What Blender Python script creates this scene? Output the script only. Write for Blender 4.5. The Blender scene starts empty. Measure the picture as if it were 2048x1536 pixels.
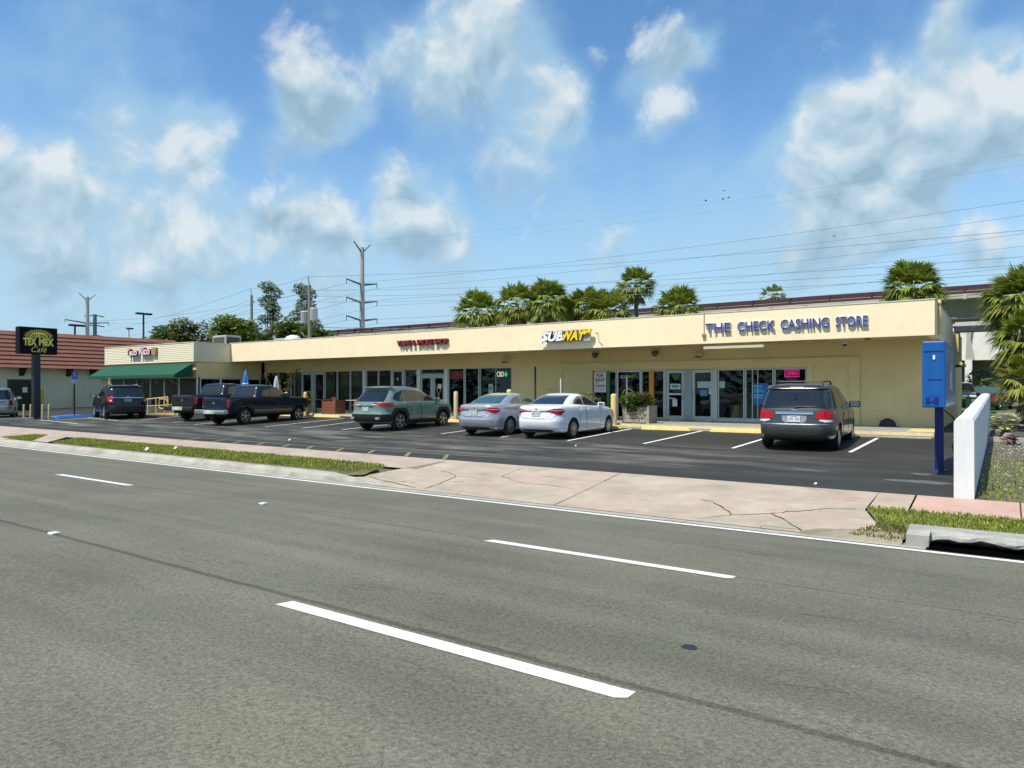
import bpy, bmesh, math, random
import numpy as np
from mathutils import Vector, Matrix

C = bpy.context.scene.collection
SC = bpy.context.scene
random.seed(7)
RAD = math.radians

# ------------------------------------------------------------------ camera
cam_d = bpy.data.cameras.new('camera'); cam = bpy.data.objects.new('camera', cam_d); C.objects.link(cam)
cam.location = (0, 0, 1.72); cam.rotation_euler = (RAD(90), 0, RAD(34.8))
cam_d.sensor_width = 36; cam_d.lens = 1420/2048*36; cam_d.shift_y = 12/2048
cam_d.clip_start = .05; cam_d.clip_end = 3000
SC.camera = cam

# ------------------------------------------------------------------ sun and sky
TO_SUN = Vector((-.22, -1, 1.7)).normalized()
sd = bpy.data.lights.new('sun', 'SUN'); sun = bpy.data.objects.new('sun', sd); C.objects.link(sun)
sd.energy = 4.9; sd.angle = RAD(.53); sd.color = (1, .955, .87)
sun.rotation_euler = (-TO_SUN).to_track_quat('-Z', 'Y').to_euler()
SC.view_settings.view_transform = 'Standard'; SC.view_settings.look = 'None'
SC.view_settings.gamma = 1; SC.view_settings.exposure = .08; SC.view_settings.use_curve_mapping = False
W = bpy.data.worlds.new('World'); SC.world = W; W.use_nodes = True

def dirv(az, el):      # azimuth in degrees clockwise from +Y, elevation in degrees
    a, e = RAD(az), RAD(el)
    return Vector((math.sin(a)*math.cos(e), math.cos(a)*math.cos(e), math.sin(e)))

# clouds: azimuth (clockwise from the building's depth axis), elevation, angular radius (degrees), weight
CLOUDS = []
def build_sky():
    nt = W.node_tree; N = nt.nodes; L = nt.links; N.clear()
    out = N.new('ShaderNodeOutputWorld')
    sky = N.new('ShaderNodeTexSky'); sky.sky_type = 'NISHITA'; sky.sun_disc = False
    sky.sun_elevation = math.asin(TO_SUN.z); sky.sun_rotation = math.atan2(TO_SUN.x, TO_SUN.y)
    sky.air_density = 1.0; sky.dust_density = .15; sky.ozone_density = 1.6
    hs = N.new('ShaderNodeHueSaturation'); hs.inputs['Saturation'].default_value = 1.2; hs.inputs['Hue'].default_value = .497
    L.new(sky.outputs[0], hs.inputs['Color'])
    tc = N.new('ShaderNodeTexCoord'); D = tc.outputs['Generated']
    sep = N.new('ShaderNodeSeparateXYZ'); L.new(D, sep.inputs[0])
    def m(op, a, b=None, c=None, clamp=False):
        n = N.new('ShaderNodeMath'); n.operation = op; n.use_clamp = clamp
        for i, v in enumerate((a, b, c)):
            if v is None: continue
            if isinstance(v, (int, float)): n.inputs[i].default_value = v
            else: L.new(v, n.inputs[i])
        return n.outputs[0]
    # warp the direction so that the puffs get ragged edges
    nz = N.new('ShaderNodeTexNoise'); nz.inputs['Scale'].default_value = 7.0; nz.inputs['Detail'].default_value = 5; nz.inputs['Roughness'].default_value = .55
    L.new(D, nz.inputs['Vector'])
    sub = N.new('ShaderNodeVectorMath'); sub.operation = 'SUBTRACT'; sub.inputs[1].default_value = (.5, .5, .5); L.new(nz.outputs['Color'], sub.inputs[0])
    scl = N.new('ShaderNodeVectorMath'); scl.operation = 'SCALE'; scl.inputs['Scale'].default_value = .14; L.new(sub.outputs[0], scl.inputs[0])
    add = N.new('ShaderNodeVectorMath'); add.operation = 'ADD'; L.new(D, add.inputs[0]); L.new(scl.outputs[0], add.inputs[1])
    P = add.outputs[0]
    sepP = N.new('ShaderNodeSeparateXYZ'); L.new(P, sepP.inputs[0]); PZ = sepP.outputs[2]
    dens = None; bri = None
    for az, el, r, w in CLOUDS:
        c = dirv(az, el); rr = math.sin(RAD(r))
        dn = N.new('ShaderNodeVectorMath'); dn.operation = 'DISTANCE'; dn.inputs[1].default_value = c; L.new(P, dn.inputs[0])
        mr = N.new('ShaderNodeMapRange'); mr.interpolation_type = 'SMOOTHSTEP'
        mr.inputs['From Min'].default_value = rr*1.5; mr.inputs['From Max'].default_value = 0
        mr.inputs['To Min'].default_value = 0; mr.inputs['To Max'].default_value = w
        L.new(dn.outputs['Value'], mr.inputs['Value'])
        wt = mr.outputs[0]
        top = m('MULTIPLY', m('MULTIPLY_ADD', PZ, .75/rr, .45 - c.z*.75/rr, clamp=True), wt)
        dens = wt if dens is None else m('ADD', dens, wt)
        bri = top if bri is None else m('ADD', bri, top)
    def fbm(vec, scale, detail, rough, dist=0.):
        n = N.new('ShaderNodeTexNoise'); n.inputs['Scale'].default_value = scale; n.inputs['Detail'].default_value = detail; n.inputs['Roughness'].default_value = rough; n.inputs['Distortion'].default_value = dist
        L.new(vec, n.inputs['Vector']); return n.outputs['Fac']
    def rng(v, a, c, lo=0., hi=1.):
        n = N.new('ShaderNodeMapRange'); n.interpolation_type = 'SMOOTHSTEP'; n.inputs['From Min'].default_value = a; n.inputs['From Max'].default_value = c
        n.inputs['To Min'].default_value = lo; n.inputs['To Max'].default_value = hi; L.new(v, n.inputs['Value']); return n.outputs[0]
    off = N.new('ShaderNodeVectorMath'); off.operation = 'ADD'; off.inputs[1].default_value = (-.010, -.006, .030); L.new(D, off.inputs[0])
    n2 = fbm(D, 9.5, 9, .57, .3); n2b = fbm(off.outputs[0], 9.5, 3, .57, .3); n3 = fbm(P, 3.1, 5, .55); n4 = fbm(D, 15, 7, .6)
    shade = m('DIVIDE', bri, m('MAXIMUM', dens, .02), clamp=True)
    grad = m('SUBTRACT', n2, n2b)
    # dense puffs with ragged edges
    d1 = m('ADD', m('MULTIPLY', dens, 1.0), m('MULTIPLY', m('SUBTRACT', n2, .52), 3.6))
    cf = m('MULTIPLY', rng(d1, .18, 1.0), m('MULTIPLY_ADD', shade, .42, .48))
    # thin broken cloud, greyer, thicker near the horizon
    low = rng(sep.outputs[2], .62, .04)
    thin = m('ADD', m('MULTIPLY_ADD', dens, .75, -.08), m('ADD', m('MULTIPLY', low, .52), m('MULTIPLY', m('SUBTRACT', n3, .5), 1.7)))
    thin = m('ADD', thin, m('MULTIPLY', m('SUBTRACT', n4, .5), .45))
    veil = m('MAXIMUM', m('MULTIPLY', rng(thin, .0, .85), .80), rng(sep.outputs[2], .40, .0, 0, .97))
    sh2 = m('ADD', m('MULTIPLY_ADD', shade, .95, -.02), m('MULTIPLY', grad, 3.2), clamp=True)
    # sky > veil > clouds
    bgs = N.new('ShaderNodeBackground'); bgs.inputs['Strength'].default_value = .172; L.new(hs.outputs[0], bgs.inputs['Color'])
    bgv = N.new('ShaderNodeBackground'); bgv.inputs['Color'].default_value = (.39, .60, .77, 1); bgv.inputs['Strength'].default_value = 1
    mix1 = N.new('ShaderNodeMixShader'); L.new(veil, mix1.inputs[0]); L.new(bgs.outputs[0], mix1.inputs[1]); L.new(bgv.outputs[0], mix1.inputs[2])
    cr = N.new('ShaderNodeValToRGB'); e = cr.color_ramp.elements
    e[0].position = .0; e[0].color = (.33, .47, .57, 1); e[1].position = .85; e[1].color = (.93, .96, .96, 1)
    k = e.new(.45); k.color = (.58, .73, .82, 1)
    L.new(sh2, cr.inputs[0])
    bgc = N.new('ShaderNodeBackground'); L.new(cr.outputs[0], bgc.inputs['Color']); bgc.inputs['Strength'].default_value = .86
    mix2 = N.new('ShaderNodeMixShader'); L.new(cf, mix2.inputs[0]); L.new(mix1.outputs[0], mix2.inputs[1]); L.new(bgc.outputs[0], mix2.inputs[2])
    L.new(mix2.outputs[0], out.inputs[0])

CLOUDS += [
(-69.0,13.4,3.2,1.00), (-70.1,11.1,2.9,0.50), (-64.0,18.7,2.5,0.60), (-63.9,16.1,1.9,0.50), (-60.8,19.3,1.7,0.80), (-59.7,17.4,2.3,0.75), (-58.7,15.5,2.7,0.55), (-57.8,18.1,1.4,0.60), (-50.1,22.0,3.1,0.90), (-51.4,19.3,2.2,0.70), (-48.4,21.1,2.2,0.50), (-39.8,26.8,3.8,0.75), (-37.2,28.4,2.1,0.70), (-41.4,24.1,4.0,0.60), (-33.8,23.2,4.4,0.65), (-31.3,22.5,2.6,0.80), (-33.3,19.0,4.2,0.50), (-44.0,15.5,2.5,1.00), (-40.8,13.8,2.7,1.00), (-40.2,10.7,3.2,0.50), (-43.8,12.5,2.7,0.60), (-49.9,13.0,3.4,0.85), (-52.9,12.8,2.6,0.60), (-50.7,10.0,3.8,0.45), (-22.4,25.1,2.3,0.80), (-24.2,23.6,2.2,0.65), (-20.0,25.3,1.5,0.70), (-22.6,21.1,2.0,0.80), (-25.8,12.2,2.1,0.45), (-10.0,21.0,3.2,1.00), (-11.3,19.6,2.8,1.00), (-12.7,17.1,2.9,0.90), (-9.3,16.6,4.2,0.85), (-9.3,12.5,3.9,0.70), (-5.2,18.0,4.0,0.80), (-3.1,21.9,3.0,0.75), (-4.3,15.0,4.0,0.80), (0.5,19.0,2.5,0.95), (-2.3,24.0,2.3,0.60), (-0.9,16.9,3.5,0.80), (-6.1,11.2,3.1,0.50), (-1.3,8.8,2.3,1.00), (-67.9,10.0,5.7,0.50), (-61.8,8.6,6.8,0.45), (-55.1,9.7,5.6,0.50), (-63.4,12.5,4.8,0.40), (-29.7,10.3,4.7,0.25), (-39.8,8.4,4.4,0.40), (-46.9,8.6,4.3,0.40), (-12.7,11.1,4.8,0.40), (-60.2,24.6,5.3,0.25), (-35.4,26.9,3.2,0.70), (-44.9,24.9,2.2,0.50), (-9.3,11.2,4.3,0.60), (-6.8,14.0,3.8,0.50), (-75.6,17.2,4.4,0.70), (-79.9,10.1,5.0,0.80), (7.1,14.1,5.2,0.80), (13.2,17.8,3.9,0.70), (-27.7,37.0,6.4,0.60), (-55.1,37.9,7.5,0.60), (-3.1,34.1,5.7,0.60), (92.4,36.3,8.2,0.80), (172.9,40.5,6.4,0.80), (42.9,51.5,7.6,0.80), (91.6,59.8,8.8,0.80), (224.0,32.8,9.8,0.80), (73.1,41.0,11.2,0.80), (155.1,46.5,10.0,0.80), (54.1,47.4,9.5,0.80), (106.3,9.6,11.2,0.80), (144.0,45.4,11.3,0.80), (197.1,55.9,8.4,0.80), (216.2,31.1,11.6,0.80), (233.4,13.1,6.8,0.80), (87.7,58.2,8.6,0.80), 
]
build_sky()

# ------------------------------------------------------------------ helpers
def srgb(r, g, b, a=1):
    f = lambda v: (v/255/12.92) if v/255 <= .04045 else ((v/255+.055)/1.055)**2.4
    return (f(r), f(g), f(b), a)

MATS = {}
def mat(name, col, rough=.6, metal=0., var=0., vscale=3., streak=0., chips=0., bump=0., bscale=30., spec=.5, coat=0., stretch=None, island=0., transl=0., emit=None, estr=1., detail=6):
    if name in MATS: return MATS[name]
    m = bpy.data.materials.new(name); m.use_nodes = True; MATS[name] = m
    nt = m.node_tree; N = nt.nodes; L = nt.links; b = N['Principled BSDF']
    if len(col) == 3: col = (*col, 1)
    b.inputs['Base Color'].default_value = col; b.inputs['Roughness'].default_value = rough; b.inputs['Metallic'].default_value = metal
    b.inputs['Specular IOR Level'].default_value = spec; b.inputs['Coat Weight'].default_value = coat; b.inputs['Coat Roughness'].default_value = .04
    tc = N.new('ShaderNodeTexCoord'); vec = tc.outputs['Object']
    if stretch:
        mp = N.new('ShaderNodeMapping'); mp.inputs['Scale'].default_value = stretch; L.new(vec, mp.inputs['Vector']); vec = mp.outputs[0]
    cout = None
    if var or island:
        fac = None
        if var:
            nz = N.new('ShaderNodeTexNoise'); nz.inputs['Scale'].default_value = vscale; nz.inputs['Detail'].default_value = detail; nz.inputs['Roughness'].default_value = .62
            L.new(vec, nz.inputs['Vector'])
            mr = N.new('ShaderNodeMapRange'); mr.inputs['From Min'].default_value = .25; mr.inputs['From Max'].default_value = .75
            mr.inputs['To Min'].default_value = 1-var; mr.inputs['To Max'].default_value = 1+var; L.new(nz.outputs['Fac'], mr.inputs['Value']); fac = mr.outputs[0]
        if streak:      # rain streaks and grime that run down the surface
            mp = N.new('ShaderNodeMapping'); mp.inputs['Scale'].default_value = (2.2, 2.2, .12); L.new(tc.outputs['Object'], mp.inputs['Vector'])
            nz = N.new('ShaderNodeTexNoise'); nz.inputs['Scale'].default_value = 2.2; nz.inputs['Detail'].default_value = 7; nz.inputs['Roughness'].default_value = .7; L.new(mp.outputs[0], nz.inputs['Vector'])
            mr = N.new('ShaderNodeMapRange'); mr.inputs['From Min'].default_value = .45; mr.inputs['From Max'].default_value = .75
            mr.inputs['To Min'].default_value = 1; mr.inputs['To Max'].default_value = 1-streak; L.new(nz.outputs['Fac'], mr.inputs['Value'])
            mm = N.new('ShaderNodeMath'); mm.operation = 'MULTIPLY'; L.new(fac, mm.inputs[0]); L.new(mr.outputs[0], mm.inputs[1]); fac = mm.outputs[0]
        if island:
            ge = N.new('ShaderNodeNewGeometry'); mr = N.new('ShaderNodeMapRange')
            mr.inputs['To Min'].default_value = 1-island; mr.inputs['To Max'].default_value = 1+island; L.new(ge.outputs['Random Per Island'], mr.inputs['Value'])
            if fac is None: fac = mr.outputs[0]
            else:
                mm = N.new('ShaderNodeMath'); mm.operation = 'MULTIPLY'; L.new(fac, mm.inputs[0]); L.new(mr.outputs[0], mm.inputs[1]); fac = mm.outputs[0]
        sc = N.new('ShaderNodeVectorMath'); sc.operation = 'SCALE'; sc.inputs[0].default_value = col[:3]; L.new(fac, sc.inputs['Scale'])
        L.new(sc.outputs[0], b.inputs['Base Color']); cout = sc.outputs[0]
    if chips:       # paint worn through to the asphalt in specks and patches
        nz = N.new('ShaderNodeTexNoise'); nz.inputs['Scale'].default_value = 28; nz.inputs['Detail'].default_value = 8; nz.inputs['Roughness'].default_value = .75; L.new(vec, nz.inputs['Vector'])
        mr = N.new('ShaderNodeMapRange'); mr.inputs['From Min'].default_value = chips; mr.inputs['From Max'].default_value = chips+.07; L.new(nz.outputs['Fac'], mr.inputs['Value'])
        mx = N.new('ShaderNodeMix'); mx.data_type = 'RGBA'; mx.inputs[7].default_value = (.14,.135,.11,1); L.new(mr.outputs[0], mx.inputs[0]); L.new(cout, mx.inputs[6]); L.new(mx.outputs[2], b.inputs['Base Color'])
    if bump:
        nb = N.new('ShaderNodeTexNoise'); nb.inputs['Scale'].default_value = bscale; nb.inputs['Detail'].default_value = 4; L.new(vec, nb.inputs['Vector'])
        bp = N.new('ShaderNodeBump'); bp.inputs['Strength'].default_value = bump; bp.inputs['Distance'].default_value = .02; L.new(nb.outputs['Fac'], bp.inputs['Height'])
        L.new(bp.outputs[0], b.inputs['Normal'])
    if emit:
        b.inputs['Emission Color'].default_value = (*emit[:3], 1); b.inputs['Emission Strength'].default_value = estr
    if transl:
        tr = N.new('ShaderNodeBsdfTranslucent'); mx = N.new('ShaderNodeMixShader'); mx.inputs[0].default_value = transl
        if cout is not None: L.new(cout, tr.inputs['Color'])
        else: tr.inputs['Color'].default_value = col
        L.new(b.outputs[0], mx.inputs[1]); L.new(tr.outputs[0], mx.inputs[2])
        L.new(mx.outputs[0], N['Material Output'].inputs['Surface'])
    return m

def glass_mat(name, tint, thru=.6):
    if name in MATS: return MATS[name]
    m = bpy.data.materials.new(name); m.use_nodes = True; MATS[name] = m
    nt = m.node_tree; N = nt.nodes; L = nt.links; N.remove(N['Principled BSDF'])
    t = N.new('ShaderNodeBsdfTransparent'); t.inputs[0].default_value = (*[v*thru for v in tint], 1)
    g = N.new('ShaderNodeBsdfGlossy'); g.inputs['Roughness'].default_value = .02; g.inputs['Color'].default_value = (.9, .95, .95, 1)
    f = N.new('ShaderNodeFresnel'); f.inputs[0].default_value = 1.5
    mx = N.new('ShaderNodeMixShader'); L.new(f.outputs[0], mx.inputs[0]); L.new(t.outputs[0], mx.inputs[1]); L.new(g.outputs[0], mx.inputs[2])
    L.new(mx.outputs[0], N['Material Output'].inputs['Surface'])
    return m

class MB:
    def __init__(s): s.v = []; s.f = []
    def add(s, vs, fs):
        o = len(s.v); s.v += [tuple(p) for p in vs]; s.f += [tuple(i+o for i in f) for f in fs]; return s
    def box(s, x0, x1, y0, y1, z0, z1):
        return s.add([(x0,y0,z0),(x1,y0,z0),(x1,y1,z0),(x0,y1,z0),(x0,y0,z1),(x1,y0,z1),(x1,y1,z1),(x0,y1,z1)],
                     [(0,3,2,1),(4,5,6,7),(0,1,5,4),(1,2,6,5),(2,3,7,6),(3,0,4,7)])
    def bbox(s, x0, x1, y0, y1, z0, z1, b=.02):     # box with chamfered edges
        bm = bmesh.new(); bmesh.ops.create_cube(bm, size=1)
        for v in bm.verts: v.co = Vector(((x0+x1)/2+v.co.x*(x1-x0), (y0+y1)/2+v.co.y*(y1-y0), (z0+z1)/2+v.co.z*(z1-z0)))
        bmesh.ops.bevel(bm, geom=bm.edges[:], offset=b, segments=2, affect='EDGES', profile=.5)
        bm.verts.index_update()
        s.add([v.co[:] for v in bm.verts], [[v.index for v in f.verts] for f in bm.faces]); bm.free(); return s
    def quad(s, a, b, c, d): return s.add([a, b, c, d], [(0,1,2,3)])
    def poly(s, pts): return s.add(pts, [tuple(range(len(pts)))])
    def prism(s, pts, d):               # polygon (3-D points) extruded by vector d
        n = len(pts); d = Vector(d); p2 = [tuple(Vector(p)+d) for p in pts]
        return s.add(list(pts)+p2, [tuple(range(n))[::-1], tuple(range(n, 2*n))]+[(i, (i+1)%n, n+(i+1)%n, n+i) for i in range(n)])
    def tube(s, pts, r, n=8, cap=True):
        pts = [Vector(p) for p in pts]; rs = r if isinstance(r, (list, tuple)) else [r]*len(pts); o = len(s.v); prev = None
        for i, p in enumerate(pts):
            t = (pts[min(i+1, len(pts)-1)]-pts[max(i-1, 0)]).normalized()
            a = t.cross(Vector((0,0,1)) if abs(t.z) < .95 else Vector((1,0,0))).normalized()
            if prev is not None and a.dot(prev) < 0: a = -a
            prev = a; b = t.cross(a)
            for k in range(n):
                th = 2*math.pi*k/n; s.v.append(tuple(p+(a*math.cos(th)+b*math.sin(th))*rs[i]))
        for i in range(len(pts)-1):
            for k in range(n):
                s.f.append((o+i*n+k, o+i*n+(k+1)%n, o+(i+1)*n+(k+1)%n, o+(i+1)*n+k))
        if cap:
            s.f.append(tuple(o+k for k in range(n))[::-1]); s.f.append(tuple(o+(len(pts)-1)*n+k for k in range(n)))
        return s
    def lathe(s, prof, c=(0,0,0), n=20, axis='z', cap=True):   # prof: (r, h)
        o = len(s.v)
        for r, h in prof:
            for k in range(n):
                th = 2*math.pi*k/n; a, b = r*math.cos(th), r*math.sin(th)
                p = (a, b, h) if axis == 'z' else (h, a, b)
                s.v.append((c[0]+p[0], c[1]+p[1], c[2]+p[2]))
        for i in range(len(prof)-1):
            for k in range(n): s.f.append((o+i*n+k, o+i*n+(k+1)%n, o+(i+1)*n+(k+1)%n, o+(i+1)*n+k))
        if cap: s.f.append(tuple(o+k for k in range(n))[::-1]); s.f.append(tuple(o+(len(prof)-1)*n+k for k in range(n)))
        return s
    def build(s, name, m, parent=None, smooth=False, local=False, sharp=35):
        vs = np.array(s.v, float).reshape(-1, 3)
        if parent is not None and not local:
            o = parent
            while o is not None: vs = vs-np.array(o.location); o = o.parent
        me = bpy.data.meshes.new(name); me.from_pydata([tuple(v) for v in vs], [], s.f); me.validate(); me.update()
        me.materials.append(m)
        if smooth:
            me.polygons.foreach_set('use_smooth', [True]*len(me.polygons))
            if sharp: me.set_sharp_from_angle(angle=RAD(sharp))
        ob = bpy.data.objects.new(name, me); C.objects.link(ob)
        if parent is not None: ob.parent = parent
        return ob

def thing(name, label, cat, loc=(0,0,0), group=None, rz=0):
    o = bpy.data.objects.new(name, None); C.objects.link(o); o.location = loc; o.rotation_euler = (0,0,rz); o.empty_display_size = .2
    o['label'] = label; o['category'] = cat
    if group: o['group'] = group
    return o
def tag(o, label, cat, group=None, kind=None):
    o['label'] = label; o['category'] = cat
    if group: o['group'] = group
    if kind: o['kind'] = kind
    return o
def struct(o): o['kind'] = 'structure'; return o
def stuff(o, label=None, cat=None):
    o['kind'] = 'stuff'
    if label: o['label'] = label; o['category'] = cat
    return o

def text(s, name, m, parent, fit, loc, face='-y', depth=.02, bold=0., shear=0., spacing=1., origin_world=True):
    """writing as a mesh: fit = (width, height) in metres, loc = lower left corner of the front face"""
    cu = bpy.data.curves.new(name, 'FONT'); cu.body = s; cu.size = 1; cu.extrude = .5; cu.offset = bold; cu.shear = shear; cu.space_character = spacing
    cu.align_x = 'LEFT'; cu.resolution_u = 4
    t = bpy.data.objects.new('tmp', cu); C.objects.link(t)
    me = bpy.data.meshes.new_from_object(t.evaluated_get(bpy.context.evaluated_depsgraph_get()))
    bpy.data.objects.remove(t); bpy.data.curves.remove(cu)
    n = len(me.vertices); a = np.zeros(n*3); me.vertices.foreach_get('co', a); a = a.reshape(-1, 3)
    mn, mx = a.min(0), a.max(0)
    u = (a[:,0]-mn[0])/(mx[0]-mn[0])*fit[0]; v = (a[:,1]-mn[1])/max(1e-6, mx[1]-mn[1])*fit[1]; w = (mx[2]-a[:,2])/(mx[2]-mn[2])*depth
    l = np.array(loc, float)
    if face == '-y': p = np.stack([l[0]+u, l[1]+w, l[2]+v], 1)
    else: p = np.stack([l[0]-w, l[1]+u, l[2]+v], 1)          # faces +x, reads towards +y
    o = parent
    while o is not None: p = p-np.array(o.location); o = o.parent
    me.vertices.foreach_set('co', p.ravel()); me.update(); me.name = name
    me.materials.clear(); me.materials.append(m)
    ob = bpy.data.objects.new(name, me); C.objects.link(ob)
    if parent: ob.parent = parent
    return ob

# ground heights measured along the depth of the place
PR = [(-120,.12),(0,.12),(3.65,0),(7.0,-.147),(10.3,-.315),(10.75,-.33),(13.72,-.07),(14.06,-.043),(19.5,.12),(26.0,.315),(90,.5),(900,.5)]
PRY = [p[0] for p in PR]; PRZ = [p[1] for p in PR]
def zg(X, Y): return float(np.interp(Y, PRY, PRZ))+.0022*min(80, max(0, -X-3))

def strip(name, X0, X1, Y0, Y1, dz, m, xs=(), parent=None, ny=1, wobble=0):
    ys = sorted(set([Y0, Y1]+[y for y in PRY if Y0 < y < Y1]+[Y0+(Y1-Y0)*i/ny for i in range(1, ny)]))
    xx = sorted(set([X0, X1]+[x for x in (-83, -3) if X0 < x < X1]+list(xs)))
    b = MB(); nx = len(xx)
    b.v = [(x, y, zg(x, y)+dz) for y in ys for x in xx]
    b.f = [(j*nx+i, j*nx+i+1, (j+1)*nx+i+1, (j+1)*nx+i) for j in range(len(ys)-1) for i in range(nx-1)]
    return b.build(name, m, parent)
def gpoly(name, pts, dz, m, parent=None):
    b = MB(); b.poly([(x, y, zg(x, y)+dz) for x, y in pts]); return b.build(name, m, parent)
def gline(b, p, q, w, dz, n=4):      # a painted line on the ground
    p, q = Vector(p), Vector(q); t = (q-p).normalized(); s = Vector((-t.y, t.x))*w/2
    for i in range(n):
        a, c = p.lerp(q, i/n), p.lerp(q, (i+1)/n)
        b.quad(*[(k.x, k.y, zg(k.x, k.y)+dz) for k in (a-s, c-s, c+s, a+s)])
    return b

# ------------------------------------------------------------------ ground, road, lot
def asphalt(name, base, contrast, speck, seams=(), streak=0., wet=0., rough=.85, tint=(1,1,1)):
    m = bpy.data.materials.new(name); m.use_nodes = True; nt = m.node_tree; N = nt.nodes; L = nt.links; b = N['Principled BSDF']
    b.inputs['Roughness'].default_value = rough; b.inputs['Specular IOR Level'].default_value = .3
    tc = N.new('ShaderNodeTexCoord'); O = tc.outputs['Object']
    def noise(scale, detail=5, stretch=None, rough=.6):
        n = N.new('ShaderNodeTexNoise'); n.inputs['Scale'].default_value = scale; n.inputs['Detail'].default_value = detail; n.inputs['Roughness'].default_value = rough
        if stretch:
            mp = N.new('ShaderNodeMapping'); mp.inputs['Scale'].default_value = stretch; L.new(O, mp.inputs[0]); L.new(mp.outputs[0], n.inputs['Vector'])
        else: L.new(O, n.inputs['Vector'])
        return n.outputs['Fac']
    def mth(op, a, c, d=None, clamp=False):
        n = N.new('ShaderNodeMath'); n.operation = op; n.use_clamp = clamp
        for i, v in enumerate((a, c, d)):
            if v is None: continue
            if isinstance(v, (int, float)): n.inputs[i].default_value = v
            else: L.new(v, n.inputs[i])
        return n.outputs[0]
    def ramp(v, a, c, lo, hi):
        n = N.new('ShaderNodeMapRange'); n.inputs['From Min'].default_value = a; n.inputs['From Max'].default_value = c
        n.inputs['To Min'].default_value = lo; n.inputs['To Max'].default_value = hi; L.new(v, n.inputs['Value']); return n.outputs[0]
    f = ramp(noise(.35, 6), .3, .7, 1-contrast, 1+contrast)
    f = mth('MULTIPLY', f, ramp(noise(38, 4, None, .8), .25, .75, 1-speck, 1+speck))
    f = mth('MULTIPLY', f, ramp(noise(190, 2), .3, .7, 1-speck*.6, 1+speck*.6))
    f = mth('MULTIPLY', f, ramp(noise(1.2, 5, (.12, 1.6, 1)), .3, .7, 1-contrast*.7, 1+contrast*.7))      # wear along the lanes
    sp = N.new('ShaderNodeSeparateXYZ'); L.new(O, sp.inputs[0])
    for y0, wdt, dark in seams:
        wob = mth('MULTIPLY', mth('SUBTRACT', noise(1.3, 5, (1, .05, 1)), .5), .09)
        dist = mth('ABSOLUTE', mth('SUBTRACT', mth('ADD', sp.outputs[1], wob), y0), None)
        band = ramp(dist, wdt*.55, wdt, dark, 1.)
        n = [x for x in N if x.type == 'MAP_RANGE'][-1]; n.clamp = True
        f = mth('MULTIPLY', f, band)
    sc = N.new('ShaderNodeVectorMath'); sc.operation = 'SCALE'; sc.inputs[0].default_value = [v*t for v, t in zip(base, tint)]; L.new(f, sc.inputs['Scale']); col = sc.outputs[0]
    # patches of slightly different hue
    mxh = N.new('ShaderNodeMix'); mxh.data_type = 'RGBA'; mxh.blend_type = 'MULTIPLY'; mxh.inputs[7].default_value = (.97, 1.02, .97, 1)
    L.new(ramp(noise(.8, 4), .4, .65, 0, 1), mxh.inputs[0]); L.new(col, mxh.inputs[6]); col = mxh.outputs[2]
    if streak:
        # dust smeared along the driving aisle, between the apron and the stalls
        g = mth('MULTIPLY', ramp(sp.outputs[1], 14.2, 15.6, 0, 1), ramp(sp.outputs[1], 20.5, 18., 0, 1))
        for n in [x for x in N if x.type == 'MAP_RANGE'][-2:]: n.clamp = True
        xr = ramp(sp.outputs[0], -2.5, -8.5, .12, 1)
        s = ramp(noise(1.0, 7, (.35, 1.5, 1), .62), .43, .66, 0, 1)
        k = mth('MULTIPLY', mth('MULTIPLY', mth('MULTIPLY', g, s), xr), streak, clamp=True)
        mx = N.new('ShaderNodeMix'); mx.data_type = 'RGBA'; mx.inputs[7].default_value = (.17, .165, .125, 1); L.new(k, mx.inputs[0]); L.new(col, mx.inputs[6]); col = mx.outputs[2]
    L.new(col, b.inputs['Base Color'])
    bp = N.new('ShaderNodeBump'); bp.inputs['Strength'].default_value = .35; bp.inputs['Distance'].default_value = .01
    L.new(noise(120, 3), bp.inputs['Height']); L.new(bp.outputs[0], b.inputs['Normal'])
    MATS[name] = m
    return m

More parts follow.
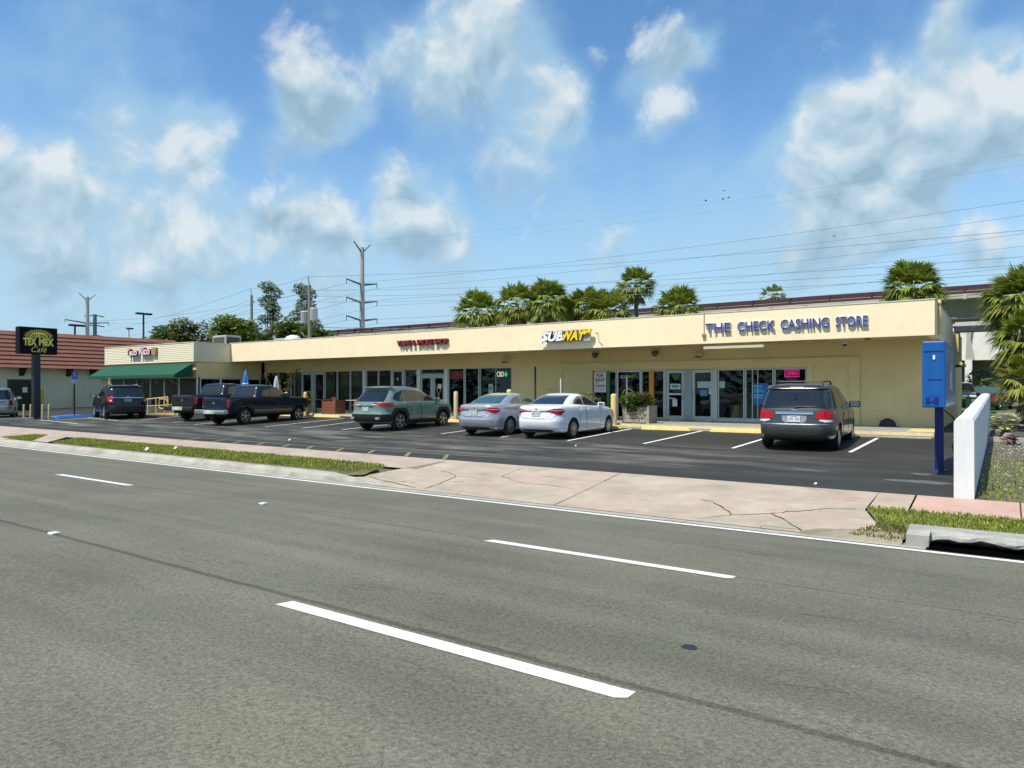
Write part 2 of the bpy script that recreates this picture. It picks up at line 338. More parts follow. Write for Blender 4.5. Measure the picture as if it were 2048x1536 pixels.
def concrete(name, base, var=.22, stain=(.12,.1,.08), stain_amt=.6, pink=0.):
    m = bpy.data.materials.new(name); m.use_nodes = True; nt = m.node_tree; N = nt.nodes; L = nt.links; b = N['Principled BSDF']
    b.inputs['Roughness'].default_value = .9; b.inputs['Specular IOR Level'].default_value = .25
    tc = N.new('ShaderNodeTexCoord'); O = tc.outputs['Object']
    def noise(scale, detail=6, stretch=None):
        n = N.new('ShaderNodeTexNoise'); n.inputs['Scale'].default_value = scale; n.inputs['Detail'].default_value = detail; n.inputs['Roughness'].default_value = .65
        if stretch:
            mp = N.new('ShaderNodeMapping'); mp.inputs['Scale'].default_value = stretch; L.new(O, mp.inputs[0]); L.new(mp.outputs[0], n.inputs['Vector'])
        else: L.new(O, n.inputs['Vector'])
        return n.outputs['Fac']
    def ramp(v, a, c, lo, hi):
        n = N.new('ShaderNodeMapRange'); n.inputs['From Min'].default_value = a; n.inputs['From Max'].default_value = c
        n.inputs['To Min'].default_value = lo; n.inputs['To Max'].default_value = hi; L.new(v, n.inputs['Value']); return n.outputs[0]
    mm = N.new('ShaderNodeMath'); mm.operation = 'MULTIPLY'
    L.new(ramp(noise(1.1), .3, .7, 1-var, 1+var), mm.inputs[0]); L.new(ramp(noise(45, 4), .3, .7, .86, 1.14), mm.inputs[1])
    sc = N.new('ShaderNodeVectorMath'); sc.operation = 'SCALE'; sc.inputs[0].default_value = base; L.new(mm.outputs[0], sc.inputs['Scale']); col = sc.outputs[0]
    if pink:
        mx = N.new('ShaderNodeMix'); mx.data_type = 'RGBA'; mx.inputs[7].default_value = (.52, .335, .27, 1)
        L.new(ramp(noise(.75, 5), .46, .62, 0, pink), mx.inputs[0]); L.new(col, mx.inputs[6]); col = mx.outputs[2]
    mx = N.new('ShaderNodeMix'); mx.data_type = 'RGBA'; mx.inputs[7].default_value = (*stain, 1)
    L.new(ramp(noise(2.3, 8, (.5, 1.2, 1)), .52, .78, 0, stain_amt), mx.inputs[0]); L.new(col, mx.inputs[6]); col = mx.outputs[2]
    L.new(col, b.inputs['Base Color'])
    bp = N.new('ShaderNodeBump'); bp.inputs['Strength'].default_value = .3; bp.inputs['Distance'].default_value = .01
    L.new(noise(60, 4), bp.inputs['Height']); L.new(bp.outputs[0], b.inputs['Normal']); MATS[name] = m
    return m

A_ROAD = asphalt('road_asphalt', (.152, .146, .106), .18, .65, seams=((3.82, .045, .6), (7.12, .03, .72), (9.0, .03, .85), (4.45, .5, .93), (6.25, .5, .93), (7.95, .45, .94), (9.55, .4, .94), (2.9, .5, .93), (1.3, .4, .94), (5.35, .22, .92), (8.75, .2, .92)))
A_LOT = asphalt('lot_asphalt', (.036, .036, .031), .22, .16, streak=1.0, rough=.7)
A_SIDE = asphalt('side_asphalt', (.075, .08, .085), .25, .2, rough=.8)
K_APRON = concrete('apron_concrete', (.42, .35, .26), .2, (.2, .17, .14), .6, pink=.30)
K_GUT = concrete('gutter_concrete', (.40, .37, .31), .18)
K_KERB = concrete('kerb_concrete', (.40, .38, .31), .22, (.12, .12, .1), .7)
K_WALK = concrete('sidewalk_concrete', (.40, .33, .255), .2, (.2, .16, .12), .5, pink=.4)
K_PINK = concrete('pink_concrete', (.52, .34, .265), .14, (.3, .2, .15), .4)
K_WKW = concrete('walkway_concrete', (.30, .30, .275), .15)
WHITE = mat('white_paint', (.80, .80, .76), .7, var=.08, vscale=9)
ROADW = mat('road_paint', (.72, .72, .66), .75, var=.16, vscale=4, chips=.585)
WORN = mat('worn_white_paint', (.66, .66, .63), .8, var=.2, vscale=14, chips=.56)
YELLOW = mat('yellow_paint', (.72, .53, .19), .6, var=.1, vscale=6)
FADED = mat('faded_yellow_paint', (.30, .25, .085), .85, var=.3, vscale=9, chips=.46)
CRACK = mat('crack_dark', (.035, .03, .022), .95, var=.3)
DIRT = mat('dirt', (.15, .14, .065), .95, var=.5, vscale=1.6, bump=.5)
BLACK = mat('black', (.008, .008, .009), .5)

ground = struct(strip('ground', -600, 500, -110, 880, -.05, mat('ground_earth', (.12, .13, .06), .95, var=.4, vscale=.5)))
road = struct(strip('road', -300, 140, -16, 10.46, 0, A_ROAD))
edge = gline(MB(), (-200, 10.32), (60, 10.32), .135, .004, 40).build('edge_line', ROADW, road)
for y, xs in ((7.06, (-41.3, -29.0, -16.95, -5.28, 7.2)), (3.65, (-28.6, -16.5, -4.79, 7.4))):
    for x in xs:
        b = MB(); w = .075
        pts = [(x+.0, y-w), (x+3.0, y-w), (x+3.06, y-w*.4), (x+3.06, y+w), (x+.03, y+w)]
        b.poly([(p, q, zg(p, q)+.004) for p, q in pts]); b.build('lane_dash', ROADW, road)
for x, y in ((-9.3, 3.83), (-9.95, 7.2)):
    t = thing('road_marker', 'whitish raised reflector stud on the asphalt '+('of the near lane line' if y < 5 else 'of the farther lane line'), 'road stud', (x, y, zg(x, y)), 'raised studs between the lanes')
    MB().bbox(x-.06, x+.06, y-.05, y+.05, zg(x,y)-.01, zg(x,y)+.022, .008).build('body', WORN, t)
    MB().box(x+.061, x+.064, y-.04, y+.04, zg(x,y)+.004, zg(x,y)+.016).build('reflector', mat('reflector', (.6,.62,.6), .2), t)
b = MB(); b.lathe([(.055, 0), (.05, .003)], (-1.78, 4.69, zg(-1.78,4.69)+.003), 14); b.build('core_patch', mat('tar', (.02,.022,.028), .6), road)
b = MB(); b.lathe([(.05, 0), (.045, .003)], (-.55, 6.03, zg(-.55,6.03)+.003), 14); b.build('core_patch', mat('tar2', (.10,.10,.085), .8), road)
rnd = random.Random(4)
b = MB()
for i in range(26):
    x = rnd.uniform(-12, 1); y = rnd.uniform(2.2, 9.6); pts = [(x, y)]
    a = rnd.uniform(-.3, .3)
    for k in range(rnd.randint(2, 4)): a += rnd.uniform(-.4, .4); pts.append((pts[-1][0]+.12*math.cos(a), pts[-1][1]+.12*math.sin(a)*.5))
    for p, q in zip(pts, pts[1:]): gline(b, p, q, .010, .002, 1)
b.build('hairline_crack', mat('hair_crack', (.10, .10, .078), .95), road)['kind'] = 'stuff'

lot = struct(strip('parking_lot', -57, -.68, 13.72, 40, .006, A_LOT, ny=6))
LINES = [((-3.25,19.76),(-3.18,23.94)), ((-6.12,19.36),(-6.1,24.1)), ((-8.76,19.39),(-8.75,24.33)), ((-11.22,19.18),(-11.38,24.1)), ((-13.82,19.23),(-14.05,24)),
         ((-16.56,19.4),(-16.75,24)), ((-19.33,19.29),(-19.2,23.9)), ((-21.42,19.09),(-21.9,24)), ((-23.61,18.91),(-24.7,23.6)), ((-25.82,18.78),(-26.85,24.1)),
         ((-28.44,18.85),(-29.65,23.9)), ((-30.2,18.2),(-31.6,23.6)), ((-32.81,18.67),(-34.2,23.6)), ((-36.2,18.9),(-37.6,22)), ((-42.2,16.68),(-36.5,16.06)), ((-41.8,18.9),(-37.0,18.2))]
for i, (p, q) in enumerate(LINES): gline(MB(), p, q, .10, .011, 3).build('parking_line', WHITE if i < 5 else WORN, lot)
b = MB()
ya = [(-40, 14.5), (-23.5, 14.42), (-17.86, 14.30), (-15, 14.42), (-11.25, 14.6), (-10.3, 14.72)]
for p, q in zip(ya, ya[1:]): gline(b, p, q, .075, .011, 3)
b.build('yellow_line', FADED, lot)
for p, q in (((-23.3,13.74),(-23.5,14.4)), ((-21.75,13.74),(-21.9,14.4)), ((-20.65,13.8),(-20.93,14.4)), ((-19.4,13.8),(-19.75,14.4)), ((-18.15,13.8),(-18.43,14.35)),
             ((-17.0,13.8),(-17.4,14.4)), ((-15.7,13.8),(-16.05,14.4)), ((-14.4,13.78),(-14.8,14.42)), ((-13.0,13.78),(-13.5,14.5)), ((-11.7,13.82),(-12.2,14.55))):
    gline(MB(), p, q, .11, .0115, 2).build('yellow_tick', FADED, lot)
# scuffs and scraps lying on the lot
gpoly('patch', [(-1.9,15.2),(-1.0,15.05),(-.75,15.3),(-1.2,15.5),(-1.9,15.35)], .009, mat('scuff', (.10,.115,.11), .9, var=.3), lot)
gpoly('patch', [(-1.6,16.3),(-1.25,16.2),(-1.2,16.45),(-1.5,16.5)], .009, MATS['scuff'], lot)
gpoly('patch', [(-3.9,15.9),(-3.2,15.8),(-3.0,16.0),(-3.7,16.08)], .009, MATS['scuff'], lot)

# kerb, gutter, apron, verges
def sweep(name, prof, pts, m, parent=None):      # prof: (offset towards the lot, z above road edge level), pts: kerb line
    b = MB(); n = len(prof)
    for i, (x, y, drop) in enumerate(pts):
        zb = zg(x, 10.75)
        for o, z in prof: b.v.append((x, y+o, zb+z*drop if z > 0 else zb+z))
    for i in range(len(pts)-1):
        for k in range(n-1): b.f.append((i*n+k, (i+1)*n+k, (i+1)*n+k+1, i*n+k+1))
    b.f.append(tuple(range(n))); b.f.append(tuple(len(b.v)-n+k for k in range(n)))
    return b.build(name, m, parent)
KP = [(0, -.05), (0, .0), (.03, .10), (.07, .145), (.12, .155), (.30, .16), (.30, -.05)]
struct(strip('gutter', -110, 40, 10.462, 10.80, .004, K_GUT))
struct(sweep('kerb', KP, [(-31.6, 10.76, .15), (-31.0, 10.74, .8), (-30.2, 10.72, 1), (-24, 10.72, 1), (-18, 10.72, 1), (-13.2, 10.72, 1), (-12.6, 10.74, .9), (-12.1, 10.76, .55), (-11.2, 10.80, .25), (-10.0, 10.84, .04)], K_KERB))
apron = MB()
AL = [(-12.35, 10.70), (-12.1, 11.3), (-11.85, 12.3), (-11.4, 13.74)]
AR = [(-1.10, 10.70), (-1.45, 11.33), (-1.83, 12.42), (-1.80, 13.74)]
rows = 14
for j in range(rows+1):
    t = j/rows
    def along(P):
        y = P[0][1]+(P[-1][1]-P[0][1])*t
        return float(np.interp(y, [p[1] for p in P], [p[0] for p in P])), y
    (xl, y), (xr, _) = along(AL), along(AR)
    for i in range(9):
        x = xl+(xr-xl)*i/8; apron.v.append((x, y, zg(x, y)+.012))
apron.f = [(j*9+i, j*9+i+1, (j+1)*9+i+1, (j+1)*9+i) for j in range(rows) for i in range(8)]
apron = struct(apron.build('driveway_apron', K_APRON))
CR = [[(-4.39,12.08),(-4.13,12.01),(-3.77,11.57),(-3.57,11.29),(-3.04,11.6),(-2.83,11.85),(-2.53,12.06),(-2.36,12.25),(-1.95,12.38)],
 [(-3.04,11.6),(-2.8,11.33),(-2.52,10.94),(-2.39,10.77)], [(-2.39,10.77),(-2.13,10.84),(-1.86,10.99),(-1.54,11.24),(-1.42,11.33)],
 [(-2.99,10.72),(-2.95,10.84),(-2.5,10.85)], [(-3.95,10.86),(-3.56,11.26)],
 [(-9.67,10.79),(-9.75,11.31),(-9.9,12.12),(-10.3,12.4),(-10.67,12.49)], [(-9.9,12.12),(-9.62,12.17),(-9.25,12.14),(-8.93,12.48),(-9.04,13.08),(-9.07,13.56)],
 [(-8.93,12.48),(-8.57,12.29),(-8.05,12.07),(-7.51,12.13),(-6.9,12.0)], [(-11.9,11.4),(-11.4,11.2),(-10.6,11.03),(-9.92,10.84)], [(-8.78,10.75),(-8.88,11.01)],
 [(-9.71,11.64),(-9.45,11.69),(-9.45,11.96)], [(-11.22,10.9),(-10.79,11.23),(-10.34,11.24)], [(-6.54,10.72),(-6.6,12.0),(-6.73,13.74)]]
rnd = random.Random(9)
for k, c in enumerate(CR):
    b = MB(); wd = (.028, .034, .018, .02, .012, .022, .013, .013, .035, .014, .013, .02, .018)[k]
    fine = []
    for p, q in zip(c, c[1:]):
        for i in range(4):
            t = i/4; fine.append((p[0]+(q[0]-p[0])*t+(rnd.uniform(-.03,.03) if k < 12 else 0), p[1]+(q[1]-p[1])*t+rnd.uniform(-.015,.015)))
    fine.append(c[-1])
    for p, q in zip(fine, fine[1:]): gline(b, p, q, wd*rnd.uniform(.35, 1.0), .017, 1)
    b.build('crack', CRACK, apron)
struct(strip('left_sidewalk', -110, -11.41, 12.45, 13.74, .012, K_WALK, xs=list(range(-60, -11, 2))))
struct(gpoly('corner_slab', [(-1.795, 12.46), (-1.25, 12.46), (-1.25, 13.74), (-1.795, 13.74)], .012, K_APRON))
struct(gpoly('driveway_left', [(-110, 10.8), (-31.5, 10.8), (-31.9, 12.45), (-110, 12.45)], .010, K_APRON))
ps = struct(strip('pink_sidewalk', -1.22, 9, 12.5, 13.74, .014, K_PINK))
gline(MB(), (.19, 12.5), (.19, 13.74), .02, .019, 2).build('joint', CRACK, ps)
gline(MB(), (1.7, 12.5), (1.7, 13.74), .02, .019, 2).build('joint', CRACK, ps)
gpoly('path_slab', [(-28.5, 11.03), (-27.3, 11.03), (-28.6, 12.45), (-30.4, 12.45)], .16, K_WALK).__setitem__('kind', 'structure')
struct(gpoly('verge_soil', [(-31.5,11.0),(-12.5,11.0),(-11.95,11.3),(-12.2,12.0),(-12.8,12.47),(-31.5,12.47)], .06, DIRT))
struct(gpoly('corner_verge_soil', [(-1.82,12.50),(-1.47,11.35),(-1.25,11.0),(9,11.05),(9,12.52)], .03, DIRT))
# storm inlet with its thick broken top slab
inl = thing('storm_inlet', 'weathered concrete storm drain inlet with a chipped thick top slab and black slot', 'storm drain', (-.5, 11.1, -.3))
b = MB(); rnd = random.Random(2); nx = 60
for i in range(nx+1):
    x = -1.07+i*(7.0)/nx; ch = rnd.uniform(-.04, .04); e = max(0, 1-i/2.5)*.0
    y0 = 10.74+ch*.8; zt = -.118+.0*x
    lo = -.225+rnd.uniform(-.03, .02)+(-.06 if i < 3 else 0)
    for y, z in ((11.12, zt-.22), (y0+.05, lo-.01), (y0+ch*.5, lo+.015), (y0+ch, lo+.055), (y0+.03+ch*.6, zt-.028), (y0+.10+ch*.3, zt-.004), (11.12, zt+.004)):
        b.v.append((x, y, z))
b.f = [(i*7+k, (i+1)*7+k, (i+1)*7+(k+1)%7, i*7+(k+1)%7) for i in range(nx) for k in range(7)]+[tuple(range(7))]
b.build('top_slab', concrete('inlet_concrete', (.36, .355, .31), .28, (.10, .10, .085), .85), inl)
b = MB(); pts = []
for y, z, x in ((10.60,-.36,-1.06),(10.60,-.17,-1.05),(10.70,-.125,-1.04),(11.05,-.115,-1.06),(11.10,-.36,-1.06)): pts.append((x-.02, y, z))
b.prism(pts, (.26, .02, 0)); b.build('end_block', MATS['inlet_concrete'], inl)
MB().box(-.83, 6, 10.47, 10.60, -.50, -.322).box(-.83, 6, 11.02, 11.1, -.6, -.2).build('pit', BLACK, inl)
MB().box(-.84, 6, 10.465, 11.05, -.325, -.3135).build('slot', mat('slot_shade_black', (.002,.002,.002), 1., spec=0.), inl)  # black sheet that stands in for the shade of the opening under the slab
b = MB()
for (x0, x1, h) in ((-2.5, -1.12, .10),):
    n = 14
    for i in range(n+1):
        x = x0+(x1-x0)*i/n; hh = h*math.sin(min(1, i/n*1.3)*math.pi/2)
        for y, z in ((10.60, 0), (10.66, hh*.55), (10.78, hh), (11.0+.02*math.sin(i), hh*.9), (11.2, hh*.4)): b.v.append((x, y, zg(x, 10.62)+z+rnd.uniform(-.006,.006)))
    b.f += [(i*5+k, (i+1)*5+k, (i+1)*5+k+1, i*5+k+1) for i in range(n) for k in range(4)]
struct(b.build('broken_kerb', concrete('broken_concrete', (.27, .23, .16), .35, (.1,.09,.05), .8)))

# grass: many blades, one object for each verge
def inpoly(x, y, P):
    c = False; j = len(P)-1
    for i in range(len(P)):
        if (P[i][1] > y) != (P[j][1] > y) and x < (P[j][0]-P[i][0])*(y-P[i][1])/(P[j][1]-P[i][1])+P[i][0]: c = not c
        j = i
    return c
G_GRASS = mat('grass', (.27, .31, .04), .6, var=.35, vscale=1.3, island=.35, transl=.3)
G_DRY = mat('dry_grass', (.20, .19, .05), .7, var=.3, vscale=2, island=.4, transl=.25)
def grass(name, P, n, h, zf, seed, m=None, thin=None):
    r = random.Random(seed); xs = [p[0] for p in P]; ys = [p[1] for p in P]; b = MB(); k = 0
    while k < n:
        x = r.uniform(min(xs), max(xs)); y = r.uniform(min(ys), max(ys))
        if not inpoly(x, y, P): continue
        k += 1
        if thin and r.random() < thin(x, y): continue
        a = r.uniform(0, 6.28); w = r.uniform(.006, .012)*(1+h*4); hh = h*r.uniform(.5, 1.25); le = r.uniform(.1, .9)*hh; z = zf(x, y)
        dx, dy = math.cos(a), math.sin(a); a2 = r.uniform(0, 6.28); lx, ly = le*math.cos(a2), le*math.sin(a2)
        b.add([(x-dx*w, y-dy*w, z), (x+dx*w, y+dy*w, z), (x+dx*w*.7+lx*.4, y+dy*w*.7+ly*.4, z+hh*.6), (x-dx*w*.7+lx*.4, y-dy*w*.7+ly*.4, z+hh*.6), (x+lx, y+ly, z+hh)], [(0,1,2,3), (3,2,4)])
    return b.build(name, m or G_GRASS)
zv = lambda x, y: zg(x, y)+.06+.10*min(1, max(0, (12.4-y)/1.3))
tag(grass('grass', [(-27.0,11.03),(-12.3,11.03),(-11.75,11.4),(-12.0,12.1),(-12.6,12.45),(-28.2,12.47)], 27000, .055, zv, 1, thin=lambda x, y: .15+.5*max(0, math.sin(x*2.1+1.7*math.sin(y*3))*math.sin(x*.83+y*2.6))+(.5 if x > -13.2 else 0)), 'long strip of mown grass between kerb and sidewalk', 'grass', kind='stuff')
tag(grass('dry_grass', [(-27.0,11.03),(-12.3,11.03),(-11.75,11.4),(-12.0,12.1),(-12.6,12.45),(-28.2,12.47)], 5000, .045, zv, 11, G_DRY), 'straw coloured dry blades mixed into the long grass strip', 'grass', kind='stuff')
tag(grass('grass', [(-31.2,11.05),(-28.6,11.03),(-30.4,12.45),(-31.6,12.3)], 5000, .055, zv, 2), 'small separate patch of grass at the left kerb end', 'grass', kind='stuff')
tag(grass('grass', [(-1.80,12.5),(-1.55,11.75),(-1.32,11.35),(-1.05,11.16),(5,11.16),(5,12.52)], 10500, .06, lambda x, y: zg(x,y)+.03, 3), 'tufty green grass behind the storm drain inlet', 'grass', kind='stuff')
tag(grass('grass', [(-1.8,10.66),(-1.1,10.6),(-1.1,11.3),(-1.5,11.4)], 420, .05, lambda x, y: zg(x,y)+.07, 4, G_DRY), 'sparse weeds on the broken kerb end', 'weeds', kind='stuff')

# the neighbour's dirt and gravel lot beyond the white wall
DIRTG = mat('dirt_lot', (.115, .10, .062), .95, var=.65, vscale=3.2, bump=.6, bscale=25)
struct(strip('dirt_lot', -.40, 30, 13.75, 24.2, .0, DIRTG, ny=3))
struct(strip('side_lot', -.40, 30, 24.35, 46.5, .004, A_SIDE, ny=3))
b = MB(); b.box(-.39, 20, 24.2, 24.35, .2, zg(0,24.3)+.13); b.box(-.39, 20, 46.5, 46.7, .3, zg(0,46)+.14); struct(b.build('side_kerb', K_KERB))
struct(strip('lawn', -1.6, 60, 46.7, 88, -.01, mat('lawn_green', (.10, .14, .03), .9, var=.4, vscale=.7)))
tag(grass('grass', [(-.38,13.78),(6,13.78),(6,18.5),(-.38,20)], 9000, .06, lambda x, y: zg(x,y), 6, G_GRASS, thin=lambda x, y: .05+.55*min(1, max(0,(y-14.2)/4))), 'patchy green and brown weeds beside the white wall', 'weeds', kind='stuff')
rnd = random.Random(12); b = MB()
for i in range(700):
    x = rnd.uniform(-.36, 1.6); y = rnd.uniform(14.5, 24.1); z = zg(x, y); s = rnd.uniform(.008, .035)
    a = rnd.uniform(0, 6.28); c, d = math.cos(a)*s, math.sin(a)*s
    b.add([(x-c,y-d,z),(x+d,y-c,z),(x+c,y+d,z+.002),(x-d,y+c,z),(x,y,z+s*.8)], [(0,1,4),(1,2,4),(2,3,4),(3,0,4)])
tag(b.build('gravel', mat('gravel_pale', (.27,.27,.24), .9, island=.6)), 'pale gravel scattered over the dirt beside the white wall', 'gravel', kind='stuff')

# ------------------------------------------------------------------ shop building
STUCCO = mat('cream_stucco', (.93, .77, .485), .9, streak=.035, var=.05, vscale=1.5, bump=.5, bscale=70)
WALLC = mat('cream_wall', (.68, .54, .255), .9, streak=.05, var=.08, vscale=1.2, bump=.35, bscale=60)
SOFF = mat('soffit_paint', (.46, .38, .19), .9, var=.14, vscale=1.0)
SIDING = mat('cream_siding', (.76, .66, .46), .7, var=.05)
ALU = mat('pale_aluminium', (.42, .47, .42), .45, .25, var=.06)
ALUW = mat('white_aluminium', (.62, .66, .62), .5)
ROOFM = mat('roof_gravel', (.35, .33, .28), .95, var=.25)
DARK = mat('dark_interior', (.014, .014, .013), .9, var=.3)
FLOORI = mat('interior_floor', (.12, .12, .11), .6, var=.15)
GLASS = glass_mat('shop_glass', (.8, 1, .95), .65)
BOARD = mat('brown_board', (.30, .235, .075), .8, var=.25, vscale=1.4)
ZW = .45
def Ye(x): return 24.62 + .045*max(0, -12-x)
shop = thing('shop_building', 'long low cream strip mall building with deep overhanging fascia and glass shopfronts', 'building', (-20, 28, .45))
def part(b, name, m, smooth=False, parent=None): return b.build(name, m, parent or shop, smooth)

# walls around the two shopfront openings (front face at y = 27.6)
b = MB()
b.box(-38.0, -1.9, 27.6, 27.85, 2.82, 3.45)                 # header
b.box(-38.0, -19.18, 27.6, 27.85, .2, .52)                  # low sill left
b.box(-19.18, -14.95, 27.6, 27.85, .2, 2.82)
b.box(-14.95, -5.98, 27.6, 27.85, 2.55, 2.82); b.box(-14.95, -5.98, 27.6, 27.85, .2, .50)
b.box(-5.98, -1.9, 27.6, 27.85, .2, 2.82)
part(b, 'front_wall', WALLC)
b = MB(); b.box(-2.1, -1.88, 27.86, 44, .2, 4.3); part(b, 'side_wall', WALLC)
b = MB(); b.box(-48.4, -1.9, 43.9, 44.1, .2, 4.3); part(b, 'back_wall', WALLC)
# raised trim band round the right shopfront
b = MB()
b.box(-16.67, -4.22, 27.54, 27.597, 2.60, 2.90)
b.box(-16.67, -16.43, 27.54, 27.597, .46, 2.60); b.box(-4.57, -4.22, 27.54, 27.597, .46, 2.60)
b.box(-15.0, -14.86, 27.55, 27.597, .46, 2.60); b.box(-5.98, -5.78, 27.55, 27.597, .46, 2.60)
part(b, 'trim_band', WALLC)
# fascia box
b = MB()
b.box(-38.28, -1.79, 25.40, 25.62, 3.42, 4.52); b.box(-2.0, -1.79, 25.62, 34.6, 3.42, 4.52)
part(b, 'fascia', STUCCO)
b = MB(); b.box(-38.30, -1.77, 25.38, 25.66, 4.52, 4.545); b.box(-2.02, -1.77, 25.66, 34.6, 4.52, 4.545); part(b, 'roof_edge', mat('flashing', (.72,.66,.5), .6))
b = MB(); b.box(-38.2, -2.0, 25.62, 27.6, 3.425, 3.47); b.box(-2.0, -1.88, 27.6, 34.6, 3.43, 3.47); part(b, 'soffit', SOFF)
b = MB(); b.box(-48.4, -2.0, 25.62, 44, 4.15, 4.2); part(b, 'roof', ROOFM)
b = MB(); b.box(-1.86, -1.60, 34.7, 37.5, 2.75, 4.05); b.prism([(-1.86,34.6,2.75),(-1.45,34.6,2.75),(-1.45,34.6,2.86),(-1.86,34.6,2.95)], (0,3.2,0)); part(b, 'side_bay', WALLC)
b = MB(); b.tube([(-1.74,26.6,4.6),(-1.74,26.6,3.5)], .05, 8); b.box(-1.79,-1.69,26.5,26.7,4.5,4.62); part(b, 'downspout', WALLC)
# interior seen through the glass
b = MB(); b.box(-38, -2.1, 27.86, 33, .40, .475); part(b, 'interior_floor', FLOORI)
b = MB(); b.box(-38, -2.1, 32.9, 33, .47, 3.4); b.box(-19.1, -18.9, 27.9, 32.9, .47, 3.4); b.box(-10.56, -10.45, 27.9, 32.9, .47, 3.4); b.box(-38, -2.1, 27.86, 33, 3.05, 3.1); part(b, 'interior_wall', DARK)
b = MB(); b.box(-9.3, -6.2, 30.4, 30.5, .475, 1.42); b.box(-9.3, -6.2, 30.2, 30.6, 1.42, 1.47); part(b, 'counter', mat('counter_grey', (.40,.43,.40), .6))
b = MB()
for i in range(3):
    for j in range(2): b.box(-8.9+i*.34, -8.9+i*.34+.25, 31.5, 31.53, 1.62+j*.40, 1.93+j*.40)
part(b, 'notice_board', mat('framed_notice', (.25,.22,.14), .7))
b = MB(); b.box(-24.5, -19.4, 30.5, 31.2, .475, 1.4); b.box(-24.5, -19.4, 31.8, 32.2, .475, 2.3); part(b, 'shelf', mat('shelf_dark', (.06,.055,.05), .7, var=.6, vscale=5))

def window(x0, x1, z0, z1, y=27.62, fw=.05, gl=None, fm=None, label=None, bars=()):
    b = MB(); d = .10
    b.box(x0, x0+fw, y, y+d, z0, z1); b.box(x1-fw, x1, y, y+d, z0, z1); b.box(x0+fw, x1-fw, y+.003, y+d, z0, z0+fw*1.4); b.box(x0+fw, x1-fw, y+.003, y+d, z1-fw, z1)
    for xb, w in bars: b.box(xb-w/2, xb+w/2, y+.004, y+d, z0+fw*1.4, z1-fw)
    f = part(b, 'window', fm or ALU)
    b = MB(); b.quad((x0+fw, y+.05, z0+fw*1.4), (x1-fw, y+.05, z0+fw*1.4), (x1-fw, y+.05, z1-fw), (x0+fw, y+.05, z1-fw))
    b.build('pane', gl or GLASS, f); return f
def door(x0, x1, z0, z1, y=27.60, st=.10, fm=None, gl=None, mid=None, hinge='l'):
    b = MB(); d = .09; fm = fm or ALU
    b.box(x0, x0+st, y, y+d, z0, z1); b.box(x1-st, x1, y, y+d, z0, z1); b.box(x0+st, x1-st, y+.004, y+d, z0, z0+.2); b.box(x0+st, x1-st, y+.004, y+d, z1-.12, z1)
    f = part(b, 'door', fm)
    b = MB(); b.quad((x0+st, y+.05, z0+.2), (x1-st, y+.05, z0+.2), (x1-st, y+.05, z1-.12), (x0+st, y+.05, z1-.12)); b.build('pane', gl or GLASS, f)
    if mid:
        b = MB(); b.box(x0+st, x1-st, y-.01, y+.03, mid-.03, mid+.03); b.box(x0+st+.02, x1-st-.25, y-.06, y-.03, mid-.19, mid-.155); b.build('push_bar', ALUW, f)
    xh = x1-st*.5 if hinge == 'l' else x0+st*.5
    b = MB(); b.tube([(xh, y-.0, 1.35), (xh, y-.07, 1.37), (xh, y-.07, 1.67), (xh, y, 1.69)], .015, 6); b.build('handle', mat('steel', (.5,.5,.5), .3, .9), f)
    return f
def post(x0, x1, z0, z1, m, y0=27.58, y1=27.72, name='post'): return part(MB().box(x0, x1, y0, y1, z0, z1), name, m)
ZL, ZT = .52, 2.82
# restaurant, left
BG = mat('boarded_glass', (.215, .165, .05), .55, var=.3, vscale=1.3, spec=.3)
window(-37.9, -36.7, ZL, ZT); window(-36.68, -35.5, ZL, ZT)
window(-35.48, -34.45, ZL, ZT, bars=((-35.17, .04),)); post(-35.15, -34.47, ZL+.1, ZT-.1, BOARD, 27.74, 27.78, 'board')
door(-34.43, -33.52, .47, 2.74); door(-33.33, -32.43, .47, 2.74, hinge='r'); post(-33.51, -33.34, .47, 2.74, ALU, name='door_mullion'); post(-34.43, -32.43, 2.745, 2.82, ALU, name='transom_bar')
for x0, x1, g0, g1 in ((-32.41, -31.37, -32.34, -31.62), (-31.35, -30.30, -31.22, -30.52), (-30.28, -29.27, -30.18, -29.40)):
    window(x0, x1, ZL, ZT); post(g0, g1, ZL+.1, ZT-.08, BG, 27.705, 27.735, 'board')
post(-29.25, -29.03, ZL, ZT, ALUW)
TEAL = glass_mat('teal_glass', (.35, .75, .68), .6)
window(-29.01, -28.08, ZL, ZT, gl=TEAL); window(-28.06, -27.10, ZL, ZT, gl=TEAL)
door(-27.08, -26.15, .47, ZT, st=.16); window(-26.12, -25.22, ZL, ZT); post(-25.2, -25.0, ZL, ZT, ALUW)
door(-24.98, -24.19, .47, 2.45, mid=1.2); door(-24.10, -23.36, .47, 2.45, mid=1.2, hinge='r'); post(-24.18, -24.11, .47, 2.45, ALU, name='door_mullion')
window(-24.98, -23.36, 2.50, ZT); post(-23.35, -23.14, ZL, ZT, ALUW); post(-24.98, -23.36, 2.452, 2.498, ALU, name='transom_bar')
window(-23.12, -22.08, ZL, ZT); window(-22.06, -21.16, ZL, ZT); window(-21.12, -19.2, ZL, ZT, bars=((-20.15, .03),))
post(-23.12, -19.2, .47, .518, ALU, 27.56, 27.64, 'sill')
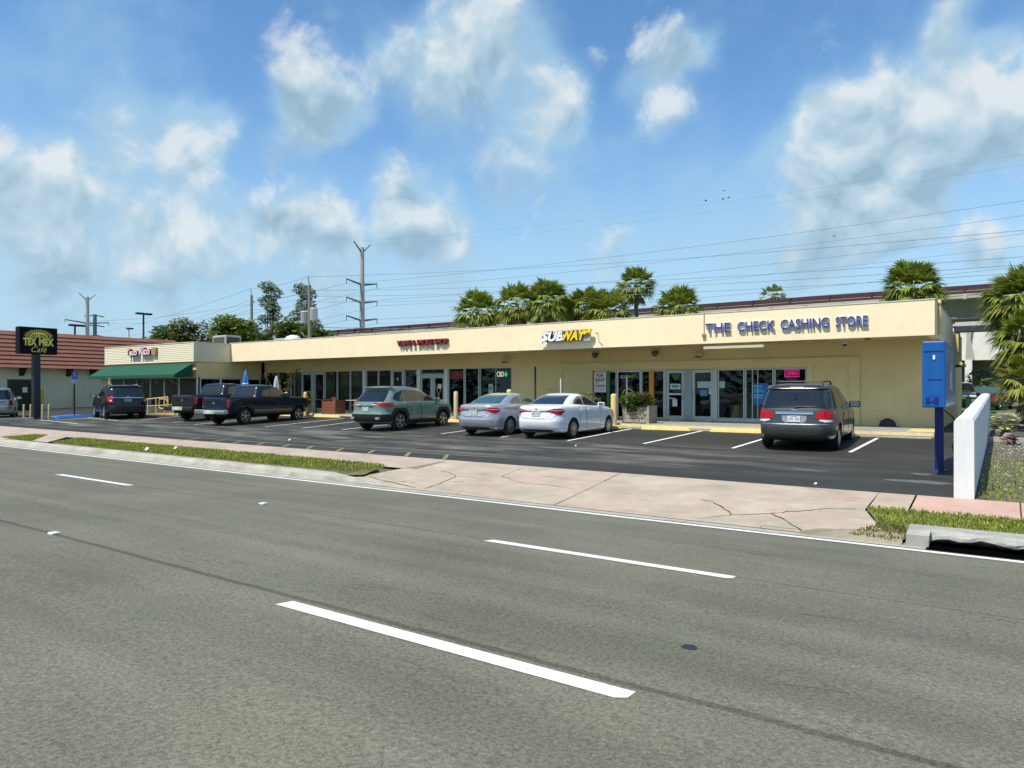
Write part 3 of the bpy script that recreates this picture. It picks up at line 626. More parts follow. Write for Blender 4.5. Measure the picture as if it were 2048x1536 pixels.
# right shopfront
window(-14.84, -13.73, .52, 2.54); window(-13.71, -12.60, .52, 2.54, fm=ALUW); window(-12.58, -11.55, .52, 2.54)
post(-14.18, -14.04, .52, 2.54, mat('green_post', (.05,.20,.075), .5)); post(-12.21, -12.01, .52, 2.54, mat('orange_post', (.62,.28,.02), .5))
post(-11.54, -11.46, .47, 2.56, ALU); door(-11.45, -10.69, .47, 2.53, mid=1.55, st=.11); post(-10.68, -10.37, .47, 2.56, mat('grey_green_panel', (.27,.33,.30), .5)); door(-10.36, -9.47, .47, 2.53, st=.12, hinge='r')
post(-9.46, -9.33, .47, 2.56, ALU); window(-9.32, -8.27, .56, 2.54); window(-8.25, -7.18, .56, 2.54, bars=((-7.97, .035), (-7.77, .03))); window(-7.16, -6.0, .56, 2.54)
post(-9.34, -6.0, .505, .555, ALUW, 27.55, 27.66, 'sill')

# left wing that steps towards the road
b = MB()
b.box(-48.5, -38.3, 23.22, 23.45, 2.45, 3.36); b.box(-48.5, -38.3, 23.22, 23.45, .2, .62); b.box(-38.52, -38.3, 23.46, 27.59, 2.42, 3.45); b.box(-38.52, -38.3, 23.46, 27.59, .2, .62); b.box(-48.5, -48.2, 23.46, 43.9, .2, 3.4); b.box(-48.5, -48.25, 23.22, 23.45, .62, 2.45)
part(b, 'wing_wall', WALLC)
b = MB(); b.box(-48.55, -38.2, 23.03, 23.2, 3.36, 4.46); b.box(-38.42, -38.25, 23.2, 25.395, 3.38, 4.46); b.box(-48.55, -48.4, 23.2, 40, 3.36, 4.46)
for i in range(10):       # lapped boards
    z = 3.37+i*.108
    b.prism([(-48.57,23.03,z),(-48.57,23.008,z),(-48.57,23.028,z+.1)], (10.39,0,0)); b.prism([(-38.25,23.03,z),(-38.226,23.03,z),(-38.246,23.03,z+.1)], (0,2.36,0))
part(b, 'wing_fascia', SIDING)
b = MB(); b.box(-48.58, -38.2, 22.99, 23.24, 4.46, 4.50); b.box(-38.45, -38.2, 23.24, 25.39, 4.46, 4.50); b.box(-38.25,-38.19,22.99,23.02,3.37,4.46); part(b, 'wing_roof_edge', MATS['flashing'])
b = MB(); b.box(-48.4, -38.42, 23.2, 27.6, 4.2, 4.25); part(b, 'wing_roof', ROOFM)
DG = glass_mat('dark_glass', (.5, .55, .5), .5)
for x0, x1 in ((-48.2,-46.6),(-46.58,-45.0),(-44.98,-43.4),(-43.38,-41.8),(-41.78,-40.2),(-40.18,-38.32)): window(x0, x1, .62, 2.45, y=23.25, gl=DG, fm=ALUW, fw=.045)
for y0, y1 in ((23.5,24.8),(24.82,26.2),(26.22,27.55)):
    b = MB(); b.box(-38.45,-38.35,y0,y0+.05,.62,2.42); b.box(-38.45,-38.35,y1-.05,y1,.62,2.42); b.box(-38.45,-38.35,y0+.05,y1-.05,2.36,2.42); b.box(-38.45,-38.35,y0+.05,y1-.05,.62,.7); f = part(b, 'window', ALUW)
    MB().quad((-38.4,y0+.05,.7),(-38.4,y1-.05,.7),(-38.4,y1-.05,2.36),(-38.4,y0+.05,2.36)).build('pane', DG, f)
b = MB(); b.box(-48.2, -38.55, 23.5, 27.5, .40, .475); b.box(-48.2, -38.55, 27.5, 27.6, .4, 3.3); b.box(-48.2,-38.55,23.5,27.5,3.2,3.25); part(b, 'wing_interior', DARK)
for x0, x1 in ((-44.9, -44.3), (-43.3, -42.5), (-41.7, -40.9)): part(MB().box(x0, x1, 23.34, 23.36, 1.25, 2.38), 'blind', mat('blind', (.33,.31,.13), .8))

# walkway in front of the shops with its painted edge
b = MB(); xs = [-38.6, -30, -20, -12, -1.75]
for x in xs: b.v += [(x, Ye(x)+.002, .2), (x, Ye(x), ZW-.02), (x, Ye(x)+.02, ZW), (x, 27.6, ZW), (x, 27.6, .1)]
b.f = [(i*5+k, (i+1)*5+k, (i+1)*5+k+1, i*5+k+1) for i in range(len(xs)-1) for k in range(4)]+[tuple(range(5))[::-1], tuple(20+k for k in range(5))]
wk = struct(b.build('walkway', K_WKW))
b = MB()
for x0, x1 in zip(xs, xs[1:]): b.quad((x0, Ye(x0)+.01, ZW+.004), (x1, Ye(x1)+.01, ZW+.004), (x1, Ye(x1)+.17, ZW+.004), (x0, Ye(x0)+.17, ZW+.004)); b.quad((x0, Ye(x0)-.004, .33), (x1, Ye(x1)-.004, .33), (x1, Ye(x1)-.004, ZW-.01), (x0, Ye(x0)-.004, ZW-.01))
b.build('painted_edge', mat('pale_yellow', (.70,.58,.30), .7, var=.18, vscale=5), wk)
MB().box(-2.5, -1.76, 24.80, 26.6, ZW+.003, ZW+.007).build('yellow_end', MATS['yellow_paint'], wk)
MB().box(-12.1, -1.8, 24.3, 24.60, .1, .30).build('gutter_pan', K_GUT, wk)

# fittings fixed under the overhang and on the fascia
def ft(o, label, cat, group=None): return tag(o, label, cat, group)
t = thing('batten_light', 'long white fluorescent batten light hanging under the overhang by the blue lettering', 'light fixture', (-8.1, 25.72, 3.28))
MB().bbox(-9.2, -7.03, 25.66, 25.78, 3.24, 3.33, .02).build('tube_cover', mat('lamp_white', (.85,.84,.7), .4, emit=(1,.95,.7), estr=.35), t); MB().box(-8.9,-8.84,25.69,25.75,3.33,3.425).build('bracket', SOFF, t); MB().box(-7.4,-7.34,25.69,25.75,3.33,3.425).build('bracket', SOFF, t); MB().box(-7.0,-6.85,25.66,25.78,3.24,3.4).build('junction_box', SOFF, t)
b = MB(); b.tube([(-37, 25.75, 3.395), (-18.6, 25.75, 3.395)], .022, 6); b.tube([(-17.5, 25.75, 3.395), (-4.9, 25.75, 3.395)], .022, 6)
for x in (-36,-33,-30,-27,-24,-21.5,-19.5,-16.9,-14.9,-13,-10.8,-6.5,-5.2): b.box(x-.06, x+.06, 25.70, 25.80, 3.34, 3.425)
ft(b.build('conduit', SOFF), 'thin metal conduit with junction boxes running under the front overhang', 'conduit')
for x, n in ((-14.7, 'above the for rent poster'), (-11.91, 'above the orange post')):
    t = thing('wall_lamp', 'round dark bulkhead lamp on the cream wall '+n, 'wall lamp', (x, 27.55, 3.26), 'round bulkhead lamps under the overhang')
    MB().lathe([(.0,.0),(.15,0),(.15,.05),(.12,.06)], (x, 27.5, 3.26), 16).build('base', mat('lamp_dark', (.06,.05,.03), .5), t)
    b = MB(); b.lathe([(.12,.0),(.115,-.06),(.08,-.12),(.02,-.15)], (x, 27.48, 3.25), 14); b.build('globe', mat('lamp_globe', (.10,.085,.05), .2), t, True)
for x, w, n in ((-10.05, .28, 'over the green arrow door'), (-19.5, .32, 'at the right end of the smoke shop windows')):
    t = thing('emergency_light', 'cream twin head emergency light box '+n, 'emergency light', (x, 27.55, 3.1), 'emergency light boxes under the overhang')
    MB().bbox(x-w/2, x+w/2, 27.46, 27.598, 2.95, 3.22, .02).build('box', WALLC, t)
    b = MB(); b.lathe([(.0,0),(.05,.0),(.06,.06),(.0,.07)], (x-w*.25, 27.44, 3.0), 10); b.lathe([(.0,0),(.05,.0),(.06,.06),(.0,.07)], (x+w*.25, 27.44, 3.0), 10); b.build('lamp_head', MATS['lamp_dark'], t)
t = thing('security_camera', 'white dome security camera under the overhang near the right end', 'camera', (-4.64, 27.3, 3.34))
MB().lathe([(.02,.09),(.09,.085),(.10,.05),(.085,.0)], (-4.64, 27.2, 3.335), 16).build('housing', mat('cam_white', (.7,.68,.6), .4), t); MB().lathe([(.075,.0),(.06,-.05),(.02,-.075)], (-4.64, 27.2, 3.334), 14).build('dome', BLACK, t, True)
for x, n in ((-5.95, 'left of the security camera'), (-3.75, 'nearest the building corner')):
    t = thing('soffit_lamp', 'small dark recessed lamp in the overhang '+n, 'soffit lamp', (x, 26, 3.42), 'small soffit lamps')
    MB().lathe([(.09,.01),(.1,-.02),(.07,-.03)], (x, 26.0, 3.42), 14).build('ring', MATS['lamp_dark'], t)
t = thing('fascia_conduit', 'thin vertical conduit with a small lamp left of the blue lettering', 'conduit', (-9.05, 25.38, 3.8))
MB().tube([(-9.07,25.385,4.56),(-9.07,25.385,3.75)], .015, 6).build('pipe', mat('conduit_brown', (.30,.22,.12), .6), t); MB().bbox(-9.13,-9.0,25.30,25.40,3.66,3.78,.015).build('lamp', MATS['conduit_brown'], t)
b = MB(); r_ = .30
pts = [(-3.34+r_*math.cos(a), 27.54, .47+max(0, .30*math.sin(a))) for a in [math.pi*i/16 for i in range(17)]]
t = thing('arched_vent', 'half round dark vent with a pale rim at the base of the cream wall', 'vent', (-3.34, 27.55, .47))
b.prism(pts, (0,.05,0)); b.build('grille', mat('vent_dark', (.045,.04,.035), .8, var=.5, vscale=20), t)
b = MB(); b.tube([(p[0]*1.0, 27.535, p[2]) for p in pts], .028, 6); b.build('rim', WALLC, t)
for x0, x1, y0, y1, z0, n in ((-41.4, -40.0, 26.2, 27.3, 4.26, 'over the sided wing'), (-39.6, -38.4, 29.5, 30.6, 4.21, 'just right of the sided wing')):
    t = thing('rooftop_unit', 'boxy grey air conditioner on the roof '+n, 'air conditioner', ((x0+x1)/2, (y0+y1)/2, z0), 'air conditioners on the roof'); zt = z0+.9
    MB().bbox(x0, x1, y0, y1, z0, zt, .03).build('casing', mat('ac_paint', (.42,.40,.33), .6, var=.1), t)
    MB().box(x0+.1, x1-.1, y0-.012, y0-.002, z0+.12, zt-.12).build('grille', mat('ac_grille', (.07,.065,.05), .8), t); MB().box(x1+.002, x1+.012, y0+.1, y1-.1, z0+.12, zt-.12).build('grille', MATS['ac_grille'], t)
t = thing('roof_vent', 'white turbine vent on the roof right of the second air conditioner', 'roof vent', (-36.0, 28.2, 4.2))
b = MB(); b.lathe([(.2,0),(.2,.35),(.42,.42),(.5,.6),(.42,.78),(.2,.88),(.02,.9)], (-36.0, 28.2, 4.2), 18); b.build('turbine', mat('vent_white', (.75,.74,.68), .5, var=.2, vscale=8), t, True)

# green awning over the wing windows
aw = thing('awning', 'dark green fabric awning with a scalloped valance under the sided fascia', 'awning', (-43, 22.4, 2.6))
GREEN = mat('awning_fabric', (.003, .075, .038), .85, var=.1, vscale=2)
b = MB(); N_ = 24
for i in range(N_+1):
    x = -48.3+i*(10.0/N_); sag = -.012*math.sin(i*math.pi/2)
    for y, z in ((23.0, 3.26), (22.45, 2.93+sag), (21.9, 2.60)): b.v.append((x, y, z))
b.f = [(i*3+k, (i+1)*3+k, (i+1)*3+k+1, i*3+k+1) for i in range(N_) for k in range(2)]
n0 = len(b.v); b.v += [(x, y, z-.02) for x, y, z in b.v]; b.f += [tuple(n0+k for k in f[::-1]) for f in b.f]
b.build('canopy', GREEN, aw)
b = MB(); M_ = 50
for i in range(M_*4+1):
    x = -48.3+i*(10.0/(M_*4)); b.v += [(x, 21.895, 2.60), (x, 21.89, 2.41+.035*abs(math.cos(i*math.pi/4)))]
b.f = [(2*i, 2*i+1, 2*i+3, 2*i+2) for i in range(M_*4)]; n0 = len(b.v); b.v += [(x, y+.012, z) for x, y, z in b.v]; b.f += [tuple(n0+k for k in f[::-1]) for f in b.f]
b.build('valance', GREEN, aw)
for x in (-48.3, -38.31): MB().prism([(x,21.9,2.60),(x,23.0,3.26),(x,23.0,2.45),(x,21.9,2.42)], (.02,0,0)).build('side_panel', GREEN, aw)
b = MB()
for x in (-46.6,-44.98,-43.4,-41.8,-40.2): b.tube([(x,23.2,2.5),(x,21.93,2.5)], .02, 6)
b.tube([(-48.3,21.93,2.48),(-38.3,21.93,2.48)], .02, 6); b.build('frame', BLACK, aw)
rnd = random.Random(5); b = MB()
for i in range(900):
    x = rnd.uniform(-47.5, -38.5); z = 2.42-rnd.random()**2*.32; y = 22.3+rnd.uniform(-.2,.2); a = rnd.uniform(0,6.3); s = rnd.uniform(.03,.07)
    b.add([(x,y,z),(x+s*math.cos(a),y+.03,z-s*.6),(x+s*.4*math.cos(a)+.02,y,z-s*1.4)], [(0,1,2)])
tag(b.build('hanging_garland', mat('thatch', (.25,.26,.14), .9, island=.6)), 'fringe of dried leaf garland hanging below the green awning', 'garland')

# the brown roofed building on the left
lb = thing('left_building', 'beige building with a brown ribbed mansard roof and dark wooden brackets', 'building', (-57, 22, .3))
b = MB(); b.box(-75, -57, -4, 20.55, .1, 3.6); b.box(-75, -57, 20.55, 22.15, 2.42, 3.6); b.box(-75, -57, 22.15, 33.2, .1, 3.6); b.box(-75,-57.5,20.55,22.15,.1,2.42); b.build('wall', mat('beige_wall', (.72,.67,.44), .9, var=.09, vscale=.7, bump=.3), lb)
b = MB(); nb_ = 9
for i in range(nb_):
    t0, t1 = i/nb_, (i+1)/nb_
    x0, x1 = -56.2-2.2*t0, -56.2-2.2*t1; z0, z1 = 3.28+2.68*t0, 3.28+2.68*t1
    b.quad((x0+.10,-5,z0),(x0+.10,33.5,z0),(x1,33.5-.02,z1),(x1,-5,z1)); b.quad((x0+.10,-5,z0),(x0-.12,-5,z0),(x0-.12,33.5,z0),(x0+.10,33.5,z0))
    b.quad((x0+.10,33.5,z0),(-74,33.5,z0),(-74,33.5,z1),(x1,33.5,z1))
b.quad((-58.4,-5,5.96),(-58.4,33.5,5.96),(-74,33.5,5.96),(-74,-5,5.96)); b.quad((-56.1,-5,3.27),(-56.1,33.5,3.27),(-57.1,33.5,3.27),(-57.1,-5,3.27))
b.build('mansard_roof', mat('brown_roof', (.21,.085,.052), .75, var=.16, vscale=1.5, stretch=(1,1,1)), lb)
for y in (15, 18.2, 21.35, 24.4, 26.05, 29.2, 32.2):
    MB().prism([(-57,y-.13,3.27),(-56.35,y-.13,3.27),(-56.5,y-.13,3.05),(-56.85,y-.13,2.75),(-57,y-.13,2.72)], (0,.26,0)).build('bracket', mat('dark_wood', (.03,.02,.013), .7), lb)
d = MB().box(-57.1,-57.02,20.6,22.1,.30,2.40).build('door', mat('door_dark', (.012,.017,.012), .4), lb)
MB().box(-57.02,-56.97,20.5,20.58,.2,2.47).box(-57.02,-56.97,22.12,22.2,.2,2.47).box(-57.02,-56.97,20.5,22.2,2.41,2.48).build('frame', mat('frame_green', (.10,.13,.10), .5), d)
MB().box(-57.015,-57.0,21.45,21.75,1.55,1.92).build('notice', WHITE, d)

# parapet lamps and elevated railway behind
gw = thing('elevated_railway', 'raised concrete railway viaduct running behind the shops with dark red rails', 'viaduct', (-30, 58, .5))
CONC = mat('viaduct_concrete', (.46,.42,.33), .85, var=.16, vscale=.8); CONCD = mat('viaduct_girder', (.26,.28,.25), .9, var=.15, vscale=.6)
RUST = mat('rail_red', (.055,.018,.017), .6, var=.2)
MB().box(-190, 60, 58, 66, 8.05, 8.36).build('deck', CONC, gw)
b = MB(); b.prism([(-190,59.2,8.05),(-190,60.2,6.75),(-190,63.8,6.75),(-190,64.8,8.05)], (250,0,0)); b.build('box_girder', CONCD, gw)
b = MB(); b.box(-190, 60, 58.05, 58.25, 8.36, 8.56); b.box(-190, 60, 58.4, 58.55, 8.64, 8.98); b.build('guard_rail', RUST, gw)
b = MB(); b.box(-190, 60, 59.5, 64, 8.36, 8.95); b.build('trackbed', mat('trackbed_pale', (.52,.50,.46), .8), gw)
b = MB(); x = -188
while x < 60: b.box(x, x+.14, 58.26, 58.39, 8.36, 8.95); x += 2.9
o_ = b.build('rail_post', RUST, gw); o_['kind'] = 'stuff'
b = MB(); x = -187
while x < 60: b.box(x, x+.22, 57.86, 57.995, 7.98, 8.30); x += 2.6
o_ = b.build('edge_bracket', CONC, gw); o_['kind'] = 'stuff'
for x in (-150, -122, -94, -66, -38, -10, 18, 46):
    if x == -10: x = -9
    b = MB(); b.prism([(x-.6,60.6,.4),(x+.6,60.6,.4),(x+.6,63.4,.4),(x-.6,63.4,.4)], (0,0,5.3)); b.prism([(x-.9,58.6,6.74),(x-.9,60.4,5.5),(x-.9,63.6,5.5),(x-.9,65.4,6.74)], (1.8,0,0)); b.build('pier', CONC, gw)
wb = thing('white_building', 'white concrete office block with angled panels seen beyond the shop corner', 'building', (-2, 90, .5))
b = MB(); b.box(-12, 24, 90, 108, 4.9, 10.5); b.build('upper_wall', mat('white_precast', (.72,.70,.62), .85, var=.14, vscale=.8, bump=.5), wb)
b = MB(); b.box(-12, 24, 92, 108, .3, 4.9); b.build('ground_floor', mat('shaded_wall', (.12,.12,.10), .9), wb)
for x in (-11.5, -5.2, -3.55, 4, 11, 18): MB().prism([(x,89.4,.3),(x+.65,89.4,.3),(x+.65,90.6,.3),(x,90.6,.3)], (0,0,4.6)).build('pillar', MATS['white_precast'], wb)
for x, w in ((-4.55, .55), (-8.2, .6), (6, .6)): MB().box(x, x+w, 89.95, 89.99, 6.7, 8.7).build('window', mat('dark_window', (.03,.03,.03), .3), wb)
for x in (-3.55, 1.0, 5.5): MB().prism([(x,89.5,9.9),(x+.85,89.5,9.9),(x+.5,89.5,7.2),(x+.9,89.5,4.9),(x+.05,89.5,4.9),(x+.15,89.5,7.2)], (0,.48,0)).build('angled_panel', mat('grey_precast', (.40,.38,.32), .9), wb)
wt = thing('gabled_roof', 'pale grey hipped roof peak showing just above the red rails', 'building', (-14, 110, .5))
b = MB(); b.add([(-22,105,13.2),(-14.5,105,13.2),(-14.5,118,13.2),(-22,118,13.2),(-18.3,111,15.0)], [(0,1,4),(1,2,4),(2,3,4),(3,0,4)]); b.build('roof', mat('pale_roof', (.5,.48,.42), .8), wt); MB().box(-21.8,-14.7,105.2,117.8,.4,13.2).build('wall', mat('white_precast', (.7,.7,.6)), wt)

# white garden wall on the right and the blue sign
ww = thing('white_wall', 'thick white rendered boundary wall at the right edge of the lot', 'wall', (-.55, 20, 0))
b = MB(); n = 18
for i in range(n+1):
    y = 13.78+i*15.3/n; zt = 1.235+.0235*(y-13.78)+.012*math.sin(i*1.7); zb = zg(-.5, y)-.1
    for x, z in ((-.70,zb),(-.70,zt-.04),(-.66,zt),(-.57,zt+.03),(-.45,zt+.005),(-.42,zt-.045),(-.415,zb)): b.v.append((x, y, z))
b.f = [(i*7+k, (i+1)*7+k, (i+1)*7+(k+1)%7, i*7+(k+1)%7) for i in range(n) for k in range(7)]+[tuple(range(7)), tuple(n*7+k for k in range(7))[::-1]]
b.build('wall_body', mat('white_render', (.72,.73,.70), .8, streak=.14, var=.05, vscale=2.5, bump=.10, bscale=35), ww)
b = MB(); b.box(-.73,-.39,13.70,13.80,-.16,-.06); b.build('footing', K_GUT, ww)
bs = thing('blue_sign', 'tall bright blue sign box standing on a single blue post beside the white wall', 'sign', (-1.12, 17.1, .05))
BLUE = mat('blue_enamel', (.0, .088, .33), .45, streak=.2, var=.08, coat=.2); BLUD = mat('navy_paint', (.004,.012,.14), .45)
MB().bbox(-1.31, -.93, 15.62, 18.5, 1.385, 2.65, .025).build('cabinet', BLUE, bs)
b = MB(); b.box(-1.20,-1.04,15.6,15.615,1.50,1.62); b.build('access_plate', mat('blue_dark_plate', (.0,.05,.33), .5), bs)
MB().box(-1.245,-1.185,15.598,15.615,1.47,1.58).box(-1.115,-1.04,15.598,15.615,1.46,1.57).build('socket', BLUD, bs)
MB().box(-1.13,-1.095,15.60,15.615,2.30,2.38).build('sticker', WHITE, bs)
MB().box(-1.22,-.99,15.606,15.618,1.92,1.925).box(-1.28,-.96,15.606,15.618,2.455,2.46).build('panel_seam', BLUD, bs)
b = MB(); b.box(-.929,-.922,15.72,18.4,1.47,2.57); pf = b.build('sign_face', mat('sign_face_blue', (.012,.07,.17), .35, var=.5, vscale=1.8, spec=.4), bs)
MB().box(-.921,-.918,16.8,17.05,1.75,2.1).box(-.921,-.918,17.3,17.5,1.7,2.3).build('sign_print', mat('print_pale', (.5,.6,.6), .3), bs)
b = MB(); b.box(-.93,-.918,15.64,15.71,1.40,2.63); b.box(-.93,-.918,18.41,18.48,1.40,2.63); b.box(-.93,-.918,15.71,18.41,2.58,2.63); b.box(-.93,-.918,15.71,18.41,1.40,1.46); b.build('face_frame', BLUE, bs)
MB().box(-1.20,-1.045,17.02,17.17,.0,1.39).build('post', BLUD, bs); MB().bbox(-1.27,-.97,16.97,17.23,.03,.07,.01).build('base_plate', BLUD, bs)
b = MB(); b.tube([(-1.03,17.1,1.3),(-.88,17.2,1.15),(-.82,17.25,.8),(-.9,17.2,.55),(-.84,17.3,.3),(-.8,17.3,.1)], .014, 6); b.build('cable', BLACK, bs)

# ------------------------------------------------------------------ vehicles
TYRE = mat('tyre_rubber', (.012,.012,.013), .85); RIM = mat('rim_silver', (.55,.56,.57), .3, .85); RIMD = mat('rim_dark', (.02,.02,.022), .6)
CGLASS = mat('car_glass', (.010,.014,.015), .04, spec=.8); REDL = mat('tail_red', (.40,.003,.006), .3, spec=.4, coat=.15); REDD = mat('tail_dark_red', (.24,.003,.006), .3, spec=.4, coat=.15)
CLEARL = mat('lamp_clear', (.75,.75,.75), .12, spec=.7); PLATE = mat('plate_white', (.62,.66,.62), .4); PLATEG = mat('plate_print', (.10,.14,.12), .5); CHROME = mat('chrome', (.7,.7,.7), .12, 1.); TRIM = mat('black_trim', (.014,.014,.015), .55); LINER = mat('wheel_liner', (.004,.004,.004), .9)
def paint(name, col, metal=.35, rough=.28, coat=1.): return mat(name, col, rough, metal, coat=coat, spec=.4)

class Body:
    """a car body stacked from horizontal outlines: rows are (z, rear y, front y, half width, corner exponent)"""
    def __init__(s, rows):
        s.t = np.array(rows, float)
    def at(s, z): return [float(np.interp(z, s.t[:,0], s.t[:,k])) for k in (1,2,3,4)]
    def cont(s, th, z):
        a, b, w, n = s.at(z); c, sn = math.cos(th), math.sin(th); e = 2/n
        return ((abs(c)**e)*w*(1 if c >= 0 else -1), (a+b)/2+(b-a)/2*(abs(sn)**e)*(1 if sn >= 0 else -1), z)
    def side(s, y, z, sg=1):
        a, b, w, n = s.at(z); q = min(1, abs((2*y-a-b)/(b-a))); return (sg*w*(1-q**n)**(1/n), y, z)
    def rear(s, x, z):
        a, b, w, n = s.at(z); q = min(.9999, abs(x/w)); return (x, (a+b)/2-(b-a)/2*(1-q**n)**(1/n), z)
    def front(s, x, z):
        a, b, w, n = s.at(z); q = min(.9999, abs(x/w)); return (x, (a+b)/2+(b-a)/2*(1-q**n)**(1/n), z)
    def th_rear(s, x, z):
        w, n = s.at(z)[2:]; return -math.pi/2+math.asin(min(1, abs(x/w))**(n/2))*(1 if x > 0 else -1)
    def th_side(s, y, z):
        a, b, w, n = s.at(z); q = (2*y-a-b)/(b-a); return math.asin(min(1, abs(q))**(n/2))*(1 if q > 0 else -1)
    def mesh(s, N=168, dz=.045):
        zs = []
        for z0, z1 in zip(s.t[:-1,0], s.t[1:,0]):
            k = max(1, int(math.ceil((z1-z0)/dz)))
            zs += [z0+(z1-z0)*i/k for i in range(k)]
        zs.append(s.t[-1,0]); b = MB()
        for z in zs:
            a, c, w, n = s.at(z); h = (c-a)/2; m = (a+c)/2
            # even spacing along the outline, starting at the rear centre
            ax = np.linspace(0, .985*w, 50)
            f1 = np.stack([ax, -h*(1-(ax/w)**n)**(1/n)], 1); y0 = f1[-1,1]
            yy = y0*np.linspace(1, 0, 120)[1:]; f2 = np.stack([w*(1-np.abs(yy/h)**n)**(1/n), yy], 1)
            qd = np.concatenate([f1, f2]); d = np.concatenate([[0], np.cumsum(np.hypot(*np.diff(qd, axis=0).T))])
            M = N//4; t = np.linspace(0, d[-1], M+1); qx = np.interp(t, d, qd[:,0]); qy = np.interp(t, d, qd[:,1])
            ring = [(qx[i], qy[i]) for i in range(M)]+[(qx[i], -qy[i]) for i in range(M, 0, -1)]+[(-qx[i], -qy[i]) for i in range(M)]+[(-qx[i], qy[i]) for i in range(M, 0, -1)]
            b.v += [(float(x), float(m+y), z) for x, y in ring]
        N = len(b.v)//len(zs)
        for i in range(len(zs)-1):
            for k in range(N): b.f.append((i*N+k, i*N+(k+1)%N, (i+1)*N+(k+1)%N, (i+1)*N+k))
        b.f.append(tuple(range(N))[::-1]); b.f.append(tuple((len(zs)-1)*N+k for k in range(N))); return b

def surf_patch(fn, u0, u1, lo, hi, nu=10, nv=6, off=.006, skin=.03, out=None):
    """a panel that follows a body surface: fn(u, z); lo/hi give z at u (numbers, functions or (u, z) polylines)"""
    def ev(f, u):
        if callable(f): return f(u)
        if isinstance(f, (list, tuple)): return float(np.interp(u, [p[0] for p in f], [p[1] for p in f]))
        return f
    b = MB(); top = []; inn = []
    du = (u1-u0)*1e-3
    for i in range(nu+1):
        u = u0+(u1-u0)*i/nu; l, h = ev(lo, u), ev(hi, u)
        for j in range(nv+1):
            z = l+(h-l)*j/nv; p = Vector(fn(u, z)); uu = u-du if i == nu else u+du
            tu = (Vector(fn(uu, z))-p)*(-1 if i == nu else 1); tz = Vector(fn(u, z+.004))-p
            n = tu.cross(tz); n = n.normalized() if n.length > 1e-12 else Vector((0,0,1))
            if out is not None and n.dot(Vector(out)) < 0: n = -n
            top.append(tuple(p+n*off)); inn.append(tuple(p-n*skin))
    m = nv+1; b.v = top+inn; T = len(top)
    for i in range(nu):
        for j in range(nv): b.f.append((i*m+j, (i+1)*m+j, (i+1)*m+j+1, i*m+j+1))
    ring = [i*m for i in range(nu+1)]+[nu*m+j for j in range(1, m)]+[i*m+nv for i in range(nu-1, -1, -1)]+[j for j in range(nv-1, 0, -1)]
    for a, c in zip(ring, ring[1:]+ring[:1]): b.f.append((a, T+a, T+c, c))
    return b

def cut(ob, cutters, m):
    """subtract boxes / cylinders (given as MB) from a mesh object"""
    ob.data.materials.append(m)
    for cb in cutters:
        me = bpy.data.meshes.new('cut'); me.from_pydata(cb.v, [], cb.f); me.update(); me.materials.append(m)
        bm = bmesh.new(); bm.from_mesh(me); bmesh.ops.recalc_face_normals(bm, faces=bm.faces); bm.to_mesh(me); bm.free()
        co = bpy.data.objects.new('cut', me); C.objects.link(co); co.parent = ob.parent
        md = ob.modifiers.new('b', 'BOOLEAN'); md.operation = 'DIFFERENCE'; md.solver = 'EXACT'; md.material_mode = 'TRANSFER'; md.object = co
        nm = bpy.data.meshes.new_from_object(ob.evaluated_get(bpy.context.evaluated_depsgraph_get()))
        ob.modifiers.clear(); old = ob.data; ob.data = nm; nm.name = old.name; bpy.data.objects.remove(co)
    me = ob.data; me.polygons.foreach_set('use_smooth', [True]*len(me.polygons)); me.set_sharp_from_angle(angle=RAD(32))

def recalc(mb):
    me = bpy.data.meshes.new('r'); me.from_pydata(mb.v, [], mb.f); bm = bmesh.new(); bm.from_mesh(me); bmesh.ops.recalc_face_normals(bm, faces=bm.faces)
    bm.verts.index_update(); o = MB(); o.add([v.co[:] for v in bm.verts], [[v.index for v in f.verts] for f in bm.faces]); bm.free(); bpy.data.meshes.remove(me); return o

def wheel(root, x, y, R, w, sg, spokes=7, rr=.66, twin=False, rimm=None):
    h = thing('wheel', '', ''); del h['label']; del h['category']; h.parent = root; h.location = (x, y, R)
    a = w/2
    prof = [(R*rr, -a), (R*.92, -a), (R*.985, -a*.7), (R, -a*.45), (R, a*.45), (R*.985, a*.7), (R*.92, a), (R*rr, a*.96)]
    MB().lathe(prof, (0,0,0), 36, 'x', False).build('tyre', TYRE, h, True, local=True)
    b = MB(); b.lathe([(R*rr*.999, sg*a*.55), (R*rr, sg*a*.98), (R*rr*.93, sg*a*1.0), (R*rr*.90, sg*a*.55)], (0,0,0), 36, 'x', False)
    for k in range(spokes):
        for dt in ((-.10, .10) if twin else (0,)):
            th = 2*math.pi*k/spokes+.2; t = Vector((0, math.cos(th+dt), math.sin(th+dt))); t0 = Vector((0, math.cos(th), math.sin(th))); s_ = Vector((1,0,0)).cross(t)
            p0 = t0*R*.06; p1 = t*R*rr*.93; w0, w1 = R*(.05 if twin else .085), R*(.04 if twin else .075); X0 = Vector((sg*a*.93,0,0)); X1 = Vector((sg*a*.72,0,0))
            b.add([p0-s_*w0+X0, p0+s_*w0+X0, p1+s_*w1+X0, p1-s_*w1+X0, p0-s_*w0+X1, p0+s_*w0+X1, p1+s_*w1+X1, p1-s_*w1+X1], [(0,1,2,3),(7,6,5,4),(0,4,5,1),(1,5,6,2),(2,6,7,3),(3,7,4,0)])
    b.lathe([(R*.14, sg*a*.6), (R*.13, sg*a*.98), (R*.02, sg*a*1.02)], (0,0,0), 14, 'x')
    b.build('rim', rimm or RIM, h, True, local=True)
    MB().lathe([(R*rr*.9, sg*a*.3), (R*rr*.9, sg*a*.42)], (0,0,0), 24, 'x').build('brake_disc', RIMD, h, local=True)
    return h

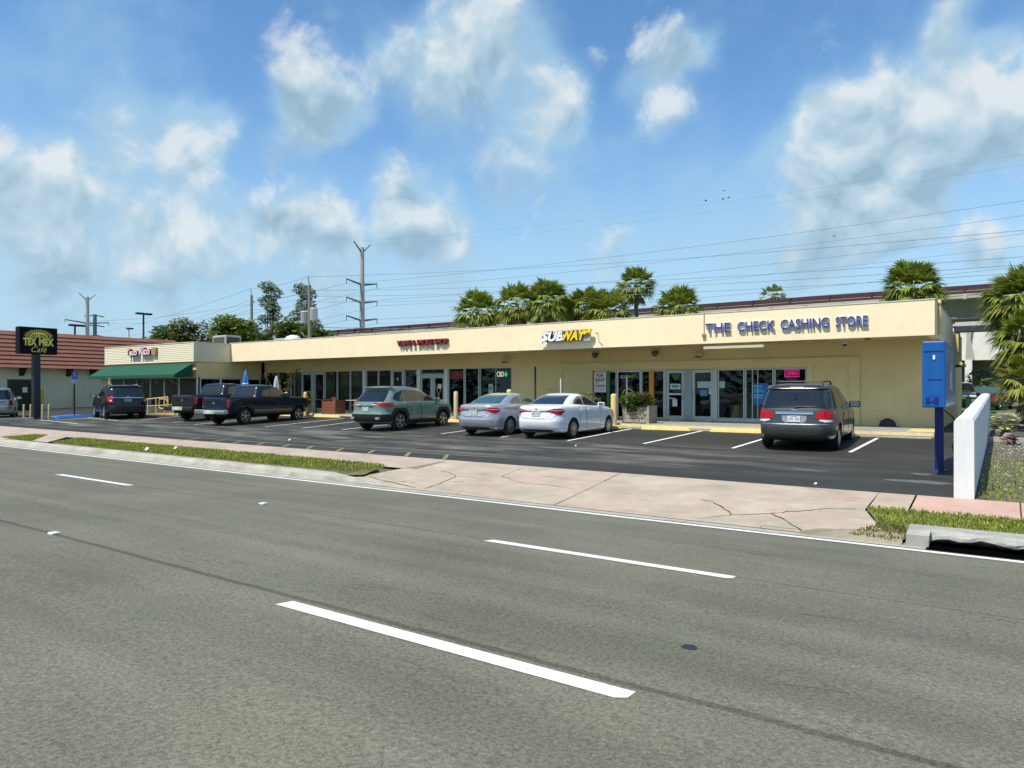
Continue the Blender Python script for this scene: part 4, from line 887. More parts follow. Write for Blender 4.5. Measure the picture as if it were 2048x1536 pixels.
def vehicle(name, label, cat, loc, heading, rows, pm, wb, ro, R, track, bodycuts=(), group=None, spokes=7, tw=.2, twin=False, arch=1.13, rr=.66, rimm=None):
    """local axes: x right, y forward, origin on the ground under the rear axle; rows are measured from the rear bumper"""
    t = thing(name, label, cat, loc, group, RAD(heading-90))
    rows = [(z, a-ro, b-ro, w, n) for z, a, b, w, n in rows]
    B = Body(rows); body = recalc(B.mesh()).build('body', pm, t, local=True)
    cs = []
    for y in (0, wb):
        c = MB()
        for sg in (-1, 1):
            c2 = MB(); c2.lathe([(R*arch, sg*(track/2-.20)), (R*arch, sg*(track/2+.6))], (0, y, R*1.02), 30, 'x'); cs.append(c2)
    cut(body, cs+list(bodycuts), LINER)
    for y in (0, wb):
        for sg in (-1, 1): wheel(t, sg*(track/2-.0), y, R, tw, sg, spokes, rr, twin, rimm)
    return t, B
def P(t, mb, name, m, parent=None, smooth=True):
    if parent is None: parent = t
    return recalc(mb).build(name, m, parent, smooth, local=True)

def rear_window(t, B, x0, x1, z0, z1, name='rear_window', off=.007, m=None):
    """trapezoid following the rear surface: half widths x0 at z0 and x1 at z1"""
    fn = lambda u, z: B.rear(u*(x0+(x1-x0)*(z-z0)/(z1-z0)), z)
    return P(t, surf_patch(fn, -1, 1, z0, z1, 18, 8, off, out=(0,-1,.3)), name, m or CGLASS)
def front_window(t, B, x0, x1, z0, z1):
    fn = lambda u, z: B.front(u*(x0+(x1-x0)*(z-z0)/(z1-z0)), z)
    return P(t, surf_patch(fn, -1, 1, z0, z1, 18, 8, .007, out=(0,1,.3)), 'windshield', CGLASS)
def side_window(t, B, y0, y1, lo, hi, sg, off=.006, m=None):
    return P(t, surf_patch(lambda u, z: B.side(u, z, sg), y0, y1, lo, hi, 12, 5, off, out=(sg,0,.1)), 'side_window', m or CGLASS)
def corner_lamp(t, B, x_in, y_out, lo, hi, sg, name, m, off=.012, n=16, parent=None):
    """lamp that starts on the rear face at x_in and wraps round the corner to y_out"""
    def fn(u, z):
        zz = z; a = B.th_rear(x_in, zz); c = B.th_side(y_out, zz); p = B.cont(a+(c-a)*u, zz); return (sg*p[0], p[1], p[2])
    return P(t, surf_patch(fn, 0, 1, lo, hi, n, 5, off, out=(sg*.6,-.6,0)), name, m, parent)
def rear_panel(t, B, x0, x1, lo, hi, name, m, off=.008, nu=12, nv=5, parent=None, skin=.03):
    return P(t, surf_patch(lambda u, z: B.rear(u, z), x0, x1, lo, hi, nu, nv, off, skin, out=(0,-1,.2)), name, m, parent)
def side_panel(t, B, y0, y1, lo, hi, sg, name, m, off=.006, nu=14, nv=5, parent=None):
    return P(t, surf_patch(lambda u, z: B.side(u, z, sg), y0, y1, lo, hi, nu, nv, off, out=(sg,0,.1)), name, m, parent)
def around(t, B, y_out, lo, hi, name, m, off=.01, n=40):
    """band round the whole rear, from side to side"""
    def fn(u, z):
        c = B.th_side(y_out, z); th = (-math.pi-c)+(c+math.pi+c)*u; return B.cont(th, z)
    return P(t, surf_patch(fn, 0, 1, lo, hi, n, 4, off, out=(0,-1,.1)), name, m)
def doors(t, B, spans, z0, z1, pm, wb, R, arch=1.2, hz=.82, fuel=None):
    for sg in (-1, 1):
        for y0, y1 in spans:
            def lo(u):
                z = z0
                for yc in (0, wb):
                    d = abs(u-yc)
                    if d < R*arch: z = max(z, R*1.02+math.sqrt((R*arch)**2-d*d))
                return z
            d = side_panel(t, B, y0, y1, lo, z1, sg, 'door', pm, .005, 22, 5)
            b = MB(); g = .010
            for u in (y0-g/2, y1+g/2):
                l = lo(u); pts = [Vector(B.side(u, l+(z1-l)*k/6, sg))+Vector((sg*.002,0,0)) for k in range(7)]; b.tube(pts, .006, 5)
            recalc(b).build('door_seam', TRIM, d, local=True)
            p = B.side(y0+.17, hz, sg); b = MB(); b.bbox(p[0]-.012, p[0]+.03, p[1]-.10, p[1]+.10, hz-.017, hz+.017, .012)
            b.build('handle', pm, d, True, local=True)
def mirror(t, B, y, z, pm, size=1.):
    for sg in (-1, 1):
        x = B.side(y, z, sg)[0]; b = MB(); s_ = size
        b.bbox(min(x-sg*.03, x+sg*.26*s_), max(x-sg*.03, x+sg*.26*s_), y-.02, y+.10, z-.02, z+.16*s_, .035); b.tube([(x-sg*.05,y+.03,z-.01),(x+sg*.1,y+.03,z+.01)], .03, 6)
        m = b.build('mirror', pm, t, True, local=True); MB().box(min(x+sg*.03, x+sg*.23*s_), max(x+sg*.03, x+sg*.23*s_), y-.026, y-.022, z+.005, z+.135*s_).build('mirror_glass', CHROME, m, local=True)
def plate(t, B, z, w=.305, h=.152, x=0., marks=6, seed=1, base=None):
    zc = z; y = B.rear(x, zc)[1]-.012
    for k in (-1, 1): y = min(y, B.rear(x, zc+k*h/2)[1]-.012)
    b = MB(); b.box(x-w/2, x+w/2, y-.012, y+.05, z-h/2, z+h/2); pl = b.build('licence_plate', base or PLATE, t, local=True)
    r = random.Random(seed); b = MB()
    for k in range(marks):
        xx = x-w*.38+k*w*.76/(marks-1)
        if k == marks//2: continue
        b.box(xx-.013, xx-.006, y-.0145, y-.012, z-.04, z+.03); b.box(xx+.006, xx+.013, y-.0145, y-.012, z-.04, z+.03)
        zz = r.choice((-.035, -.005, .022)); b.box(xx-.006, xx+.006, y-.0145, y-.012, z+zz, z+zz+.01)
    b.box(x-.09, x+.09, y-.0145, y-.012, z+.05, z+.064); b.build('plate_marks', PLATEG, pl, local=True)
    return y

# --- grey-green minivan, nearest
VAN = [(.24,.30,4.95,.86,6),(.30,.10,5.02,.93,6),(.40,.03,5.08,.965,6),(.52,.0,5.12,.98,6),(.62,.0,5.12,.985,6),(.68,.02,5.11,.985,6),(.70,.07,5.08,.982,6.5),(.85,.10,5.0,.98,7),(.95,.11,4.82,.975,7),(1.0,.115,4.62,.965,7),(1.05,.13,4.25,.955,7),
       (1.10,.15,3.98,.94,7),(1.16,.19,3.82,.92,7),(1.28,.28,3.55,.885,7),(1.42,.39,3.20,.845,7),(1.55,.49,2.86,.80,7),(1.63,.53,2.60,.76,7),(1.665,.52,2.45,.735,7),(1.70,.58,2.25,.69,6),(1.725,.75,2.05,.60,5),(1.742,1.0,1.9,.42,4),(1.747,1.3,1.75,.15,3)]
GG = paint('grey_green_paint', (.055,.062,.057), .35, .3, .7)
x, y = -4.55, 20.25
van, B = vehicle('minivan', 'grey green minivan with bright red tail lamps parked nearest the white wall', 'minivan', (x, y, zg(x,y)+.012), 93.0, VAN, GG, 3.0, 1.06, .335, 1.70, spokes=7, tw=.215)
zo = 1.06
rear_window(van, B, .80, .70, 1.09, 1.60)
t = rear_panel(van, B, -.74, .74, 1.575, 1.655, 'spoiler', GG, .05, 12, 3); rear_panel(van, B, -.17, .17, 1.60, 1.62, 'brake_light', REDD, .055, 4, 2)
for sg in (-1, 1):
    l = corner_lamp(van, B, .50, -.72, [(0,.84),(.35,.80),(1,.80)], [(0,.97),(.25,1.03),(.8,1.045),(1,1.03)], sg, 'tail_light', REDL, .018)
    corner_lamp(van, B, .60, -.74, [(0,.775),(.3,.735),(1,.745)], [(0,.80),(1,.795)], sg, 'reverse_lamp', CLEARL, .017, parent=l)
    side_window(van, B, -.78, .80, [(-.78,1.10),(.80,1.10)], [(-.78,1.36),(-.62,1.52),(.0,1.56),(.80,1.585)], sg)
    side_window(van, B, .86, 1.72, 1.10, [(.86,1.585),(1.72,1.56)], sg); side_window(van, B, 1.78, 2.82, [(1.78,1.09),(2.82,1.07)], [(1.78,1.555),(2.2,1.40),(2.82,1.09)], sg)
    b = MB(); b.tube([(sg*.60,-.35,1.70),(sg*.60,-.30,1.79),(sg*.60,.9,1.80),(sg*.60,1.25,1.70)], .022, 7); b.build('roof_rail', TRIM, van, True, local=True)
b = MB(); b.tube([(-.6,.05,1.79),(.6,.05,1.79)], .02, 6); b.tube([(-.6,.75,1.80),(.6,.75,1.80)], .02, 6); b.build('roof_crossbar', TRIM, van, True, local=True)
rear_panel(van, B, -.46, .46, .935, .975, 'chrome_strip', CHROME, .022, 8, 2); rear_panel(van, B, -.46, .46, .99, 1.0, 'chrome_strip', CHROME, .014, 8, 2)
rear_panel(van, B, -.30, .30, [(-.30,.79),(-.24,.72),(.24,.72),(.30,.79)], .90, 'plate_recess', mat('recess_silver', (.35,.36,.36), .35, .6), .010, 12, 3); plate(van, B, .815, seed=3, marks=7, base=mat('plate_bright', (.75,.75,.75), .4))
around(van, B, -.90, .665, .688, 'bumper_lip', mat('lip_grey', (.16,.18,.17), .3, .4, coat=1), .012)
b = MB(); b.tube([(-.02,-1.0+.06,1.10),(.06,-.93,1.125),(.50,-.90,1.13)], .014, 6); b.build('wiper', TRIM, van, local=True)
b = MB(); b.tube([(-.74,-.945,.655),(-.70,-.966,.60),(-.45,-.975,.56),(.45,-.975,.56),(.70,-.966,.60),(.74,-.945,.655)], .010, 5); b.build('bumper_seam', TRIM, van, local=True)
rear_panel(van, B, -.07, .07, 1.03, 1.065, 'badge', CHROME, .012, 4, 2); front_window(van, B, .82, .70, 1.15, 1.62)
doors(van, B, ((.62,1.72),(1.75,2.86)), .32, 1.06, GG, 3.0, .335, hz=.93); mirror(van, B, 2.55, 1.08, TRIM, 1.05)
around(van, B, -.80, .25, .335, 'lower_trim', TRIM, .006)

# --- the two compact sedans
SED = [(.19,.35,4.42,.80,6),(.24,.16,4.52,.85,6),(.34,.05,4.60,.88,5.5),(.45,.0,4.64,.888,5),(.56,-.02,4.65,.888,5),(.66,.01,4.64,.888,5),(.76,.05,4.58,.886,5),(.84,.075,4.48,.880,5.5),(.90,.075,4.30,.868,5.5),(.95,.07,4.06,.856,5.5),(1.0,.075,3.78,.838,5.5),
       (1.035,.105,3.50,.815,5.5),(1.052,.17,3.38,.80,5.5),(1.066,.34,3.30,.785,5.5),(1.08,.56,3.24,.77,5.5),(1.11,.66,3.15,.752,5.5),(1.18,.82,2.97,.722,5.5),(1.26,1.02,2.75,.685,5.2),(1.33,1.23,2.52,.645,5),(1.385,1.43,2.30,.595,4.6),(1.425,1.62,2.12,.52,4.2),(1.448,1.75,2.0,.40,3.6),(1.455,1.82,1.92,.18,3)]
def sedan(label, x, y, hd, pm, glass):
    t, B = vehicle('sedan', label, 'sedan', (x, y, zg(x,y)+.012), hd, SED, pm, 2.70, .98, .316, 1.55, spokes=8, tw=.2)
    rear_window(t, B, .62, .475, 1.095, 1.375, m=glass)
    for sg in (-1, 1):
        corner_lamp(t, B, .34, -.52, [(0,.875),(.45,.80),(.75,.76),(1,.88)], [(0,.90),(.3,.955),(.8,.965),(1,.93)], sg, 'tail_light', REDL, .014)
        corner_lamp(t, B, .50, -.56, [(0,.895),(1,.90)], [(0,.905),(1,.918)], sg, 'lamp_strip', CLEARL, .019)
        side_window(t, B, .18, .86, [(.18,1.10),(.86,1.06)], [(.18,1.13),(.38,1.25),(.62,1.33),(.86,1.37)], sg, m=glass); side_window(t, B, .91, 2.0, [(.91,1.06),(2.0,1.02)], [(.91,1.375),(1.15,1.36),(1.5,1.24),(2.0,1.04)], sg, m=glass)
    rear_panel(t, B, -.40, .40, .868, .888, 'trunk_trim', TRIM, .016, 10, 2); plate(t, B, .80, seed=int(abs(x)))
    rear_panel(t, B, -.045, .045, .935, .965, 'badge', CHROME, .01, 4, 2)
    rear_panel(t, B, -.60, .60, [(-.6,.27),(-.5,.235),(.5,.235),(.6,.27)], [(-.6,.275),(-.52,.30),(.52,.30),(.6,.275)], 'lower_grille', TRIM, .012, 10, 2)
    b = MB(); b.tube([(-.66,-.905,.97),(-.60,-.955,.84),(-.52,-.985,.71),(-.3,-1.0,.665),(.3,-1.0,.665),(.52,-.985,.71),(.60,-.955,.84),(.66,-.905,.97)], .007, 5); b.build('trunk_seam', TRIM, t, local=True)
    doors(t, B, ((.42,.90),(.93,1.98)), .28, 1.02, pm, 2.70, .316, hz=.90); mirror(t, B, 1.92, 1.0, pm, .85); front_window(t, B, .72, .55, 1.06, 1.36)
    return t
SILV = paint('silver_paint', (.48,.50,.52), .55, .28); WHT = paint('white_car_paint', (.80,.81,.82), .0, .3)
CG2 = mat('car_glass_sky_teal', (.035,.085,.09), .04, spec=.8); CG3 = mat('car_glass_blue', (.014,.022,.034), .04, spec=.8)  # the teal of the first glass is reflected sky put into the colour
sedan('silver compact sedan with rear window coloured teal for reflected sky, parked left of the white one', -14.75, 19.85, 92.0, SILV, CG2)
sedan('white compact sedan with dark windows parked beside a yellow bollard', -12.3, 19.90, 92.6, WHT, CG3)

# --- sage green crossover
SUV = [(.24,.42,4.25,.84,6),(.32,.12,4.46,.90,6),(.44,.03,4.55,.925,6),(.56,.0,4.59,.928,6),(.64,.0,4.60,.928,6),(.66,.03,4.60,.926,6),(.74,.06,4.59,.924,6),(.86,.065,4.55,.922,6),(.96,.05,4.44,.912,6),(1.02,.055,4.25,.895,6),(1.07,.08,3.95,.878,6),
       (1.10,.13,3.68,.862,6),(1.16,.21,3.48,.838,6),(1.26,.33,3.24,.802,6),(1.38,.46,2.98,.76,6),(1.50,.58,2.70,.715,6),(1.58,.63,2.48,.685,6),(1.605,.56,2.40,.672,6),(1.64,.58,2.25,.65,5.5),(1.67,.72,2.05,.575,5),(1.69,1.05,1.9,.40,4),(1.695,1.3,1.7,.15,3)]
SAGE = paint('sage_paint', (.165,.255,.21), .1, .32)
x, y = -19.85, 19.75
cv, B = vehicle('crossover', 'sage green crossover with black lower cladding parked in the middle of the row', 'crossover', (x, y, zg(x,y)+.012), 93, SUV, SAGE, 2.69, .98, .362, 1.60, spokes=5, tw=.22, twin=True)
rear_window(cv, B, .72, .60, 1.10, 1.545)
rear_panel(cv, B, -.64, .64, 1.565, 1.63, 'spoiler', SAGE, .06, 12, 3)
for sg in (-1, 1):
    corner_lamp(cv, B, .36, -.36, [(0,1.02),(.4,.95),(.8,.90),(1,.96)], [(0,1.06),(1,1.06)], sg, 'tail_light', REDL, .014)
    corner_lamp(cv, B, .30, -.80, [(0,.985),(1,.965)], [(0,1.01),(1,1.01)], sg, 'reverse_lamp', CLEARL, .012)
    side_window(cv, B, -.30, .30, [(-.30,1.20),(-.1,1.13),(.30,1.12)], [(-.30,1.235),(-.12,1.42),(.30,1.53)], sg); side_window(cv, B, .35, 1.20, 1.12, [(.35,1.535),(1.20,1.53)], sg); side_window(cv, B, 1.25, 2.30, [(1.25,1.12),(2.30,1.10)], [(1.25,1.53),(1.6,1.42),(2.30,1.12)], sg)
    for yc in (0, 2.69):
        def lo(u, yc=yc): return max(.30, .37+math.sqrt(max(0, .425**2-(u-yc)**2)))
        side_panel(cv, B, yc-.50, yc+.50, lambda u, yc=yc: max(.30, .37+math.sqrt(max(0, .415**2-(u-yc)**2))), lambda u, yc=yc: max(.33, min(.86, 1.28-abs(u-yc)*1.35)), sg, 'arch_cladding', TRIM, .012, 28, 3)
    side_panel(cv, B, .42, 2.25, .27, .42, sg, 'sill_cladding', TRIM, .012, 10, 3)
    b = MB(); b.tube([(sg*.58,-.25,1.655),(sg*.585,-.1,1.70),(sg*.58,1.1,1.70),(sg*.56,1.3,1.64)], .018, 6); b.build('roof_rail', TRIM, cv, True, local=True)
around(cv, B, -.46, .26, .635, 'rear_bumper', TRIM, .014); rear_panel(cv, B, -.36, .36, .90, .935, 'plate_recess', TRIM, .008, 8, 2); plate(cv, B, .83, seed=8)
rear_panel(cv, B, -.06, .06, .97, 1.01, 'badge', CHROME, .012, 4, 2); front_window(cv, B, .76, .64, 1.12, 1.56)
doors(cv, B, ((.42,1.22),(1.25,2.32)), .43, 1.08, SAGE, 2.69, .362, 1.25, hz=.96); mirror(cv, B, 2.15, 1.08, SAGE, .95)
for sg in (-1, 1): MB().bbox(sg*.62-.09, sg*.62+.09, -1.005, -.9, .43, .52, .02).build('exhaust_trim', mat('trim_silver', (.4,.4,.4), .4, .6), cv, True, local=True)

# --- pickups
PK = [(.46,.35,5.35,.90,7),(.52,.20,5.50,.96,7),(.62,.16,5.60,.985,7),(.74,.13,5.64,.995,8),(.90,.12,5.64,1.0,8),(1.05,.12,5.60,.995,8),(1.14,.125,5.57,.985,8),(1.20,.13,5.45,.975,8),(1.235,.14,5.18,.965,8),
      (1.25,.17,4.80,.955,8),(1.262,1.78,4.45,.945,8),(1.30,1.83,4.22,.935,8),(1.40,1.88,4.02,.905,8),(1.55,1.95,3.72,.86,8),(1.68,2.01,3.44,.815,8),(1.76,2.06,3.22,.775,7),(1.81,2.16,3.02,.70,6),(1.84,2.4,2.8,.50,5),(1.85,2.55,2.65,.2,4)]
def pickup(label, x, y, hd, pm, two=None, dz=0.):
    bed = MB().box(-.80, .80, .20-1.13, 1.70-1.13, .80, 2.2)
    t, B = vehicle('pickup_truck', label, 'pickup truck', (x, y, zg(x,y)+.012), hd, PK, pm, 3.55, 1.13, .385, 1.68, bodycuts=(bed,), spokes=5, tw=.26, arch=1.16)
    rear_window(t, B, .74, .64, 1.34, 1.72)
    for sg in (-1, 1):
        corner_lamp(t, B, .80, -.86, .86, 1.17, sg, 'tail_light', REDL, .016); corner_lamp(t, B, .82, -.92, .80, .86, sg, 'reverse_lamp', CLEARL, .016)
        side_window(t, B, .95, 1.55, 1.30, [(.95,1.66),(1.55,1.70)], sg); side_window(t, B, 1.62, 2.75, [(1.62,1.30),(2.75,1.29)], [(1.62,1.70),(2.0,1.68),(2.75,1.31)], sg)
        if two: side_panel(t, B, .55, 3.05, .47, .70, sg, 'lower_two_tone', two, .006, 12, 3)
    b = MB(); b.bbox(-.98, .98, -1.30, -1.02, .50, .70, .04); b.build('rear_bumper', CHROME if two else TRIM, t, True, local=True)
    MB().box(-.34, .34, -1.31, -1.295, .52, .69).build('bumper_step', mat('step_pale', (.45,.48,.42), .5), t, local=True)
    MB().box(-.155,.155,-1.325,-1.312,.53,.68).build('licence_plate', PLATE, t, local=True)
    rear_panel(t, B, -.78, .78, .745, .752, 'tailgate_seam', TRIM, .006, 6, 1); rear_panel(t, B, -.08, .08, .96, 1.04, 'badge', CHROME, .012, 6, 2)
    rear_panel(t, B, -.12, .12, 1.10, 1.14, 'tailgate_handle', TRIM, .012, 4, 2)
    side_panel(t, B, -.85, .58, 1.215, 1.24, 1, 'bed_rail', TRIM, .014, 8, 2); side_panel(t, B, -.85, .58, 1.215, 1.24, -1, 'bed_rail', TRIM, .014, 8, 2)
    doors(t, B, ((.72,1.58),(1.61,2.85)), .50, 1.24, pm, 3.55, .385, 1.2, hz=1.08); mirror(t, B, 2.6, 1.27, TRIM, 1.1); front_window(t, B, .85, .74, 1.32, 1.74)
    MB().box(-.7, .7, -.9, 4.0, .36, .52).build('chassis', LINER, t, local=True)
    return t
NAVY = paint('navy_paint_car', (.003,.008,.025), .2, .3, .5); TAN = paint('tan_two_tone', (.22,.20,.14), .4, .35)
pickup('dark navy blue pickup truck with tan lower sides and chrome rear bumper', -28.75, 19.1, 98, NAVY, TAN).scale = (.95,.93,.97)
pickup('black pickup truck mostly hidden behind the navy one', -33.25, 20.3, 100, paint('black_paint', (.007,.006,.008), .0, .25, .55))

# --- black SUV, seen from behind
BSV = [(.26,.32,4.7,.88,6),(.36,.06,4.92,.96,6),(.50,.0,4.98,.995,6),(.64,.0,5.0,1.0,6),(.70,.04,5.0,.998,6),(.85,.06,4.97,.995,6.5),(1.0,.07,4.86,.985,6.5),(1.08,.09,4.6,.965,6.5),(1.13,.11,4.2,.95,6.5),(1.17,.14,3.95,.93,6.5),(1.28,.24,3.7,.89,6.5),(1.42,.36,3.35,.845,6.5),(1.56,.48,3.0,.80,6.5),(1.66,.54,2.7,.765,6.5),(1.70,.52,2.55,.74,6),(1.74,.62,2.35,.68,5.5),(1.77,.85,2.15,.55,5),(1.785,1.2,2.0,.25,4)]
BLK = paint('black_suv_paint', (.003,.003,.004), .0, .25, .35)
x, y = -38.6, 19.3
sv, B = vehicle('suv', 'glossy black SUV with a chrome tailgate bar parked before the green awning', 'SUV', (x, y, zg(x,y)+.012), 164, BSV, BLK, 2.86, 1.05, .375, 1.70, spokes=5, tw=.23)
rear_window(sv, B, .78, .68, 1.16, 1.62); rear_panel(sv, B, -.72, .72, 1.64, 1.70, 'spoiler', BLK, .05, 10, 3)
for sg in (-1, 1):
    corner_lamp(sv, B, .70, -.62, [(0,.86),(1,.92)], [(0,1.14),(.5,1.17),(1,1.13)], sg, 'tail_light', REDL, .014); corner_lamp(sv, B, .74, -.85, .93, 1.0, sg, 'reverse_lamp', CLEARL, .02)
    side_window(sv, B, -.35, .55, 1.18, [(-.35,1.35),(-.1,1.56),(.55,1.62)], sg); side_window(sv, B, .6, 1.5, 1.18, 1.62, sg); side_window(sv, B, 1.55, 2.65, 1.17, [(1.55,1.62),(1.9,1.52),(2.65,1.19)], sg)
    b = MB(); b.tube([(sg*.62,-.2,1.73),(sg*.62,0,1.79),(sg*.62,1.3,1.80),(sg*.6,1.5,1.72)], .03, 6); b.build('roof_rail', CHROME, sv, True, local=True)
rear_panel(sv, B, -.72, .72, 1.085, 1.125, 'chrome_strip', CHROME, .03, 10, 2); plate(sv, B, .98, seed=5, base=mat('plate_green', (.30,.42,.36), .4)); rear_panel(sv, B, -.10, .10, 1.13, 1.17, 'badge', CHROME, .034, 5, 2)
doors(sv, B, ((.5,1.5),(1.53,2.7)), .38, 1.12, BLK, 2.86, .375, hz=1.0); mirror(sv, B, 2.5, 1.13, BLK, 1.0); front_window(sv, B, .85, .72, 1.2, 1.68)
around(sv, B, -.80, .28, .60, 'rear_bumper', TRIM, .012)

# --- silver minivan cut by the left edge of the picture
SV2 = [(z, a, b, w, n) for z, a, b, w, n in VAN]
SILG = paint('pewter_paint', (.30,.30,.29), .5, .3)
x, y = -45.6, 15.75
lv, B = vehicle('minivan', 'pewter silver minivan seen from behind beside the black pole sign', 'minivan', (x, y, zg(x,y)+.012), 157, SV2, SILG, 3.0, 1.06, .335, 1.70, spokes=6, tw=.21)
rear_window(lv, B, .80, .70, 1.09, 1.60); rear_panel(lv, B, -.74, .74, 1.575, 1.655, 'spoiler', SILG, .05, 12, 3)
for sg in (-1, 1):
    corner_lamp(lv, B, .74, -.70, .78, 1.04, sg, 'tail_light', REDD, .018); side_window(lv, B, -.78, .80, 1.10, [(-.78,1.36),(-.62,1.52),(.80,1.585)], sg); side_window(lv, B, .86, 1.72, 1.10, 1.57, sg)
rear_panel(lv, B, -.62, .62, .955, .99, 'tailgate_trim', TRIM, .02, 8, 2); rear_panel(lv, B, -.60, .60, .80, .93, 'plate_recess', mat('recess_pewter', (.20,.23,.25), .35, .4), .010, 10, 3); plate(lv, B, .86, seed=11)
around(lv, B, -.85, .26, .36, 'lower_trim', TRIM, .008); around(lv, B, -.85, .62, .685, 'bumper_lip', mat('lip_dark', (.1,.1,.1), .4), .012)
doors(lv, B, ((.62,1.72),(1.75,2.86)), .32, 1.06, SILG, 3.0, .335, hz=.93); mirror(lv, B, 2.55, 1.08, TRIM); front_window(lv, B, .82, .70, 1.15, 1.62)
for sg in (-1, 1):
    b = MB(); b.tube([(sg*.60,-.3,1.72),(sg*.60,-.2,1.77),(sg*.60,1.2,1.77)], .02, 6); b.build('roof_rail', CHROME, lv, True, local=True)

# --- dark SUV facing us far behind the blue sign, and a pale car next to it
x, y = -2.55, 54.6
fv, B = vehicle('suv', 'dark blue grey SUV facing the road far behind the blue sign', 'SUV', (x, y, .44), -86, BSV, paint('slate_paint', (.02,.03,.045), .3, .25), 2.86, 1.05, .375, 1.70, tw=.23)
front_window(fv, B, .85, .74, 1.18, 1.66)
for sg in (-1, 1): MB().bbox(sg*.68-.18, sg*.68+.18, 3.86, 3.98, .82, .98, .03).build('headlight', CLEARL, fv, True, local=True); side_window(fv, B, .6, 1.5, 1.18, 1.62, sg)
MB().bbox(-.42, .42, 3.90, 3.985, .74, 1.0, .03).build('grille', CHROME, fv, True, local=True); MB().bbox(-.9,.9,3.8,3.99,.42,.60,.04).build('bumper', TRIM, fv, True, local=True)
x, y = -1.15, 56.5
pc, B = vehicle('sedan', 'dark red car half hidden behind the far end of the white wall', 'sedan', (x, y, .44), 75, SED, paint('maroon_paint', (.09,.012,.014), .2, .3), 2.70, .98, .316, 1.55, tw=.2)
rear_window(pc, B, .62, .475, 1.095, 1.375)
for sg in (-1, 1): corner_lamp(pc, B, .34, -.52, .78, .95, sg, 'tail_light', REDL, .014); side_window(pc, B, .91, 2.0, [(.91,1.06),(2.0,1.02)], [(.91,1.375),(1.15,1.36),(1.5,1.24),(2.0,1.04)], sg)

# ------------------------------------------------------------------ signs and lettering
NAVYL = mat('letter_blue', (.008,.028,.19), .4); PALEB = mat('letter_edge_pale', (.45,.49,.66), .4); REDT = mat('letter_red', (.25,.012,.022), .4); REDS = mat('letter_dark_red', (.09,.006,.012), .5)
SWHITE = mat('letter_white', (.85,.85,.85), .35); SYEL = mat('letter_yellow', (.85,.62,.01), .35); SBACK = mat('sign_back', (.035,.03,.02), .6)
def outlined(s, t, name, fit, loc, front, edge, depth, e, bold=0., shear=0., spacing=1., face='-y'):
    """channel letters: a slightly larger pale or dark shell with the coloured face set in front of it"""
    sh = text(s, name, edge, t, fit, loc, face, depth, bold+e, shear, spacing)
    k = .004
    l2 = (loc[0], loc[1]-k, loc[2]) if face == '-y' else (loc[0]+k, loc[1], loc[2])
    g = e*.8*fit[1]
    f = text(s, 'letter_face', front, None, (fit[0]-2*g, fit[1]-2*g), ((l2[0]+g, l2[1], l2[2]+g) if face == '-y' else (l2[0], l2[1]+g, l2[2]+g)), face, .003, bold, shear, spacing)
    me = f.data; a = np.zeros(len(me.vertices)*3); me.vertices.foreach_get('co', a); a = a.reshape(-1, 3)-np.array(t.location); me.vertices.foreach_set('co', a.ravel()); me.update(); f.parent = sh
    return sh
t = thing('check_cashing_sign', 'blue channel letters reading THE CHECK CASHING STORE on the cream fascia', 'sign', (-6.3, 25.35, 3.8))
wd = [('THE', -9.0, .92, 3.80), ('CHECK', -7.83, 1.28, 3.80), ('CASHING', -6.35, 1.55, 3.795), ('STORE', -4.60, .96, 3.79)]
for s_, x, w_, z in wd: outlined(s_, t, 'word', (w_, .34), (x, 25.30, z), NAVYL, PALEB, .09, .022, .004)
t = thing('smoke_shop_sign', 'small dark red letters reading VAPE & SMOKE SHOP on the cream fascia', 'sign', (-22.8, 25.35, 3.85))
for s_, x, w_ in (('VAPE', -24.40, .88), ('&', -23.40, .17), ('SMOKE', -23.10, .98), ('SHOP', -22.0, .80)): outlined(s_, t, 'word', (w_, .27), (x, 25.24, 3.85), mat('letter_rose', (.30,.02,.05), .4), REDS, .14, .02, .012)
t = thing('sandwich_sign', 'white and yellow slanted letters reading SUBWAY with arrow tips on the fascia', 'sign', (-14.8, 25.3, 3.7))
outlined('SUB', t, 'word', (1.12, .44), (-15.98, 25.12, 3.72), SWHITE, SBACK, .10, .045, .045, .28)
outlined('WAY', t, 'word', (1.16, .44), (-14.98, 25.12, 3.72), SYEL, SBACK, .10, .045, .045, .28)
def arrow(pts, m, y=25.11): MB().prism([(x, y, z) for x, z in pts], (0, .11, 0)).build('arrow_tip', m, t)
arrow([(-13.98,4.03),(-13.78,4.13),(-13.80,4.19),(-13.60,4.17),(-13.68,3.98),(-13.73,4.05),(-13.93,3.95)], SYEL)
arrow([(-15.70,3.82),(-15.95,3.72),(-15.93,3.66),(-16.12,3.70),(-16.03,3.87),(-15.99,3.81),(-15.8,3.92)], SWHITE)
MB().box(-15.75,-13.70,25.22,25.28,3.70,4.02).build('backing', mat('sign_raceway', (.38,.37,.34), .6), t)
for x in (-15.4,-14.7,-14.0): MB().box(x,x+.05,25.28,25.40,3.78,3.83).build('bracket', SBACK, t)
b = MB(); b.tube([(-13.45,25.38,3.98),(-13.45,25.2,4.0),(-13.30,25.12,3.98),(-13.28,25.1,3.86)], .018, 6); b.build('lamp_arm', mat('lamp_arm_tan', (.35,.28,.17), .6), t)
t = thing('restaurant_sign', 'pink and white letters reading Taco Rico on the sided fascia above the awning', 'sign', (-44, 22.9, 3.8))
PINK = mat('letter_pink', (.80,.62,.62), .5); MAR = mat('letter_maroon', (.16,.02,.03), .5)
